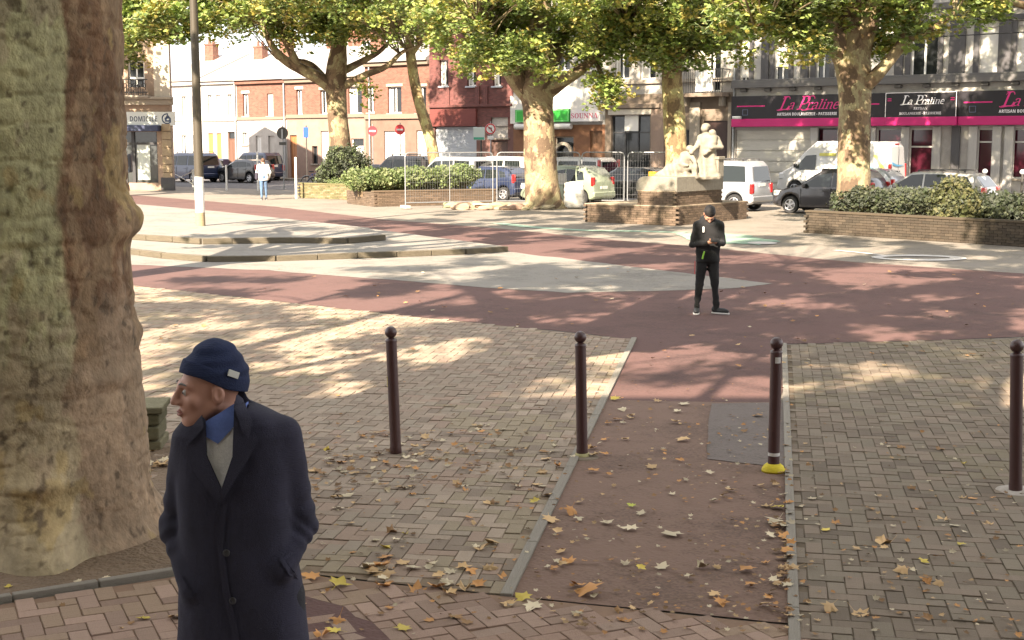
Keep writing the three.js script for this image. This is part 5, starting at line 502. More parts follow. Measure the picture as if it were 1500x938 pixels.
// rear-left corner of the car stands over pixel (px, py)
const park = (px, py, L, W = 1.7, dx = 0) => { const u = V(Math.cos(TURN), 0, -Math.sin(TURN)), z = V(Math.sin(TURN), 0, Math.cos(TURN)); return G(px, py).addScaledVector(u, L / 2 + dx).addScaledVector(z, W / 2); };
const GC = 'cars parked along the street';
vehicle({ ...T_VAN(4.2), name: 'parked_car', label: 'silver boxy family car with roof rails beside the statue', group: GC, pos: park(1101, 311, 4.2), turn: TURN, paint: SG });
vehicle({ ...T_HATCH(3.75, 1.56), name: 'parked_car', label: 'dark charcoal hatchback in front of the white van', group: GC, pos: park(1278, 317, 3.75), turn: TURN, paint: DK, r: 0.3 });
{ const L = 5.5; vehicle({ ...T_BIG(L, 2.52), name: 'delivery_van', cat: 'van', label: 'white high-roofed delivery van with blue and yellow swoosh', pos: park(1303, 291, L, 2.0), turn: TURN, paint: WH, extra: (t, k) => { const a = -L / 2; const mS = M(0.12, 0.35, 0.55, 0.4), mY = M(0.6, 0.55, 0.12, 0.4); k.side([[a + 0.3, 1.1], [a + 1.6, 1.35], [a + 2.6, 1.3], [a + 2.6, 1.42], [a + 1.6, 1.5], [a + 0.3, 1.3]], -1, 0.012, mS, 'decal'); k.side([[a + 0.2, 1.2], [a + 0.7, 1.9], [a + 0.85, 1.9], [a + 0.4, 1.2]], -1, 0.016, mY, 'decal'); k.side([[a + 2.6, 1.85], [a + 3.4, 1.85], [a + 3.4, 1.98], [a + 2.6, 1.98]], -1, 0.012, mY, 'decal');
  const sw = new THREE.Shape(); sw.moveTo(-0.75, 0.12); sw.quadraticCurveTo(-0.2, -0.08, 0.75, 0.1); sw.quadraticCurveTo(-0.2, 0.02, -0.75, 0.24); mesh('decal', new THREE.ExtrudeGeometry(sw, { depth: 0.004, bevelEnabled: false }).rotateY(-Math.PI / 2).translate(a + 0.02, 1.38, 0), mS, t); mesh('door_gap', join([box(0.01, 1.7, 0.014, a + 0.03, 1.45, 0)]), mTrim, t); mesh('brake_light', rbox(0.04, 0.07, 0.5, 0.02, a + 0.12, 2.38, 0), mTail, t); mesh('door_handle', rbox(0.04, 0.26, 0.07, 0.02, a + 0.01, 1.08, 0.12), mTrim, t); mesh('handle_strip', rbox(0.03, 0.06, 0.7, 0.015, a + 0.005, 0.86, -0.3), mTrim, t); } }); }
vehicle({ ...T_HATCH(3.6, 1.5), name: 'parked_car', label: 'small silver car half hidden by the stout tree', group: GC, pos: park(1308, 308, 3.6), turn: TURN, paint: SG });
vehicle({ ...T_ESTATE(4.5), name: 'parked_car', label: 'grey estate car with roof rails behind the planter hedge', group: GC, pos: park(1441, 320, 4.5), turn: TURN, paint: TN });
vehicle({ ...T_HATCH(3.6, 1.56), name: 'parked_car', label: 'pale green hatchback behind the wire fence', group: GC, pos: park(868, 303, 3.6), turn: TURN, paint: GN });
vehicle({ ...T_VAN(4.5), name: 'parked_car', label: 'long grey people carrier with dark windows behind the green hatchback', group: GC, pos: park(880, 292, 4.5), turn: TURN, paint: TN, rails: undefined, tail: [1.45, 0.14, 0.5, 0.02] });
vehicle({ ...T_HATCH(3.9, 1.45), name: 'parked_car', label: 'black hatchback behind the fence beside the statue', group: GC, pos: park(962, 299, 3.9), turn: TURN, paint: BK });
vehicle({ ...T_VAN(4.2), name: 'parked_car', label: 'white small van left of the dappled trunk', group: GC, pos: park(768, 288, 4.2), turn: TURN, paint: WH, rails: undefined });
vehicle({ ...T_HATCH(3.8, 1.45), name: 'parked_car', label: 'dark blue hatchback in front of the white small van', group: GC, pos: park(752, 296, 3.8), turn: TURN, paint: BL });
vehicle({ ...T_VAN(4.1), name: 'parked_car', label: 'silver small van behind the bright hedge', group: GC, pos: park(694, 289, 4.1), turn: TURN, paint: SG, rails: undefined });
vehicle({ ...T_VAN(4.3), name: 'parked_car', label: 'dark grey people carrier left of the slender leaning tree', group: GC, pos: park(623, 284, 4.3), turn: TURN, paint: DK });
vehicle({ ...T_HATCH(4.0, 1.38), name: 'parked_car', label: 'black low car behind the round bush', group: GC, pos: park(588, 283, 4.0), turn: TURN, paint: BK });
vehicle({ ...T_VAN(4.4), name: 'parked_car', label: 'dark blue people carrier beside the corner shop', group: GC, pos: park(294, 268, 4.4), turn: TURN, paint: BL });
vehicle({ ...T_HATCH(3.9, 1.45), name: 'parked_car', label: 'grey blue hatchback outside the white house', group: GC, pos: P(322, 263, 84).setY(0), turn: FA.turn, paint: GB });
vehicle({ ...T_HATCH(3.8, 1.42), name: 'parked_car', label: 'black hatchback outside the brick and plaster house', group: GC, pos: P(358, 264, 82.5).setY(0), turn: TURN, paint: BK });
vehicle({ ...T_VAN(4.0), name: 'parked_car', label: 'dark blue small van beyond the black hatchback', group: GC, pos: P(372, 262, 87).setY(0), turn: TURN, paint: BL, rails: undefined });
// ------------------------------------------------------------------ statue on its brick plinth
{
  const c = G(990, 331), t = thing('statue', 'weathered white stone statue group on a brown brick plinth', 'statue', c, FA.turn); // corner of the plinth toward the camera is the origin: +x = right face direction is -z here
  const lay = (w, d, y0, y1, ix, iz, tones, seed) => { const g = sub('plinth', t); g.position.set(-w - ix, y0, -iz); mesh('core', box(w - 0.02, y1 - y0 - 0.005, d - 0.02, w / 2, (y1 - y0) / 2, -d / 2), mMortar, g); brickFace(g, tones, w, y1 - y0, seed); const s = brickFace(g, tones, d, y1 - y0, seed + 1); s.rotation.y = Math.PI / 2; s.position.set(w, 0, 0); const s2 = brickFace(g, tones, d, y1 - y0, seed + 2); s2.rotation.y = -Math.PI / 2; s2.position.set(0, 0, -d); mesh('coping', box(w + 0.02, 0.03, d + 0.02, w / 2, y1 - y0 + 0.012, -d / 2), mottled(0.3, 0.24, 0.17, 0.9, 1), g); };
  lay(3.25, 4.6, 0, 0.56, 0, 0, bricksTan, 61); lay(1.28, 3.0, 0.585, 1.0, 0.14, 0.14, bricksTan, 71);
  const mMarble = mottled(0.21, 0.192, 0.155, 0.85, 0.45, { bumpMap: bumpFine, bumpScale: 0.006 });
  { const s = new THREE.Shape(); s.moveTo(-1.36, 0); s.lineTo(0, 0); s.lineTo(0, 0.38); s.lineTo(-1.0, 0.4); s.quadraticCurveTo(-1.3, 0.4, -1.36, 0.2); s.closePath(); mesh('base_block', new THREE.ExtrudeGeometry(s, { depth: 2.9, bevelEnabled: true, bevelSize: 0.03, bevelThickness: 0.03, bevelSegments: 2 }).translate(-0.12, 1.025, -3.1), mMarble, t); }
  // the figures face the square: x to the right of the picture, y up
  const f = (x, y, z) => {
    const fold = 0.03 * Math.sin(x * 26 + y * 3 + 5 * noise3(x * 3, y * 2, z * 3)) * sstep(0.95, 0.6, y) + 0.012 * (noise3(x * 14, y * 14, z * 14) - 0.5);
    let d = cap(x, y, z, [0.3, 0.0, 0], [0.33, 0.78, 0], 0.36, 0.2); d = smin(d, cap(x, y, z, [0.33, 0.78, 0], [0.34, 1.14, 0.02], 0.21, 0.235), 0.08); d = smin(d, cap(x, y, z, [0.18, 1.22, 0], [0.5, 1.2, 0], 0.1, 0.1), 0.08); d = smin(d, cap(x, y, z, [0.3, 1.25, 0.02], [0.28, 1.4, 0.05], 0.065, 0.06), 0.04); d = smin(d, ell(x, y, z, [0.26, 1.5, 0.06], [0.1, 0.125, 0.115]), 0.03); d = smin(d, ell(x, y, z, [0.29, 1.57, 0.0], [0.11, 0.1, 0.12]), 0.03);
    d = smin(d, ell(x, y, z, [0.45, 1.36, 0.16], [0.095, 0.11, 0.1]), 0.03); d = smin(d, cap(x, y, z, [0.47, 1.22, 0.14], [0.42, 0.92, 0.2], 0.11, 0.13), 0.05); d = smin(d, cap(x, y, z, [0.42, 0.9, 0.22], [0.3, 0.72, 0.3], 0.075, 0.06), 0.04);
    d = smin(d, cap(x, y, z, [0.56, 1.18, 0.02], [0.66, 0.92, 0.1], 0.085, 0.075), 0.04); d = smin(d, cap(x, y, z, [0.66, 0.92, 0.1], [0.44, 0.9, 0.32], 0.07, 0.05), 0.04); d = smin(d, cap(x, y, z, [0.16, 1.16, 0.04], [0.06, 0.92, 0.14], 0.08, 0.065), 0.04); d = smin(d, cap(x, y, z, [0.06, 0.92, 0.14], [-0.08, 0.74, 0.22], 0.06, 0.045), 0.03);
    let k = ell(x, y, z, [-0.1, 0.86, 0.12], [0.105, 0.125, 0.115]); k = smin(k, cap(x, y, z, [-0.12, 0.76, 0.1], [-0.16, 0.68, 0.06], 0.06, 0.08), 0.04); k = smin(k, cap(x, y, z, [-0.18, 0.62, 0.05], [-0.28, 0.3, 0.0], 0.18, 0.23), 0.05); k = smin(k, cap(x, y, z, [-0.28, 0.62, 0.1], [-0.36, 0.42, 0.22], 0.07, 0.06), 0.04); k = smin(k, cap(x, y, z, [-0.36, 0.42, 0.22], [-0.14, 0.36, 0.34], 0.055, 0.045), 0.04); k = smin(k, cap(x, y, z, [-0.08, 0.62, 0.14], [0.02, 0.46, 0.28], 0.07, 0.055), 0.04); k = smin(k, cap(x, y, z, [-0.25, 0.24, 0.05], [0.02, 0.3, 0.32], 0.13, 0.1), 0.06); k = smin(k, cap(x, y, z, [0.02, 0.3, 0.32], [0.0, 0.04, 0.34], 0.09, 0.07), 0.05); k = smin(k, cap(x, y, z, [-0.32, 0.3, 0.0], [-0.72, 0.1, 0.05], 0.29, 0.17), 0.08);
    let b = smin(d, k, 0.05); b = smin(b, ell(x, y, z, [-0.15, 0.0, 0], [0.85, 0.12, 0.42]), 0.08); return b + fold;
  };
  const up = V(0, 1.43, 0); const fg = mesh('figures', field(f, V(-1.1, -0.08, -0.55), V(0.95, 1.8, 0.6), 0.014), mMarble, t); const wpos = P(1016, 264, 41.3); const lp = wpos.clone().sub(c).applyAxisAngle(V(0, 1, 0), -FA.turn); fg.position.set(lp.x, 1.42, lp.z); fg.rotation.y = -FA.turn - 0.15; fg.scale.set(1.22, 0.98, 1.2);
  const bp = P(1048.5, 262, 41.2).sub(c).applyAxisAngle(V(0, 1, 0), -FA.turn); const pd = mesh('pillar', join([rbox(0.36, 0.52, 0.36, 0.02, 0, 0.26, 0), rbox(0.42, 0.1, 0.42, 0.02, 0, 0.57, 0)]), mMarble, t); pd.position.set(bp.x, 1.42, bp.z);
}
// ------------------------------------------------------------------ bollards
const mBoll = new THREE.MeshPhysicalMaterial({ color: C(0.05, 0.017, 0.016), roughness: 0.42, clearcoat: 0.3, clearcoatRoughness: 0.4 }), mDirt = mottled(0.19, 0.15, 0.11, 0.95, 0.4);
for (const [bx, by, tx, ty, label, kind] of [[580, 667, 572, 478, 'rust brown ball-topped bollard standing in a drift of leaves', 1], [853, 671, 850, 485, 'rust brown ball-topped bollard on the left edging of the strip', 2], [1133, 692, 1138, 494, 'rust brown ball-topped bollard with bright yellow paint at its foot', 3], [1488, 722, 1490, 497, 'rust brown ball-topped bollard on a pale concrete ring', 4]]) {
  const a = G(bx, by), d = -a.z, tp = P(tx, ty, d), t = thing('bollard', label, 'bollard', a, 0, 'ball-topped bollards across the path'), H = tp.y, ax = tp.clone().sub(a).normalize(); const q = new THREE.Quaternion().setFromUnitVectors(V(0, 1, 0), ax);
  const lathe = (pts) => new THREE.LatheGeometry(pts.map(([x, y]) => new THREE.Vector2(x, y)), 24).applyQuaternion(q);
  mesh('post', lathe([[0.001, -0.03], [0.047, -0.03], [0.047, 0.07], [0.0435, 0.075], [0.0435, H - 0.125], [0.046, H - 0.12], [0.046, H - 0.105], [0.034, H - 0.098], [0.02, H - 0.092], [0.001, H - 0.09]]), mBoll, t); mesh('ball', lathe([[0.02, H - 0.1], [0.021, H - 0.09], ...Array.from({ length: 13 }, (_, i) => { const w = -1.12 + i / 12 * (Math.PI / 2 + 1.12); return [Math.max(0.001, 0.048 * Math.cos(w)), H - 0.048 + 0.048 * Math.sin(w)]; })]), mBoll, t);
  if (kind === 3) { mesh('yellow_paint', lathe([[0.001, 0.075], [0.05, 0.07], [0.075, 0.05], [0.088, 0.022], [0.09, 0.004], [0.001, 0]]), mottled(0.62, 0.5, 0.02, 0.75, 0.25), t); mesh('sticker', lathe([[0.0445, 0.13], [0.0445, 0.155]]), M(0.55, 0.53, 0.5, 0.6), t); const st = new THREE.CylinderGeometry(0.0448, 0.0448, 0.045, 10, 1, true, -0.35, 1.0).applyQuaternion(q); st.translate(ax.x * (H - 0.17), H - 0.17, ax.z * (H - 0.17)); mesh('torn_sticker', st, M(0.5, 0.48, 0.45, 0.7), t); }
  if (kind === 2) { mesh('foot_collar', lathe([[0.001, 0.045], [0.052, 0.042], [0.06, 0.02], [0.062, -0.01]]), mottled(0.4, 0.36, 0.18, 0.9, 0.2), t); mesh('footing', lathe([[0.001, 0.018], [0.12, 0.016], [0.13, 0.004], [0.13, -0.01]]), mDirt, t); }
  if (kind === 4) mesh('footing', lathe([[0.001, 0.024], [0.135, 0.022], [0.145, 0.012], [0.145, -0.01]]), mottled(0.38, 0.34, 0.3, 0.9, 0.3), t);
  if (kind === 1) { mesh('footing', lathe([[0.001, 0.018], [0.1, 0.016], [0.11, -0.01]]), mDirt, t); const st = new THREE.CylinderGeometry(0.0445, 0.0445, 0.085, 8, 1, true, -1.75, 0.6).applyQuaternion(q); st.translate(ax.x * 0.6, 0.6, ax.z * 0.6); mesh('sticker', st, M(0.5, 0.42, 0.05, 0.6), t); }
}
// ------------------------------------------------------------------ street furniture
const mWire = M(0.16, 0.165, 0.17, 0.55, { metalness: 0.4 }), mGalv = M(0.27, 0.28, 0.29, 0.45, { metalness: 0.5 }), mPole = M(0.05, 0.045, 0.04, 0.6), mWhiteP = M(0.68, 0.67, 0.65, 0.5), mRedS = M(0.5, 0.02, 0.03, 0.4), mBlueS = M(0.02, 0.08, 0.35, 0.4);
{ const a = G(293.5, 331, 0.25), t = thing('lamp_post', 'tall dark lamp post with white painted sleeve on the platform', 'lamp post', a); mesh('base', cyl(0.13, 0.125, 0.36, 14), mottled(0.28, 0.22, 0.13, 0.8, 0.4), t); mesh('sleeve', cyl(0.124, 0.12, 0.95, 14, 0, 0.36, 0), mottled(0.62, 0.6, 0.56, 0.7, 0.7), t); mesh('pole', cyl(0.122, 0.085, 8.6, 14, 0, 1.31, 0), mottled(0.05, 0.04, 0.025, 0.6, 0.8), t); mesh('bracket', tube([V(0, 9.8, 0), V(0.3, 10.4, 0.3), V(1.2, 10.6, 1.0)], [0.07, 0.06, 0.05], 8, 5), mPole, t); mesh('lantern', rbox(0.7, 0.16, 0.3, 0.06, 1.5, 10.58, 1.2), mGalv, t); }
function roadSign(px, py, base, name, label, build, poleMat = mGalv, poleR = 0.035) { const a = G(px, base), t = thing(name, label, 'sign', a, FA.turn * 0.4, 'road signs on poles'), h = P(px, py, -a.z).y; mesh('pole', cyl(poleR, poleR, h + 0.4, 8), poleMat, t); build(t, h); return t; }
const disc = (r, y, z, th = 0.02) => new THREE.CylinderGeometry(r, r, th, 28).rotateX(Math.PI / 2).translate(0, y, z);
roadSign(416, 195, 277, 'road_sign', 'round road sign seen from its dark back', (t, h) => { mesh('disc', disc(0.32, h, 0.05), M(0.06, 0.06, 0.055, 0.6), t); mesh('bracket', box(0.1, 0.5, 0.04, 0, h - 0.05, 0.085), mGalv, t); mesh('small_plate', rbox(0.4, 0.16, 0.02, 0.005, 0, h - 0.55, 0.05), M(0.06, 0.06, 0.055, 0.6), t); });
roadSign(450, 194, 270, 'road_sign', 'narrow blue road sign on a black pole', (t, h) => { mesh('plate', rbox(0.3, 0.6, 0.03, 0.01, 0, h, 0.06), mBlueS, t); }, mPole);
for (const [x, y, b, l] of [[587, 190, 272, 'round red no-entry sign in front of the white roller blind'], [547, 192, 270, 'round red no-entry sign beside the drainpipe']]) roadSign(x, y, b, 'road_sign', l, (t, h) => { mesh('disc', disc(0.29, h, 0.05), mRedS, t); mesh('white_bar', box(0.38, 0.09, 0.012, 0, h, 0.068), mWhiteP, t); });
roadSign(719, 189, 276, 'road_sign', 'round no-turn sign with red ring and black arrow by the arched door', (t, h) => { mesh('disc', disc(0.3, h, 0.05), mWhiteP, t); mesh('red_ring', new THREE.TorusGeometry(0.255, 0.035, 6, 28).scale(1, 1, 0.3).translate(0, h, 0.064), mRedS, t); mesh('arrow', join([box(0.05, 0.16, 0.008, 0.05, h - 0.05, 0.066), box(0.15, 0.045, 0.008, 0.0, h + 0.055, 0.066), bar(V(-0.1, h + 0.055, 0.066), V(-0.04, h + 0.1, 0.066), 0.012), bar(V(-0.1, h + 0.055, 0.066), V(-0.04, h + 0.01, 0.066), 0.012)]), mTyre, t); mesh('slash', bar(V(-0.17, h + 0.17, 0.076), V(0.17, h - 0.17, 0.076), 0.018), mRedS, t); mesh('small_plate', rbox(0.34, 0.2, 0.02, 0.005, 0, h - 0.46, 0.05), mWhiteP, t); });
roadSign(705, 196, 278, 'notice_board', 'white notice board with green lower edge on a dark post', (t, h) => { mesh('board', rbox(0.62, 0.66, 0.05, 0.02, -0.1, h, 0.06), M(0.5, 0.56, 0.54, 0.5), t); mesh('green_strip', box(0.56, 0.12, 0.012, -0.1, h - 0.24, 0.092), M(0.04, 0.3, 0.2, 0.5), t); }, mPole, 0.05);
{ const a = G(187, 283), t = thing('parking_meter', 'dark ticket machine on a post behind the great trunk', 'parking meter', a); mesh('post', cyl(0.06, 0.06, 1.1, 10), mPole, t); mesh('box', rbox(0.5, 0.9, 0.35, 0.06, 0, 1.45, 0), M(0.03, 0.035, 0.05, 0.5), t); mesh('screen', box(0.26, 0.2, 0.012, 0, 1.6, 0.178), mGlass, t); }
for (const [i, [x0, x1, y0]] of [[248, 283, 276]].entries()) { const a = G(x0, y0), b = G(x1, y0 + 2), t = thing('cross_barrier', 'white crossed tube barrier beside the lamp post', 'barrier', a, 0); const d = b.clone().sub(a), L = d.length(); t.rotation.y = -Math.atan2(d.z, d.x); for (const x of [0, L]) mesh('post', cyl(0.05, 0.05, 1.05, 10, x, 0, 0), mWhiteP, t); mesh('cross_bar', bar(V(0, 0.3, 0), V(L, 0.95, 0), 0.03, 8), mWhiteP, t); mesh('cross_bar', bar(V(0, 0.95, 0.04), V(L, 0.3, 0.04), 0.03, 8), mWhiteP, t); mesh('disc', disc(0.14, 0.63, 0.06), mWhiteP, t); }
for (const [px, top, base, l, red] of [[332, 243, 279, 'short white post with small dark and red plate', 1], [378, 224, 279, 'tall thin white post beside the man in white', 0], [434, 232, 291, 'thin white stake at the end of the mossy wall', 0]]) { const a = G(px, base), t = thing('white_post', l, 'post', a), h = P(px, top, -a.z).y; mesh('post', cyl(0.055, 0.05, h, 10), mWhiteP, t); mesh('cap', new THREE.SphereGeometry(0.055, 10, 6).translate(0, h, 0), mWhiteP, t); if (red) mesh('plate', rbox(0.3, 0.3, 0.04, 0.02, 0, h + 0.18, 0), M(0.06, 0.03, 0.06, 0.6), t); }
for (const [px, base, l] of [[1441, 297, 'dark post with white ball cap before the bakery, left one'], [1496, 299, 'dark post with white ball cap at the bakery railing']]) { const a = G(px, base), t = thing('cap_bollard', l, 'bollard', a); mesh('post', cyl(0.05, 0.05, 1.2, 10), mPole, t); mesh('ball', new THREE.SphereGeometry(0.11, 14, 10).translate(0, 1.28, 0), mWhiteP, t); }
function bicycle(pos, turn, label, col) { const t = thing('bicycle', label, 'bicycle', pos, turn, 'bicycles leaning together'); for (const x of [-0.52, 0.52]) { const w = sub('wheel', t); w.position.set(x, 0.34, 0); mesh('tyre', new THREE.TorusGeometry(0.325, 0.02, 6, 28), mTyre, w); const sp = []; for (let i = 0; i < 12; i++) { const a = i * Math.PI / 12; sp.push(bar(V(Math.cos(a) * 0.31, Math.sin(a) * 0.31, 0), V(-Math.cos(a) * 0.31, -Math.sin(a) * 0.31, 0), 0.003, 3)); } mesh('spokes', join(sp), mGalv, w).userData.kind = 'stuff'; } const b = V(-0.08, 0.32, 0), s = V(-0.22, 0.82, 0), h = V(0.36, 0.86, 0), rr = V(-0.52, 0.34, 0), fr = V(0.52, 0.34, 0), hd = V(0.4, 0.72, 0); mesh('frame', join([bar(b, s, 0.018), bar(s.clone().setY(0.78), h, 0.018), bar(b, hd, 0.02), bar(b, rr, 0.014), bar(s, rr, 0.012), bar(h.clone().setY(0.95), fr, 0.017)]), col, t); mesh('handlebar', join([bar(V(0.34, 0.98, -0.28), V(0.34, 0.98, 0.28), 0.014), bar(V(0.35, 0.9, 0), V(0.34, 0.98, 0), 0.014)]), mGalv, t); mesh('saddle', rbox(0.26, 0.06, 0.15, 0.03, -0.25, 0.92, 0), mTyre, t); mesh('mudguard', new THREE.TorusGeometry(0.37, 0.02, 4, 14, 2.4).translate(-0.52, 0.34, 0), mGalv, t); }
bicycle(G(463, 277), 0.5, 'blue framed bicycle among the parked bicycles', mBlueS); bicycle(G(474, 279), 0.35, 'white framed bicycle leaning beside the blue one', mWhiteP); bicycle(G(484, 277), 0.8, 'silver bicycle nearest the round bush', mGalv);
{ const a = G(541, 299), t = thing('warning_sign', 'triangular road works sign seen from behind on its stand', 'sign', a, 0.5); const s = new THREE.Shape(); s.moveTo(-0.45, 0); s.lineTo(0.45, 0); s.lineTo(0, 0.8); s.closePath(); mesh('triangle', new THREE.ExtrudeGeometry(s, { depth: 0.02, bevelEnabled: true, bevelSize: 0.02, bevelThickness: 0.008, bevelSegments: 1 }).rotateX(-0.25).translate(0, 0.55, 0.1), M(0.3, 0.3, 0.29, 0.5, { metalness: 0.3 }), t); for (const s2 of [-1, 1]) { mesh('leg', bar(V(s2 * 0.3, 0, 0.3), V(s2 * 0.12, 1.0, 0.0), 0.016), mPole, t); mesh('leg', bar(V(s2 * 0.3, 0, -0.35), V(s2 * 0.12, 1.0, 0.0), 0.016), mPole, t); } }
// wire fence panels
function fencePanel(a, b, label) { const d = b.clone().sub(a), L = d.length(), t = thing('fence_panel', label, 'fence', a, -Math.atan2(d.z, d.x), 'temporary wire fence panels'), H = 2.08, R = 0.15; const P2 = [[0, 0.1], [0, H - R], [R * 0.3, H - R * 0.3], [R, H], [L - R, H], [L - R * 0.3, H - R * 0.3], [L, H - R], [L, 0.1]].map(([x, y]) => V(x, y, 0)); const fr = []; for (let i = 0; i < P2.length - 1; i++) fr.push(bar(P2[i], P2[i + 1], 0.024, 8)); fr.push(bar(V(0, 0.22, 0), V(L, 0.22, 0), 0.02, 8)); mesh('frame', join(fr), mGalv, t); if (L > 2.6) mesh('stay', bar(V(L / 2, 0.22, 0), V(L / 2, H, 0), 0.018, 8), mGalv, t); const w = []; for (let x = 0.1; x < L - 0.05; x += 0.1) w.push(bar(V(x, 0.22, 0.01), V(x, H, 0.01), 0.003, 4)); for (let y = 0.45; y < H; y += 0.26) w.push(bar(V(0, y, 0.016), V(L, y, 0.016), 0.003, 4)); mesh('wire_mesh', join(w), mWire, t).userData.kind = 'stuff'; for (const x of [0, L]) mesh('foot', rbox(0.22, 0.13, 0.6, 0.03, x, 0.065, 0), mottled(0.36, 0.34, 0.3, 0.9, 0.5), t); return t; }
fencePanel(G(594, 306), G(722, 303), 'wire fence panel in front of the bright hedge'); fencePanel(G(728, 303), G(849, 302), 'wire fence panel across the dappled trunk'); fencePanel(G(852, 302), G(914, 302), 'short wire fence panel beside the green car'); fencePanel(G(919, 302), G(1000, 303), 'wire fence panel reaching the statue');
{ const a = G(822, 302), t = mesh('paper_sign', rbox(0.4, 0.42, 0.01, 0.004).translate(0, P(822, 262, -a.z).y, 0.05), mWhiteP); t.position.copy(a); tag(t, 'white paper notice tied to the wire fence', 'notice', undefined); const b = G(960, 302), o = thing('orange_sign', 'orange works notice with lettering on the wire fence', 'sign', b); const y = P(960, 257.5, -b.z).y; mesh('board', rbox(0.56, 0.32, 0.015, 0.005, 0, y, 0.06), M(0.75, 0.3, 0.01, 0.5), o); mesh('stroke', box(0.4, 0.02, 0.004, 0, y + 0.06, 0.071), M(0.35, 0.12, 0.01, 0.6), o); mesh('stroke', box(0.34, 0.02, 0.004, -0.02, y - 0.03, 0.071), M(0.35, 0.12, 0.01, 0.6), o); }
{ const a = G(841, 305), f = (x, y, z) => { const w = 0.05 * (fbm3(x * 4, y * 4, z * 4, 3) - 0.5) + 0.02 * Math.sin(y * 30 + x * 9) * 0.3; return Math.max(smax(smax(Math.abs(x) - 0.4 + 0.05 * y, Math.abs(z) - 0.32, 0.12), y - 0.95 - 0.16 * (fbm3(x * 3, 1, z * 3, 2) - 0.5), 0.1) + w * 1.6, 0.02 - y, smax(Math.abs(x) - 0.42, Math.abs(z) - 0.36, 0.1)); }; const o = mesh('rubble_bag', field(f, V(-0.6, -0.05, -0.55), V(0.6, 1.3, 0.55), 0.035), mottled(0.42, 0.41, 0.39, 0.8, 0.6)); o.position.copy(a); tag(o, 'bulging white builder bag against the wire fence', 'bag'); }
{ const a = G(692, 305), t = thing('pallet', 'pale wooden pallet lying below the wire fence', 'pallet', a, 0.1), m = mottled(0.55, 0.42, 0.27, 0.85, 0.6); for (let i = 0; i < 5; i++) mesh('plank', rbox(1.2, 0.022, 0.1, 0.004, 0, 0.15, -0.35 + i * 0.17), m, t); for (const x of [-0.52, 0, 0.52]) mesh('block', box(0.1, 0.11, 0.78, x, 0.075, 0), m, t); for (let i = 0; i < 3; i++) mesh('plank', rbox(1.2, 0.02, 0.1, 0.004, 0, 0.01, -0.35 + i * 0.34), m, t); }
{ const r = RNG(88); for (let i = 0; i < 26; i++) { const px = 640 + r() * 230, py = 303 + r() * 5; if (px > 812 && px < 868) continue; const s = 0.1 + r() * 0.2, g = new THREE.IcosahedronGeometry(s, 1); const p = g.attributes.position; for (let k = 0; k < p.count; k++) { const q = 0.7 + 0.6 * noise3(p.getX(k) * 9 + i, p.getY(k) * 9, p.getZ(k) * 9); p.setXYZ(k, p.getX(k) * q * 1.4, p.getY(k) * q * 0.6, p.getZ(k) * q); } g.computeVertexNormals(); const o = mesh('rubble_stone', g, mottled(0.25 + 0.08 * r(), 0.2 + 0.05 * r(), 0.15, 0.9, 0.5)); o.position.copy(G(px, py)).setY(s * 0.3); tag(o, 'pale broken paving stone in the rubble below the wire fence', 'stone', 'rubble below the fence'); } }
{ const c = [[[1230, 12, 46], [1500, 30, 46], [1800, 55, 46]], [[1290, 58, 58], [1500, 47, 52], [1800, 30, 45]], [[1240, 8, 46], [1400, 28, 46], [1800, 20, 46]]]; c.forEach((l, i) => { const o = mesh('overhead_cable', tube(l.map(([a, b, d]) => P(a, b, d)), [0.022, 0.022, 0.022], 6, 10), mTyre); tag(o, ['thin black overhead cable sagging past the upper windows', 'thin black cable sloping up to the right of the shop sign', 'thin black cable through the branches of the stout tree'][i], 'cable'); }); }
// ------------------------------------------------------------------ people
const skinTex = tex(256, (u, v) => { const k = 0.9 + 0.2 * tfbm(u, v, 20, 71, 4); return [k, k * 0.99, k * 0.98]; });
const mSkin = new THREE.MeshPhysicalMaterial({ color: C(0.47, 0.245, 0.175), roughness: 0.55, map: skinTex, sheen: 0.2 });
const woolBump = tex(256, (u, v) => { const k = 0.5 + 0.5 * Math.sin((u * 60 + v * 60) * Math.PI * 2) * 0.35 + 0.6 * (tfbm(u, v, 64, 3, 2) - 0.5); return [k, k, k]; }, 1, false); woolBump.repeat.set(5, 5);
const cloth = (r, g, b, bs = 0.002, rep = 5) => { const h = woolBump.clone(); h.repeat.set(rep, rep); h.needsUpdate = true; const q = blotch.clone(); q.repeat.set(1.7, 1.7); q.needsUpdate = true; return new THREE.MeshPhysicalMaterial({ color: C(r, g, b), roughness: 0.95, bumpMap: h, bumpScale: bs, map: q, sheen: 0.35, sheenRoughness: 0.6, sheenColor: C(r * 2 + 0.01, g * 2 + 0.01, b * 2 + 0.012) }); };
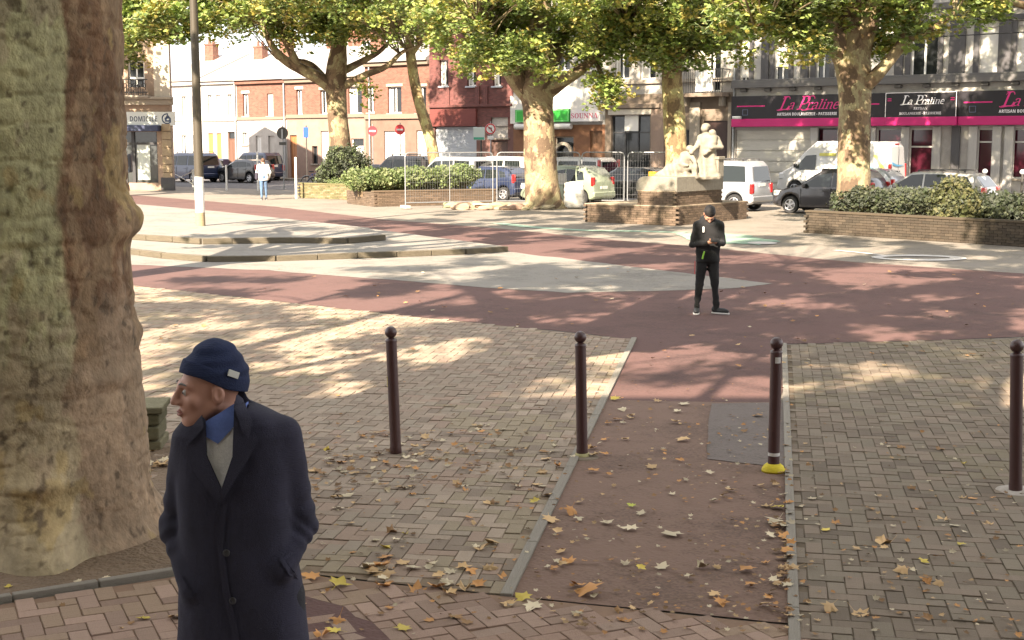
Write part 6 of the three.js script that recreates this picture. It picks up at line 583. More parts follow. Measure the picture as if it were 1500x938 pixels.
// head in its own frame: x to its left, y up, z forward; chin near y = -0.12, crown near 0.13
function headField(x, y, z, full = true) {
  let d = ell(x, y, z, [0, 0.036, -0.014], [0.074, 0.096, 0.096]); d = smin(d, ell(x, y, z, [0, -0.03, 0.032], [0.058, 0.085, 0.066]), 0.03); d = smin(d, ell(x, y, z, [0, -0.096, 0.064], [0.03, 0.024, 0.026]), 0.03); const ax = Math.abs(x);
  d = smin(d, cap(ax, y, z, [0.056, -0.045, 0.0], [0.018, -0.1, 0.06], 0.018, 0.016), 0.03); d = smin(d, ell(ax, y, z, [0.042, -0.022, 0.062], [0.022, 0.02, 0.02]), 0.02);
  d = smin(d, cap(ax, y, z, [0.008, 0.03, 0.09], [0.045, 0.03, 0.074], 0.011, 0.01), 0.015); d = smax(d, -ell(ax, y, z, [0.032, 0.007, 0.098], [0.019, 0.011, 0.018]), 0.012); d = smin(d, ell(ax, y, z, [0.031, 0.006, 0.077], [0.0145, 0.0125, 0.0135]), 0.004);
  d = smin(d, cap(x, y, z, [0, 0.016, 0.096], [0, -0.026, 0.116], 0.009, 0.0125), 0.012); d = smin(d, ell(ax, y, z, [0.012, -0.03, 0.104], [0.011, 0.009, 0.011]), 0.008);
  d = smin(d, cap(ax, y, z, [0, -0.057, 0.1], [0.021, -0.06, 0.087], 0.0068, 0.004), 0.006); d = smin(d, cap(ax, y, z, [0, -0.0705, 0.097], [0.018, -0.0675, 0.087], 0.008, 0.004), 0.006);
  const e = Math.max(ell(ax, y, z, [0.079, -0.002, -0.012], [0.011, 0.034, 0.021]), -ell(ax, y, z, [0.09, 0.0, -0.008], [0.007, 0.02, 0.011])); d = smin(d, e, 0.008);
  if (full) d = smin(d, cap(x, y, z, [0, -0.07, -0.018], [0, -0.24, -0.05], 0.054, 0.06), 0.03); return d;
}
{ // man in the dark overcoat
  const D = 4.5, base = P(345, 208, D).setY(0), t = thing('person', 'man in dark overcoat and navy knit hat, hands in pockets, looking aside', 'person', base), K = (px, py, dz = 0) => { const p = P(px, py, D - dz).sub(base); return [p.x, p.y, p.z]; };
  const rows = [[560, 318, 350, 0.05], [588, 312, 362, 0.075], [604, 290, 400, 0.095], [616, 266, 424, 0.105], [634, 256, 432, 0.115], [700, 260, 430, 0.128], [760, 264, 428, 0.132], [820, 264, 434, 0.135], [880, 262, 444, 0.14], [938, 260, 454, 0.148], [1020, 254, 466, 0.16], [1130, 246, 478, 0.17]].map(([py, a, b, w]) => { const l = K(a, py), r = K(b, py); return [l[1], (l[0] + r[0]) / 2, (r[0] - l[0]) / 2, w]; });
  const row = (y) => { if (y >= rows[0][0]) return rows[0]; for (let i = 0; i < rows.length - 1; i++) if (y >= rows[i + 1][0]) { const q = (y - rows[i][0]) / (rows[i + 1][0] - rows[i][0]), s = rows[i], e = rows[i + 1]; return [y, lerp(s[1], e[1], q), lerp(s[2], e[2], q), lerp(s[3], e[3], q)]; } return rows.at(-1); };
  const stack = (x, y, z, g = 0) => { const r = row(y), a = r[2] - g, b = r[3] - g, u = (x - r[1]) / a, v = z / b, k = Math.pow(Math.pow(Math.abs(u), 2.4) + Math.pow(Math.abs(v), 2.4), 1 / 2.4), gl = Math.hypot(Math.abs(u) / a, Math.abs(v) / b) + 1e-5; return clamp((k - 1) * k / gl, -0.3, 0.6); };
  const hem = K(345, 1130)[1], neckY = K(335, 596)[1];
  const sR = K(414, 636, 0), eR = K(440, 770, -0.05), wR = K(412, 834, 0.075), sL = K(276, 646, 0), eL = K(256, 772, -0.05), wL = K(284, 862, 0.085), vB = K(327, 722, 0.13), vL = K(293, 612, 0.12), vR = K(361, 584, 0.1);
  const inV = (x, y) => { const q = (y - vB[1]) / (vL[1] - vB[1]); if (q < 0) return -1; const l = lerp(vB[0], vL[0], q), r = lerp(vB[0], vR[0], q * (vL[1] - vB[1]) / (vR[1] - vB[1])); return Math.min(x - l, r - x); };
  const coat = (x, y, z) => {
    const fold = 0.006 * Math.sin(x * 26 + 3 * noise3(x * 5, y * 3, 2)) * sstep(1.15, 0.8, y) + 0.02 * (fbm3(x * 7, y * 4, z * 7, 4) - 0.5);
    let d = Math.max(stack(x, y, z) + fold, hem - y, y - K(340, 592)[1] - (z < -0.02 ? 0.05 : 0));
    d = smax(d, -Math.max(-inV(x, y), 0.02 - z), 0.006);
    const wr = (a, b, s) => { const q = clamp(((x - a[0]) * (b[0] - a[0]) + (y - a[1]) * (b[1] - a[1]) + (z - a[2]) * (b[2] - a[2])) / ((b[0] - a[0]) ** 2 + (b[1] - a[1]) ** 2 + (b[2] - a[2]) ** 2), 0, 1); return 0.004 * Math.sin(q * 26 + s + 9 * x) * Math.exp(-((q - 0.85) ** 2) * 9); };
    let r = smin(cap(x, y, z, sR, eR, 0.062, 0.055), cap(x, y, z, eR, wR, 0.056, 0.047), 0.02) + wr(sR, eR, 0) + wr(wR, eR, 1), l = smin(cap(x, y, z, sL, eL, 0.058, 0.054), cap(x, y, z, eL, wL, 0.055, 0.047), 0.02) + wr(sL, eL, 2) + wr(wL, eL, 3);
    const f2 = 0.008 * (fbm3(x * 12, y * 10, z * 12, 3) - 0.5); d = smin(d, r + f2, 0.028); d = smin(d, l + f2, 0.028); return d;
  };
  const mCoat = cloth(0.026, 0.025, 0.046, 0.0018, 7); mesh('coat', field(coat, V(-0.42, hem - 0.03, -0.26), V(0.42, neckY + 0.1, 0.3), 0.0078), mCoat, t);
  const march = (px, py, fn) => { const o = V(0, CAM_H, 0).sub(base), r = ray(px, py).normalize(); let s = 3.6; for (let i = 0; i < 90; i++) { const p = o.clone().addScaledVector(r, s), d = fn(p.x, p.y, p.z); if (d < 0.0008) return p; s += Math.max(0.0008, d * 0.7); if (s > 6) break; } return null; };
  const toCam = V(0, 0.16, 1).normalize();
  const flatCoat = (x, y, z) => Math.max(stack(x, y, z), hem - y); // coat front without the neck opening
  const patch = (name, pts, off, m, fn = flatCoat, lift = null, div = 4) => { const g = new THREE.ShapeGeometry(new THREE.Shape(pts.map(([a, b]) => new THREE.Vector2(a, b)))); let tri = []; const p = g.attributes.position, ix = g.index.array; for (let i = 0; i < ix.length; i += 3) tri.push([0, 1, 2].map((k) => [p.getX(ix[i + k]), p.getY(ix[i + k])])); for (let s = 0; s < div; s++) tri = tri.flatMap(([a, b, c]) => { const m2 = (u, v) => [(u[0] + v[0]) / 2, (u[1] + v[1]) / 2], ab = m2(a, b), bc = m2(b, c), ca = m2(c, a); return [[a, ab, ca], [ab, b, bc], [ca, bc, c], [ab, bc, ca]]; }); const pos = [], back = []; let last = V(0, 1.4, 0.12); for (const T of tri) { const q = T.map(([a, b]) => { const h = march(a, b, fn); if (h) last = h; return h ? h.addScaledVector(toCam, off + (lift ? lift(a, b) : 0)) : last.clone(); }); for (const v of q) pos.push(v.x, v.y, v.z); for (const v of [q[0], q[2], q[1]]) back.push(v.x, v.y, v.z - 0.012); } let G2 = new THREE.BufferGeometry(); G2.setAttribute('position', new THREE.Float32BufferAttribute([...pos, ...back], 3)); G2 = mergeVertices(G2, 1e-4); G2.computeVertexNormals(); const uv = [], pp = G2.attributes.position; for (let i = 0; i < pp.count; i++) uv.push(pp.getX(i), pp.getY(i)); G2.setAttribute('uv', new THREE.Float32BufferAttribute(uv, 2)); return mesh(name, G2, m, t); };
  const mLap = cloth(0.03, 0.029, 0.052, 0.0018, 7);
  patch('lapel', [[346, 588], [352, 584], [381, 646], [366, 672], [345, 706], [327, 734], [326, 718], [343, 668]], 0.032, mLap); patch('lapel', [[303, 616], [299, 612], [268, 652], [280, 682], [306, 716], [326, 736], [326, 714], [305, 668]], 0.03, mLap);
  patch('collar', [[350, 578], [358, 584], [374, 620], [368, 640], [360, 634], [346, 596]], 0.044, mLap); patch('collar', [[299, 608], [282, 628], [272, 648], [279, 652], [303, 626]], 0.042, mLap);
  patch('front_edge', [[326, 733], [333, 733], [327, 800], [337, 870], [352, 938], [376, 1090], [366, 1092], [342, 938], [327, 870], [318, 800]], 0.005, mCoat);
  const body = (x, y, z) => stack(x, y, z, 0.012); patch('sweater', [[300, 622], [350, 592], [352, 640], [330, 722], [324, 722], [304, 665]], 0.012, cloth(0.88, 0.88, 0.86, 0.002, 9), body); patch('shirt_collar', [[302, 618], [322, 606], [347, 590], [349, 618], [338, 632], [321, 650], [304, 640]], 0.02, cloth(0.12, 0.18, 0.46, 0.001, 9), body);
  mesh('shirt_neck', field((x, y, z) => { const a = K(337, 588, 0.0), b = K(333, 612, 0.02); return Math.max(cap(x, y, z, a, b, 0.062, 0.072), -cap(x, y, z, a, b, 0.052, 0.06), y - K(0, 594)[1] - (x - K(335, 0)[0]) * 0.45); }, V(-0.2, K(0, 660)[1], -0.12), V(0.16, K(0, 570)[1], 0.16), 0.006), cloth(0.12, 0.18, 0.46, 0.001, 9), t);
  for (const [px, py] of [[332, 810], [341, 880], [357, 962], [370, 1046]]) { const p = march(px, py, coat); if (!p) continue; const b = mesh('button', new THREE.LatheGeometry([[0.0005, 0.004], [0.007, 0.004], [0.0085, 0.0062], [0.0115, 0.006], [0.0125, 0.003], [0.012, 0]].map(([x, y]) => new THREE.Vector2(x, y)), 16), M(0.045, 0.043, 0.046, 0.35), t); b.position.copy(p).addScaledVector(toCam, 0.004); b.rotation.x = Math.PI / 2 - 0.1; }
  patch('pocket_edge', [[413, 814], [430, 836], [440, 842], [437, 848], [424, 842], [410, 820]], 0.008, mLap, coat, null, 2); patch('pocket_edge', [[262, 838], [281, 866], [284, 876], [278, 876], [262, 850]], 0.008, mLap, coat, null, 2); patch('cuff_seam', [[414, 818], [426, 808], [430, 811], [418, 822]], 0.006, mLap, coat, null, 2);
  // legs and shoes below the coat
  const trousers = (x, y, z) => { const fold = 0.008 * Math.sin(y * 30 + x * 9) * sstep(0.35, 0.1, y); return Math.min(cap(x, y, z, [-0.08, 0.9, 0], [-0.1, 0.1, 0], 0.1, 0.075), cap(x, y, z, [0.1, 0.9, 0], [0.13, 0.1, -0.03], 0.1, 0.075)) + fold; }; mesh('trousers', field((x, y, z) => Math.max(trousers(x, y, z), 0.07 - y, y - 0.95), V(-0.3, 0.03, -0.2), V(0.35, 1.0, 0.2), 0.014), cloth(0.02, 0.02, 0.025), t);
  for (const [x, z] of [[-0.1, 0.05], [0.13, 0.02]]) mesh('shoe', field((a, y, c) => Math.max(smin(ell(a, y, c, [x, 0.045, z + 0.07], [0.05, 0.055, 0.13]), ell(a, y, c, [x, 0.075, z - 0.04], [0.045, 0.075, 0.07]), 0.03), 0.004 - y), V(x - 0.1, -0.01, z - 0.15), V(x + 0.1, 0.18, z + 0.24), 0.01), M(0.015, 0.013, 0.012, 0.4), t);
  // head turned to the left of the picture
  const hg = sub('head', t), hc = K(306, 572, 0.01); hg.position.set(...hc); hg.rotation.set(0.02, -1.12, 0.0, 'YXZ'); hg.rotation.order = 'YXZ'; hg.scale.setScalar(1.04);
  const hfield = (x, y, z) => { let d = headField(x, y, z, false); d = smin(d, cap(x, y, z, [0.0, -0.06, -0.03], [0.03, -0.2, -0.085], 0.05, 0.056), 0.03); return d; };
  mesh('skin', field(hfield, V(-0.11, -0.24, -0.16), V(0.11, 0.15, 0.15), 0.0042), mSkin, hg);
  for (const s of [-1, 1]) { mesh('eye', new THREE.SphereGeometry(0.0118, 14, 10).translate(s * 0.031, 0.006, 0.0815), M(0.4, 0.37, 0.34, 0.3), hg); mesh('iris', new THREE.SphereGeometry(0.0055, 10, 8).translate(s * 0.0315, 0.006, 0.0892), M(0.03, 0.02, 0.015, 0.3), hg); mesh('eyebrow', tube([V(s * 0.012, 0.031, 0.0985), V(s * 0.03, 0.036, 0.0955), V(s * 0.048, 0.03, 0.082)], [0.003, 0.0045, 0.002], 6, 4), M(0.2, 0.19, 0.18, 0.9), hg); mesh('lip', tube([V(0, s > 0 ? -0.059 : -0.069, 0.1055), V(0.011, s > 0 ? -0.0595 : -0.0685, 0.1005), V(0.02, -0.064, 0.0925)], [0.0045, 0.004, 0.001], 6, 4), M(0.36, 0.15, 0.12, 0.5), hg); }
  const hatF = (x, y, z) => { const brim = 0.024 + 0.42 * (z + 0.02) + 0.004 * Math.sin(z * 40); let d = ell(x, y, z, [0, 0.045, -0.02], [0.089, 0.1, 0.115]); d = smin(d, ell(x, y, z, [0, 0.122, -0.026], [0.05, 0.046, 0.052]), 0.06); d += 0.006 * (fbm3(x * 22, y * 16, z * 22, 3) - 0.5) + 0.002 * Math.sin(y * 160 + x * 6); const roll = Math.max(Math.abs(y - brim - 0.022) - 0.026, ell(x, y, z, [0, 0.04, -0.02], [0.0905, 0.13, 0.1168])); d = Math.min(d, roll); return Math.max(d, brim - y, -ell(x, y, z, [0, 0.03, -0.014], [0.077, 0.1, 0.1])); };
  const mHat = cloth(0.015, 0.025, 0.075, 0.003, 6); mesh('knit_hat', field(hatF, V(-0.12, -0.06, -0.16), V(0.12, 0.2, 0.13), 0.0042), mHat, hg);
  const lb = mesh('hat_label', rbox(0.044, 0.022, 0.004, 0.0015), mottled(0.55, 0.55, 0.5, 0.8, 0.05), hg); lb.position.set(0.0885, 0.062, -0.062); lb.rotation.set(0.0, 1.95, -0.42); lb.rotation.order = 'YXZ';
}
// a standing clothed figure from joints; faces +z
function figure(t, o) {
  const J = o.j, L = (n, s) => J[n].map((q, i) => (i === 0 ? q * s : q)), bone = (x, y, z, a, b, ra, rb) => cap(x, y, z, a, b, ra, rb), wob = (x, y, z, k) => k * (fbm3(x * 9, y * 9, z * 9, 3) - 0.5);
  const trousers = (x, y, z) => { let d = bone(x, y, z, [0, J.hipY + 0.02, J.hipZ], [0, J.hipY + 0.1, J.hipZ], 0.135, 0.14); for (const s of ['L', 'R']) { d = smin(d, bone(x, y, z, J['hip' + s], J['knee' + s], 0.09, 0.058), 0.04); d = smin(d, bone(x, y, z, J['knee' + s], J['ankle' + s], 0.056, 0.04), 0.02); } return d + wob(x, y, z, 0.035) + 0.006 * Math.sin(y * 55 + x * 12) * Math.exp(-((y - 0.12) ** 2) * 60); };
  mesh('trousers', field((x, y, z) => Math.max(trousers(x, y, z), 0.05 - y, y - J.hipY - 0.12), V(-0.4, 0.02, -0.3), V(0.4, J.hipY + 0.2, 0.35), 0.014), o.trousers, t);
  const jacket = (x, y, z) => { const q = clamp((y - J.hipY + 0.08) / (J.shY - J.hipY + 0.08), 0, 1), a = lerp(o.hipW, o.shW, q), b = lerp(0.125, 0.12, q), cz = lerp(J.hipZ, J.shZ, q); let d = Math.max((Math.hypot((x - o.lean * q) / a, (z - cz) / b) - 1) * Math.min(a, b), J.hipY - 0.08 - y, y - J.shY - 0.02); d = smin(d, cap(x, y, z, [-o.shW * 0.72 + o.lean, J.shY, J.shZ], [o.shW * 0.72 + o.lean, J.shY, J.shZ], 0.07, 0.07), 0.05); for (const s of ['L', 'R']) { d = smin(d, bone(x, y, z, J['sh' + s], J['el' + s], 0.056, 0.049), 0.03); d = smin(d, bone(x, y, z, J['el' + s], J['wr' + s], 0.048, 0.038), 0.02); } if (o.hood) d = smin(d, ell(x, y, z, [o.lean, J.shY + 0.06, J.shZ - 0.05], [0.13, 0.08, 0.11]), 0.03); return d + wob(x, y, z, 0.026) + 0.004 * Math.sin(y * 34 + x * 15); };
  mesh('jacket', field(jacket, V(-0.5, J.hipY - 0.15, -0.35), V(0.5, J.shY + 0.22, 0.45), 0.0125), o.jacket, t);
  for (const s of ['L', 'R']) { const a = J['ankle' + s], f = o.foot[s], dx = Math.sin(f), dz = Math.cos(f), sh = (x, y, z) => { const u = (x - a[0]) * dz - (z - a[2]) * dx, v = (x - a[0]) * dx + (z - a[2]) * dz; return Math.max(smin(ell(u, y, v, [0, 0.045, 0.08], [0.046, 0.05, 0.12]), ell(u, y, v, [0, 0.07, -0.02], [0.042, 0.06, 0.06]), 0.03), 0.024 - y); }; const so = (x, y, z) => { const u = (x - a[0]) * dz - (z - a[2]) * dx, v = (x - a[0]) * dx + (z - a[2]) * dz; return Math.max(ell(u, 0.02, v, [0, 0.02, 0.065], [0.05, 0.05, 0.145]), Math.abs(y - 0.014) - 0.012); }; const lo = V(a[0] - 0.26, -0.01, a[2] - 0.26), hi = V(a[0] + 0.26, 0.17, a[2] + 0.26), S = sub('shoe', t); mesh('upper', field(sh, lo, hi, 0.011), o.shoe, S); mesh('sole', field(so, lo, hi, 0.009), o.sole, S); }
  const hg = sub('head', t); hg.position.set(...J.head); hg.rotation.order = 'YXZ'; hg.rotation.set(o.nod, o.turn || 0, 0); mesh('skin', field(headField, V(-0.11, -0.27, -0.16), V(0.11, 0.15, 0.15), 0.0065), o.skin || mSkin, hg); mesh('hair', field((x, y, z) => Math.max(ell(x, y, z, [0, 0.045, -0.02], [0.085, 0.1, 0.105]) + 0.012 * (fbm3(x * 30, y * 30, z * 30, 2) - 0.5), Math.min(0.035 - y + (z < -0.01 ? -0.09 : 0.0), 0.5) * 0.8), V(-0.11, -0.1, -0.16), V(0.11, 0.17, 0.12), 0.0075), o.hair, hg); for (const s of [-1, 1]) mesh('eye', new THREE.SphereGeometry(0.011, 8, 6).translate(s * 0.031, 0.006, 0.083), M(0.25, 0.23, 0.2, 0.4), hg);
  const handF = (w, dir, s) => (x, y, z) => { const P3 = (k, l) => [w[0] + dir[0] * k + s * l, w[1] + dir[1] * k, w[2] + dir[2] * k]; let d = cap(x, y, z, P3(0, 0), P3(0.07, 0), 0.026, 0.03); for (let i = 0; i < 4; i++) { const l = -0.027 + i * 0.018; d = smin(d, cap(x, y, z, P3(0.075, l * 0.8), [P3(0.115, l)[0], P3(0.115, l)[1], P3(0.115, l)[2]], 0.0095, 0.009), 0.006); d = smin(d, cap(x, y, z, P3(0.115, l), [P3(0.13 - Math.abs(i - 1.5) * 0.005, l)[0], P3(0.12, l)[1] + (o.curl || 0), P3(0.13, l)[2]], 0.009, 0.007), 0.005); } d = smin(d, cap(x, y, z, P3(0.03, 0.026), [P3(0.085, 0.04)[0], P3(0.085, 0.04)[1] + (o.curl || 0) * 0.8, P3(0.085, 0.04)[2]], 0.011, 0.009), 0.01); return d; };
  for (const s of ['L', 'R']) if (!o.noHand || !o.noHand.includes(s)) { const w = J['wr' + s], e = J['el' + s]; let dir = o.hand?.[s] || [w[0] - e[0], w[1] - e[1], w[2] - e[2]]; const n = Math.hypot(...dir); dir = dir.map((q) => q / n); mesh('hand', field(handF(w, dir, s === 'L' ? 1 : -1), V(w[0] - 0.17, w[1] - 0.17, w[2] - 0.17), V(w[0] + 0.17, w[1] + 0.17, w[2] + 0.17), 0.0065), o.skin || mSkin, t); }
}
{ // young man with a phone; x is picture right
  const c = G(1035, 460), sc = 0.965, t = thing('person', 'person in black jacket and trousers looking down at a phone', 'person', c); t.scale.setScalar(sc); const mSkinD = mSkin.clone(); mSkinD.color = C(0.38, 0.2, 0.13);
  const J = { hipY: 0.86, hipZ: 0, shY: 1.35, shZ: 0.02, hipL: [-0.085, 0.84, 0], hipR: [0.085, 0.84, 0], kneeL: [-0.115, 0.46, 0.02], kneeR: [0.11, 0.46, 0.03], ankleL: [-0.145, 0.07, -0.02], ankleR: [0.15, 0.07, 0.0], shL: [-0.175, 1.33, 0.02], shR: [0.175, 1.33, 0.02], elL: [-0.23, 1.05, 0.0], elR: [0.225, 1.07, 0.0], wrL: [-0.05, 1.085, 0.24], wrR: [0.1, 1.085, 0.25], head: [0.005, 1.5, 0.08] };
  figure(t, { j: J, hipW: 0.175, shW: 0.19, lean: 0.0, trousers: cloth(0.013, 0.013, 0.014), jacket: cloth(0.011, 0.011, 0.012), shoe: M(0.015, 0.015, 0.016, 0.6), sole: M(0.6, 0.58, 0.55, 0.6), foot: { L: -0.2, R: 1.05 }, nod: 0.92, hood: true, hair: M(0.012, 0.009, 0.008, 0.7), skin: mSkinD, hand: { L: [0.7, 0.25, 0.35], R: [-0.55, 0.3, 0.35] }, curl: 0.02 });
  mesh('chest_tag', rbox(0.026, 0.085, 0.012, 0.004, -0.09, 1.28, 0.145), mWhiteP, t); mesh('sleeve_badge', disc(0.018, 1.07, 0.06, 0.012).translate(-0.2, 0, 0.01), mWhiteP, t); const ln = mesh('lanyard', rbox(0.024, 0.12, 0.014, 0.006).rotateZ(-0.25).translate(-0.085, 0.9, 0.145), M(0.3, 0.62, 0.06, 0.5), t); mesh('trouser_stripe', rbox(0.012, 0.2, 0.02, 0.005, -0.188, 0.7, 0.0), M(0.45, 0.06, 0.06, 0.6), t);
  const ph = thing('phone', 'small black phone held in both hands', 'phone', c.clone().add(V(0.055 * sc, 1.135 * sc, 0.36 * sc))); ph.rotation.x = -0.6; mesh('case', rbox(0.125, 0.06, 0.009, 0.006), M(0.01, 0.01, 0.012, 0.75), ph); mesh('screen', box(0.112, 0.05, 0.002, 0, 0, -0.0055), mGlass, ph);
}
{ // man in white seen from behind
  const c = G(386.5, 293), t = thing('person', 'man in white shirt and blue jeans walking away, dark bag at his side', 'person', c, Math.PI + 0.3); t.scale.setScalar(1.0);
  figure(t, { j: { hipY: 0.92, hipZ: 0, shY: 1.46, shZ: 0, hipL: [-0.09, 0.9, 0], hipR: [0.09, 0.9, 0], kneeL: [-0.1, 0.5, 0.06], kneeR: [0.1, 0.5, -0.02], ankleL: [-0.11, 0.08, 0.06], ankleR: [0.11, 0.08, -0.14], shL: [-0.21, 1.43, 0], shR: [0.21, 1.43, 0], elL: [-0.29, 1.16, -0.02], elR: [0.29, 1.16, -0.02], wrL: [-0.25, 0.96, 0.12], wrR: [0.26, 0.96, 0.1], head: [0, 1.65, 0.03] }, hipW: 0.21, shW: 0.24, lean: 0, trousers: cloth(0.09, 0.15, 0.25), jacket: cloth(0.7, 0.69, 0.68), shoe: M(0.05, 0.05, 0.06, 0.6), sole: M(0.3, 0.3, 0.3, 0.6), foot: { L: 0.1, R: -0.1 }, nod: 0.15, hair: M(0.09, 0.05, 0.03, 0.8) });
  const b = thing('shoulder_bag', 'dark shoulder bag hanging by the man in white', 'bag', c.clone().add(V(-0.27, 1.02, 0.05))); mesh('pouch', rbox(0.14, 0.3, 0.26, 0.05), M(0.03, 0.025, 0.04, 0.8), b); mesh('strap', tube([V(0, 0.14, 0.1), V(0.12, 0.45, 0.1), V(0.16, 0.48, -0.04), V(0, 0.14, -0.1)], [0.012, 0.012, 0.012, 0.012], 5, 6), M(0.03, 0.025, 0.04, 0.8), b);
}
// ------------------------------------------------------------------ fallen leaves
{
  const r = RNG(2024), shapes = Array.from({ length: 10 }, (_, i) => leafGeo(1, 0.3 + 1.1 * hash3(i, 1, 1), 500 + i, 1));
  const cols = { orange: [0.5, 0.245, 0.08], tan: [0.5, 0.33, 0.16], pale: [0.55, 0.46, 0.31], brown: [0.26, 0.145, 0.06], yellow: [0.55, 0.42, 0.08], green: [0.38, 0.4, 0.06] }, mats = {}; for (const k in cols) mats[k] = [0.85, 1.0, 1.15].map((s) => M(cols[k][0] * s, cols[k][1] * s, cols[k][2] * s, 0.8, { side: THREE.DoubleSide, bumpMap: bumpFine, bumpScale: 0.002 }));
  const words2 = { orange: 'orange', tan: 'tan', pale: 'pale straw coloured', brown: 'dark brown', yellow: 'yellow', green: 'yellow green' };
  let count = 0; const put = (px, py, size, col, where) => { const p = G(px, py); const o = mesh('fallen_leaf', shapes[Math.floor(r() * 10)], mats[col][Math.floor(r() * 3)]); size *= 0.68; o.scale.set(size * (0.8 + 0.35 * r()), size * (0.35 + 0.85 * r()), size); o.rotation.set((r() - 0.5) * 0.5, r() * 6.28, (r() - 0.5) * 0.5); o.position.set(p.x, 0.02 + 0.05 * size, p.z); tag(o, 'dry ' + words2[col] + ' plane leaf fallen on the ' + where, 'leaf', words2[col] + ' leaves fallen on the ' + where); count++; };
  const S = 'brown strip', Lp = 'grey brick paving', Rp = 'dark brick paving', F = 'pinkish front paving', T = 'soil behind the great trunk', E = 'edge of the brown strip', B = 'foot of the leaf-drift bollard';
  for (const [x, y, s, c, w] of [[925, 745, 0.1, 'green', S], [862, 872, 0.24, 'orange', S], [846, 862, 0.13, 'orange', S], [985, 787, 0.2, 'pale', S], [922, 779, 0.17, 'pale', S], [1095, 840, 0.16, 'orange', S], [1100, 862, 0.11, 'orange', S], [1000, 648, 0.2, 'tan', S], [1001, 595, 0.16, 'pale', S], [955, 688, 0.14, 'tan', S], [1070, 722, 0.15, 'tan', S], [1135, 770, 0.2, 'pale', S], [1150, 790, 0.16, 'orange', S], [1152, 812, 0.15, 'orange', S], [832, 827, 0.13, 'orange', S], [812, 838, 0.1, 'orange', S], [925, 612, 0.14, 'tan', S], [990, 622, 0.14, 'tan', S], [870, 694, 0.15, 'orange', S], [893, 700, 0.09, 'orange', S], [1040, 697, 0.1, 'pale', S], [970, 835, 0.14, 'pale', S], [1030, 835, 0.13, 'pale', S], [1056, 888, 0.13, 'orange', S], [1046, 876, 0.12, 'tan', S], [806, 766, 0.16, 'tan', S], [836, 755, 0.15, 'orange', S], [818, 785, 0.12, 'tan', S], [985, 727, 0.08, 'pale', S], [890, 770, 0.14, 'pale', S], [915, 830, 0.09, 'pale', S], [1008, 850, 0.08, 'pale', S], [1110, 612, 0.15, 'brown', S], [1090, 635, 0.1, 'brown', S], [783, 740, 0.12, 'yellow', Lp], [1215, 898, 0.14, 'tan', Rp], [1262, 904, 0.15, 'tan', Rp], [1293, 800, 0.16, 'tan', Rp], [1320, 842, 0.13, 'tan', Rp], [1357, 858, 0.1, 'orange', Rp], [1380, 765, 0.13, 'tan', Rp], [1225, 770, 0.1, 'orange', Rp], [1425, 735, 0.1, 'orange', Rp], [1275, 750, 0.11, 'brown', Rp], [1320, 660, 0.13, 'brown', Rp], [1378, 662, 0.12, 'brown', Rp], [1190, 735, 0.1, 'pale', Rp], [210, 912, 0.11, 'yellow', F], [258, 910, 0.13, 'tan', F], [590, 926, 0.13, 'yellow', F], [472, 936, 0.14, 'orange', F], [565, 822, 0.16, 'orange', Lp], [565, 848, 0.18, 'tan', Lp], [565, 806, 0.11, 'yellow', Lp], [455, 850, 0.18, 'orange', Lp], [497, 862, 0.17, 'yellow', Lp], [640, 865, 0.18, 'orange', Lp], [612, 868, 0.2, 'orange', Lp], [660, 875, 0.15, 'tan', Lp], [718, 838, 0.14, 'tan', Lp], [690, 842, 0.14, 'orange', Lp], [700, 860, 0.14, 'orange', Lp], [680, 868, 0.14, 'tan', Lp], [740, 850, 0.13, 'orange', Lp], [766, 882, 0.16, 'yellow', F], [745, 890, 0.14, 'tan', F], [780, 895, 0.2, 'pale', F], [845, 905, 0.1, 'pale', F], [915, 914, 0.13, 'orange', F], [870, 878, 0.1, 'pale', F]]) put(x, y, s, c, w);
  const pick = () => { const q = r(); return q < 0.36 ? 'tan' : q < 0.62 ? 'pale' : q < 0.8 ? 'orange' : q < 0.92 ? 'brown' : 'yellow'; };
  const area = (n, x0, y0, x1, y1, where, s0 = 0.07, s1 = 0.15) => { for (let i = 0; i < n; i++) put(x0 + (x1 - x0) * r(), y0 + (y1 - y0) * r(), s0 + (s1 - s0) * r(), pick(), where); };
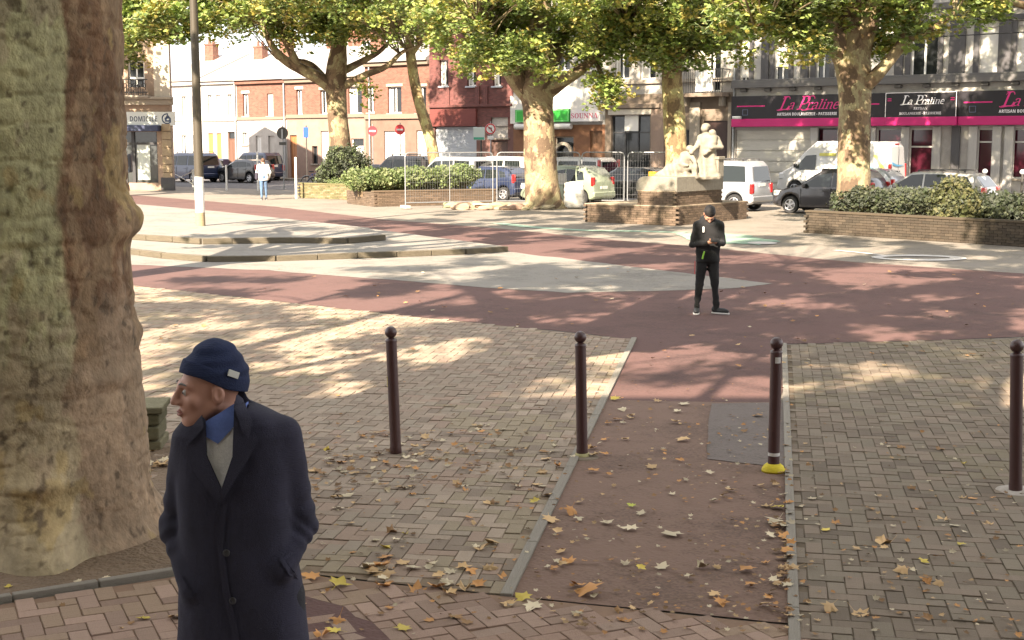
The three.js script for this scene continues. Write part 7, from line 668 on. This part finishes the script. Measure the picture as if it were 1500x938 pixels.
  area(14, 535, 642, 625, 695, B); area(16, 455, 655, 520, 705, Lp); area(22, 470, 700, 760, 820, Lp); area(16, 540, 830, 720, 868, Lp, 0.09, 0.18); area(8, 680, 625, 745, 640, Lp); area(10, 780, 655, 840, 720, Lp); area(20, 900, 600, 1130, 900, S, 0.05, 0.12); area(16, 1118, 730, 1160, 905, E, 0.06, 0.17); area(7, 790, 720, 850, 845, E, 0.07, 0.14); area(10, 890, 588, 1010, 625, S); area(16, 1175, 640, 1490, 930, Rp, 0.06, 0.12); area(24, 198, 662, 240, 706, T, 0.09, 0.17); area(6, 470, 880, 700, 935, F); area(6, 850, 640, 890, 705, E); area(8, 0, 840, 200, 930, F, 0.04, 0.08);
  // crumbs and far leaves nobody could count
  const n = 1500, im = shadow(new THREE.InstancedMesh(leafGeo(1, 0.5, 777, 0), M(1, 1, 1, 0.85, { side: THREE.DoubleSide }), n)); im.name = 'leaf_litter'; const m = new THREE.Matrix4(), q = new THREE.Quaternion(), e = new THREE.Euler(); for (let i = 0; i < n; i++) { const k = r(); let p, s; if (k < 0.35) { p = G(300 + r() * 900, 560 + r() * 378); s = 0.015 + 0.03 * r(); } else if (k < 0.5) { p = G(1170 + r() * 330, 620 + r() * 318); s = 0.015 + 0.03 * r(); } else if (k < 0.62) { p = G(440 + r() * 330, 635 + 90 * r()); s = 0.02 + 0.05 * r(); } else if (k < 0.66) { p = G(1132 + r() * 28, 620 + r() * 300); s = 0.02 + 0.05 * r(); } else if (k < 0.92) { p = G(740 + r() * 420, 590 + r() * 340); s = 0.012 + 0.03 * r(); } else { p = G(190 + r() * 1300, 395 + r() * 150); s = 0.04 + 0.05 * r(); } e.set((r() - 0.5) * 0.6, r() * 6.28, (r() - 0.5) * 0.6); m.compose(V(p.x, 0.022 + s * 0.1, p.z), q.setFromEuler(e), V(s, s, s)); im.setMatrixAt(i, m); const c = cols[['tan', 'pale', 'brown', 'orange', 'brown'][Math.floor(r() * 5)]], w = 0.5 + 0.5 * r(); im.setColorAt(i, C(c[0] * w, c[1] * w, c[2] * w)); } im.userData = { kind: 'stuff', label: 'scattered crumbs and small bits of dry leaf over the paving', category: 'leaf litter' }; scene.add(im); console.log('leaves', count);
}
renderer.render(scene, camera);
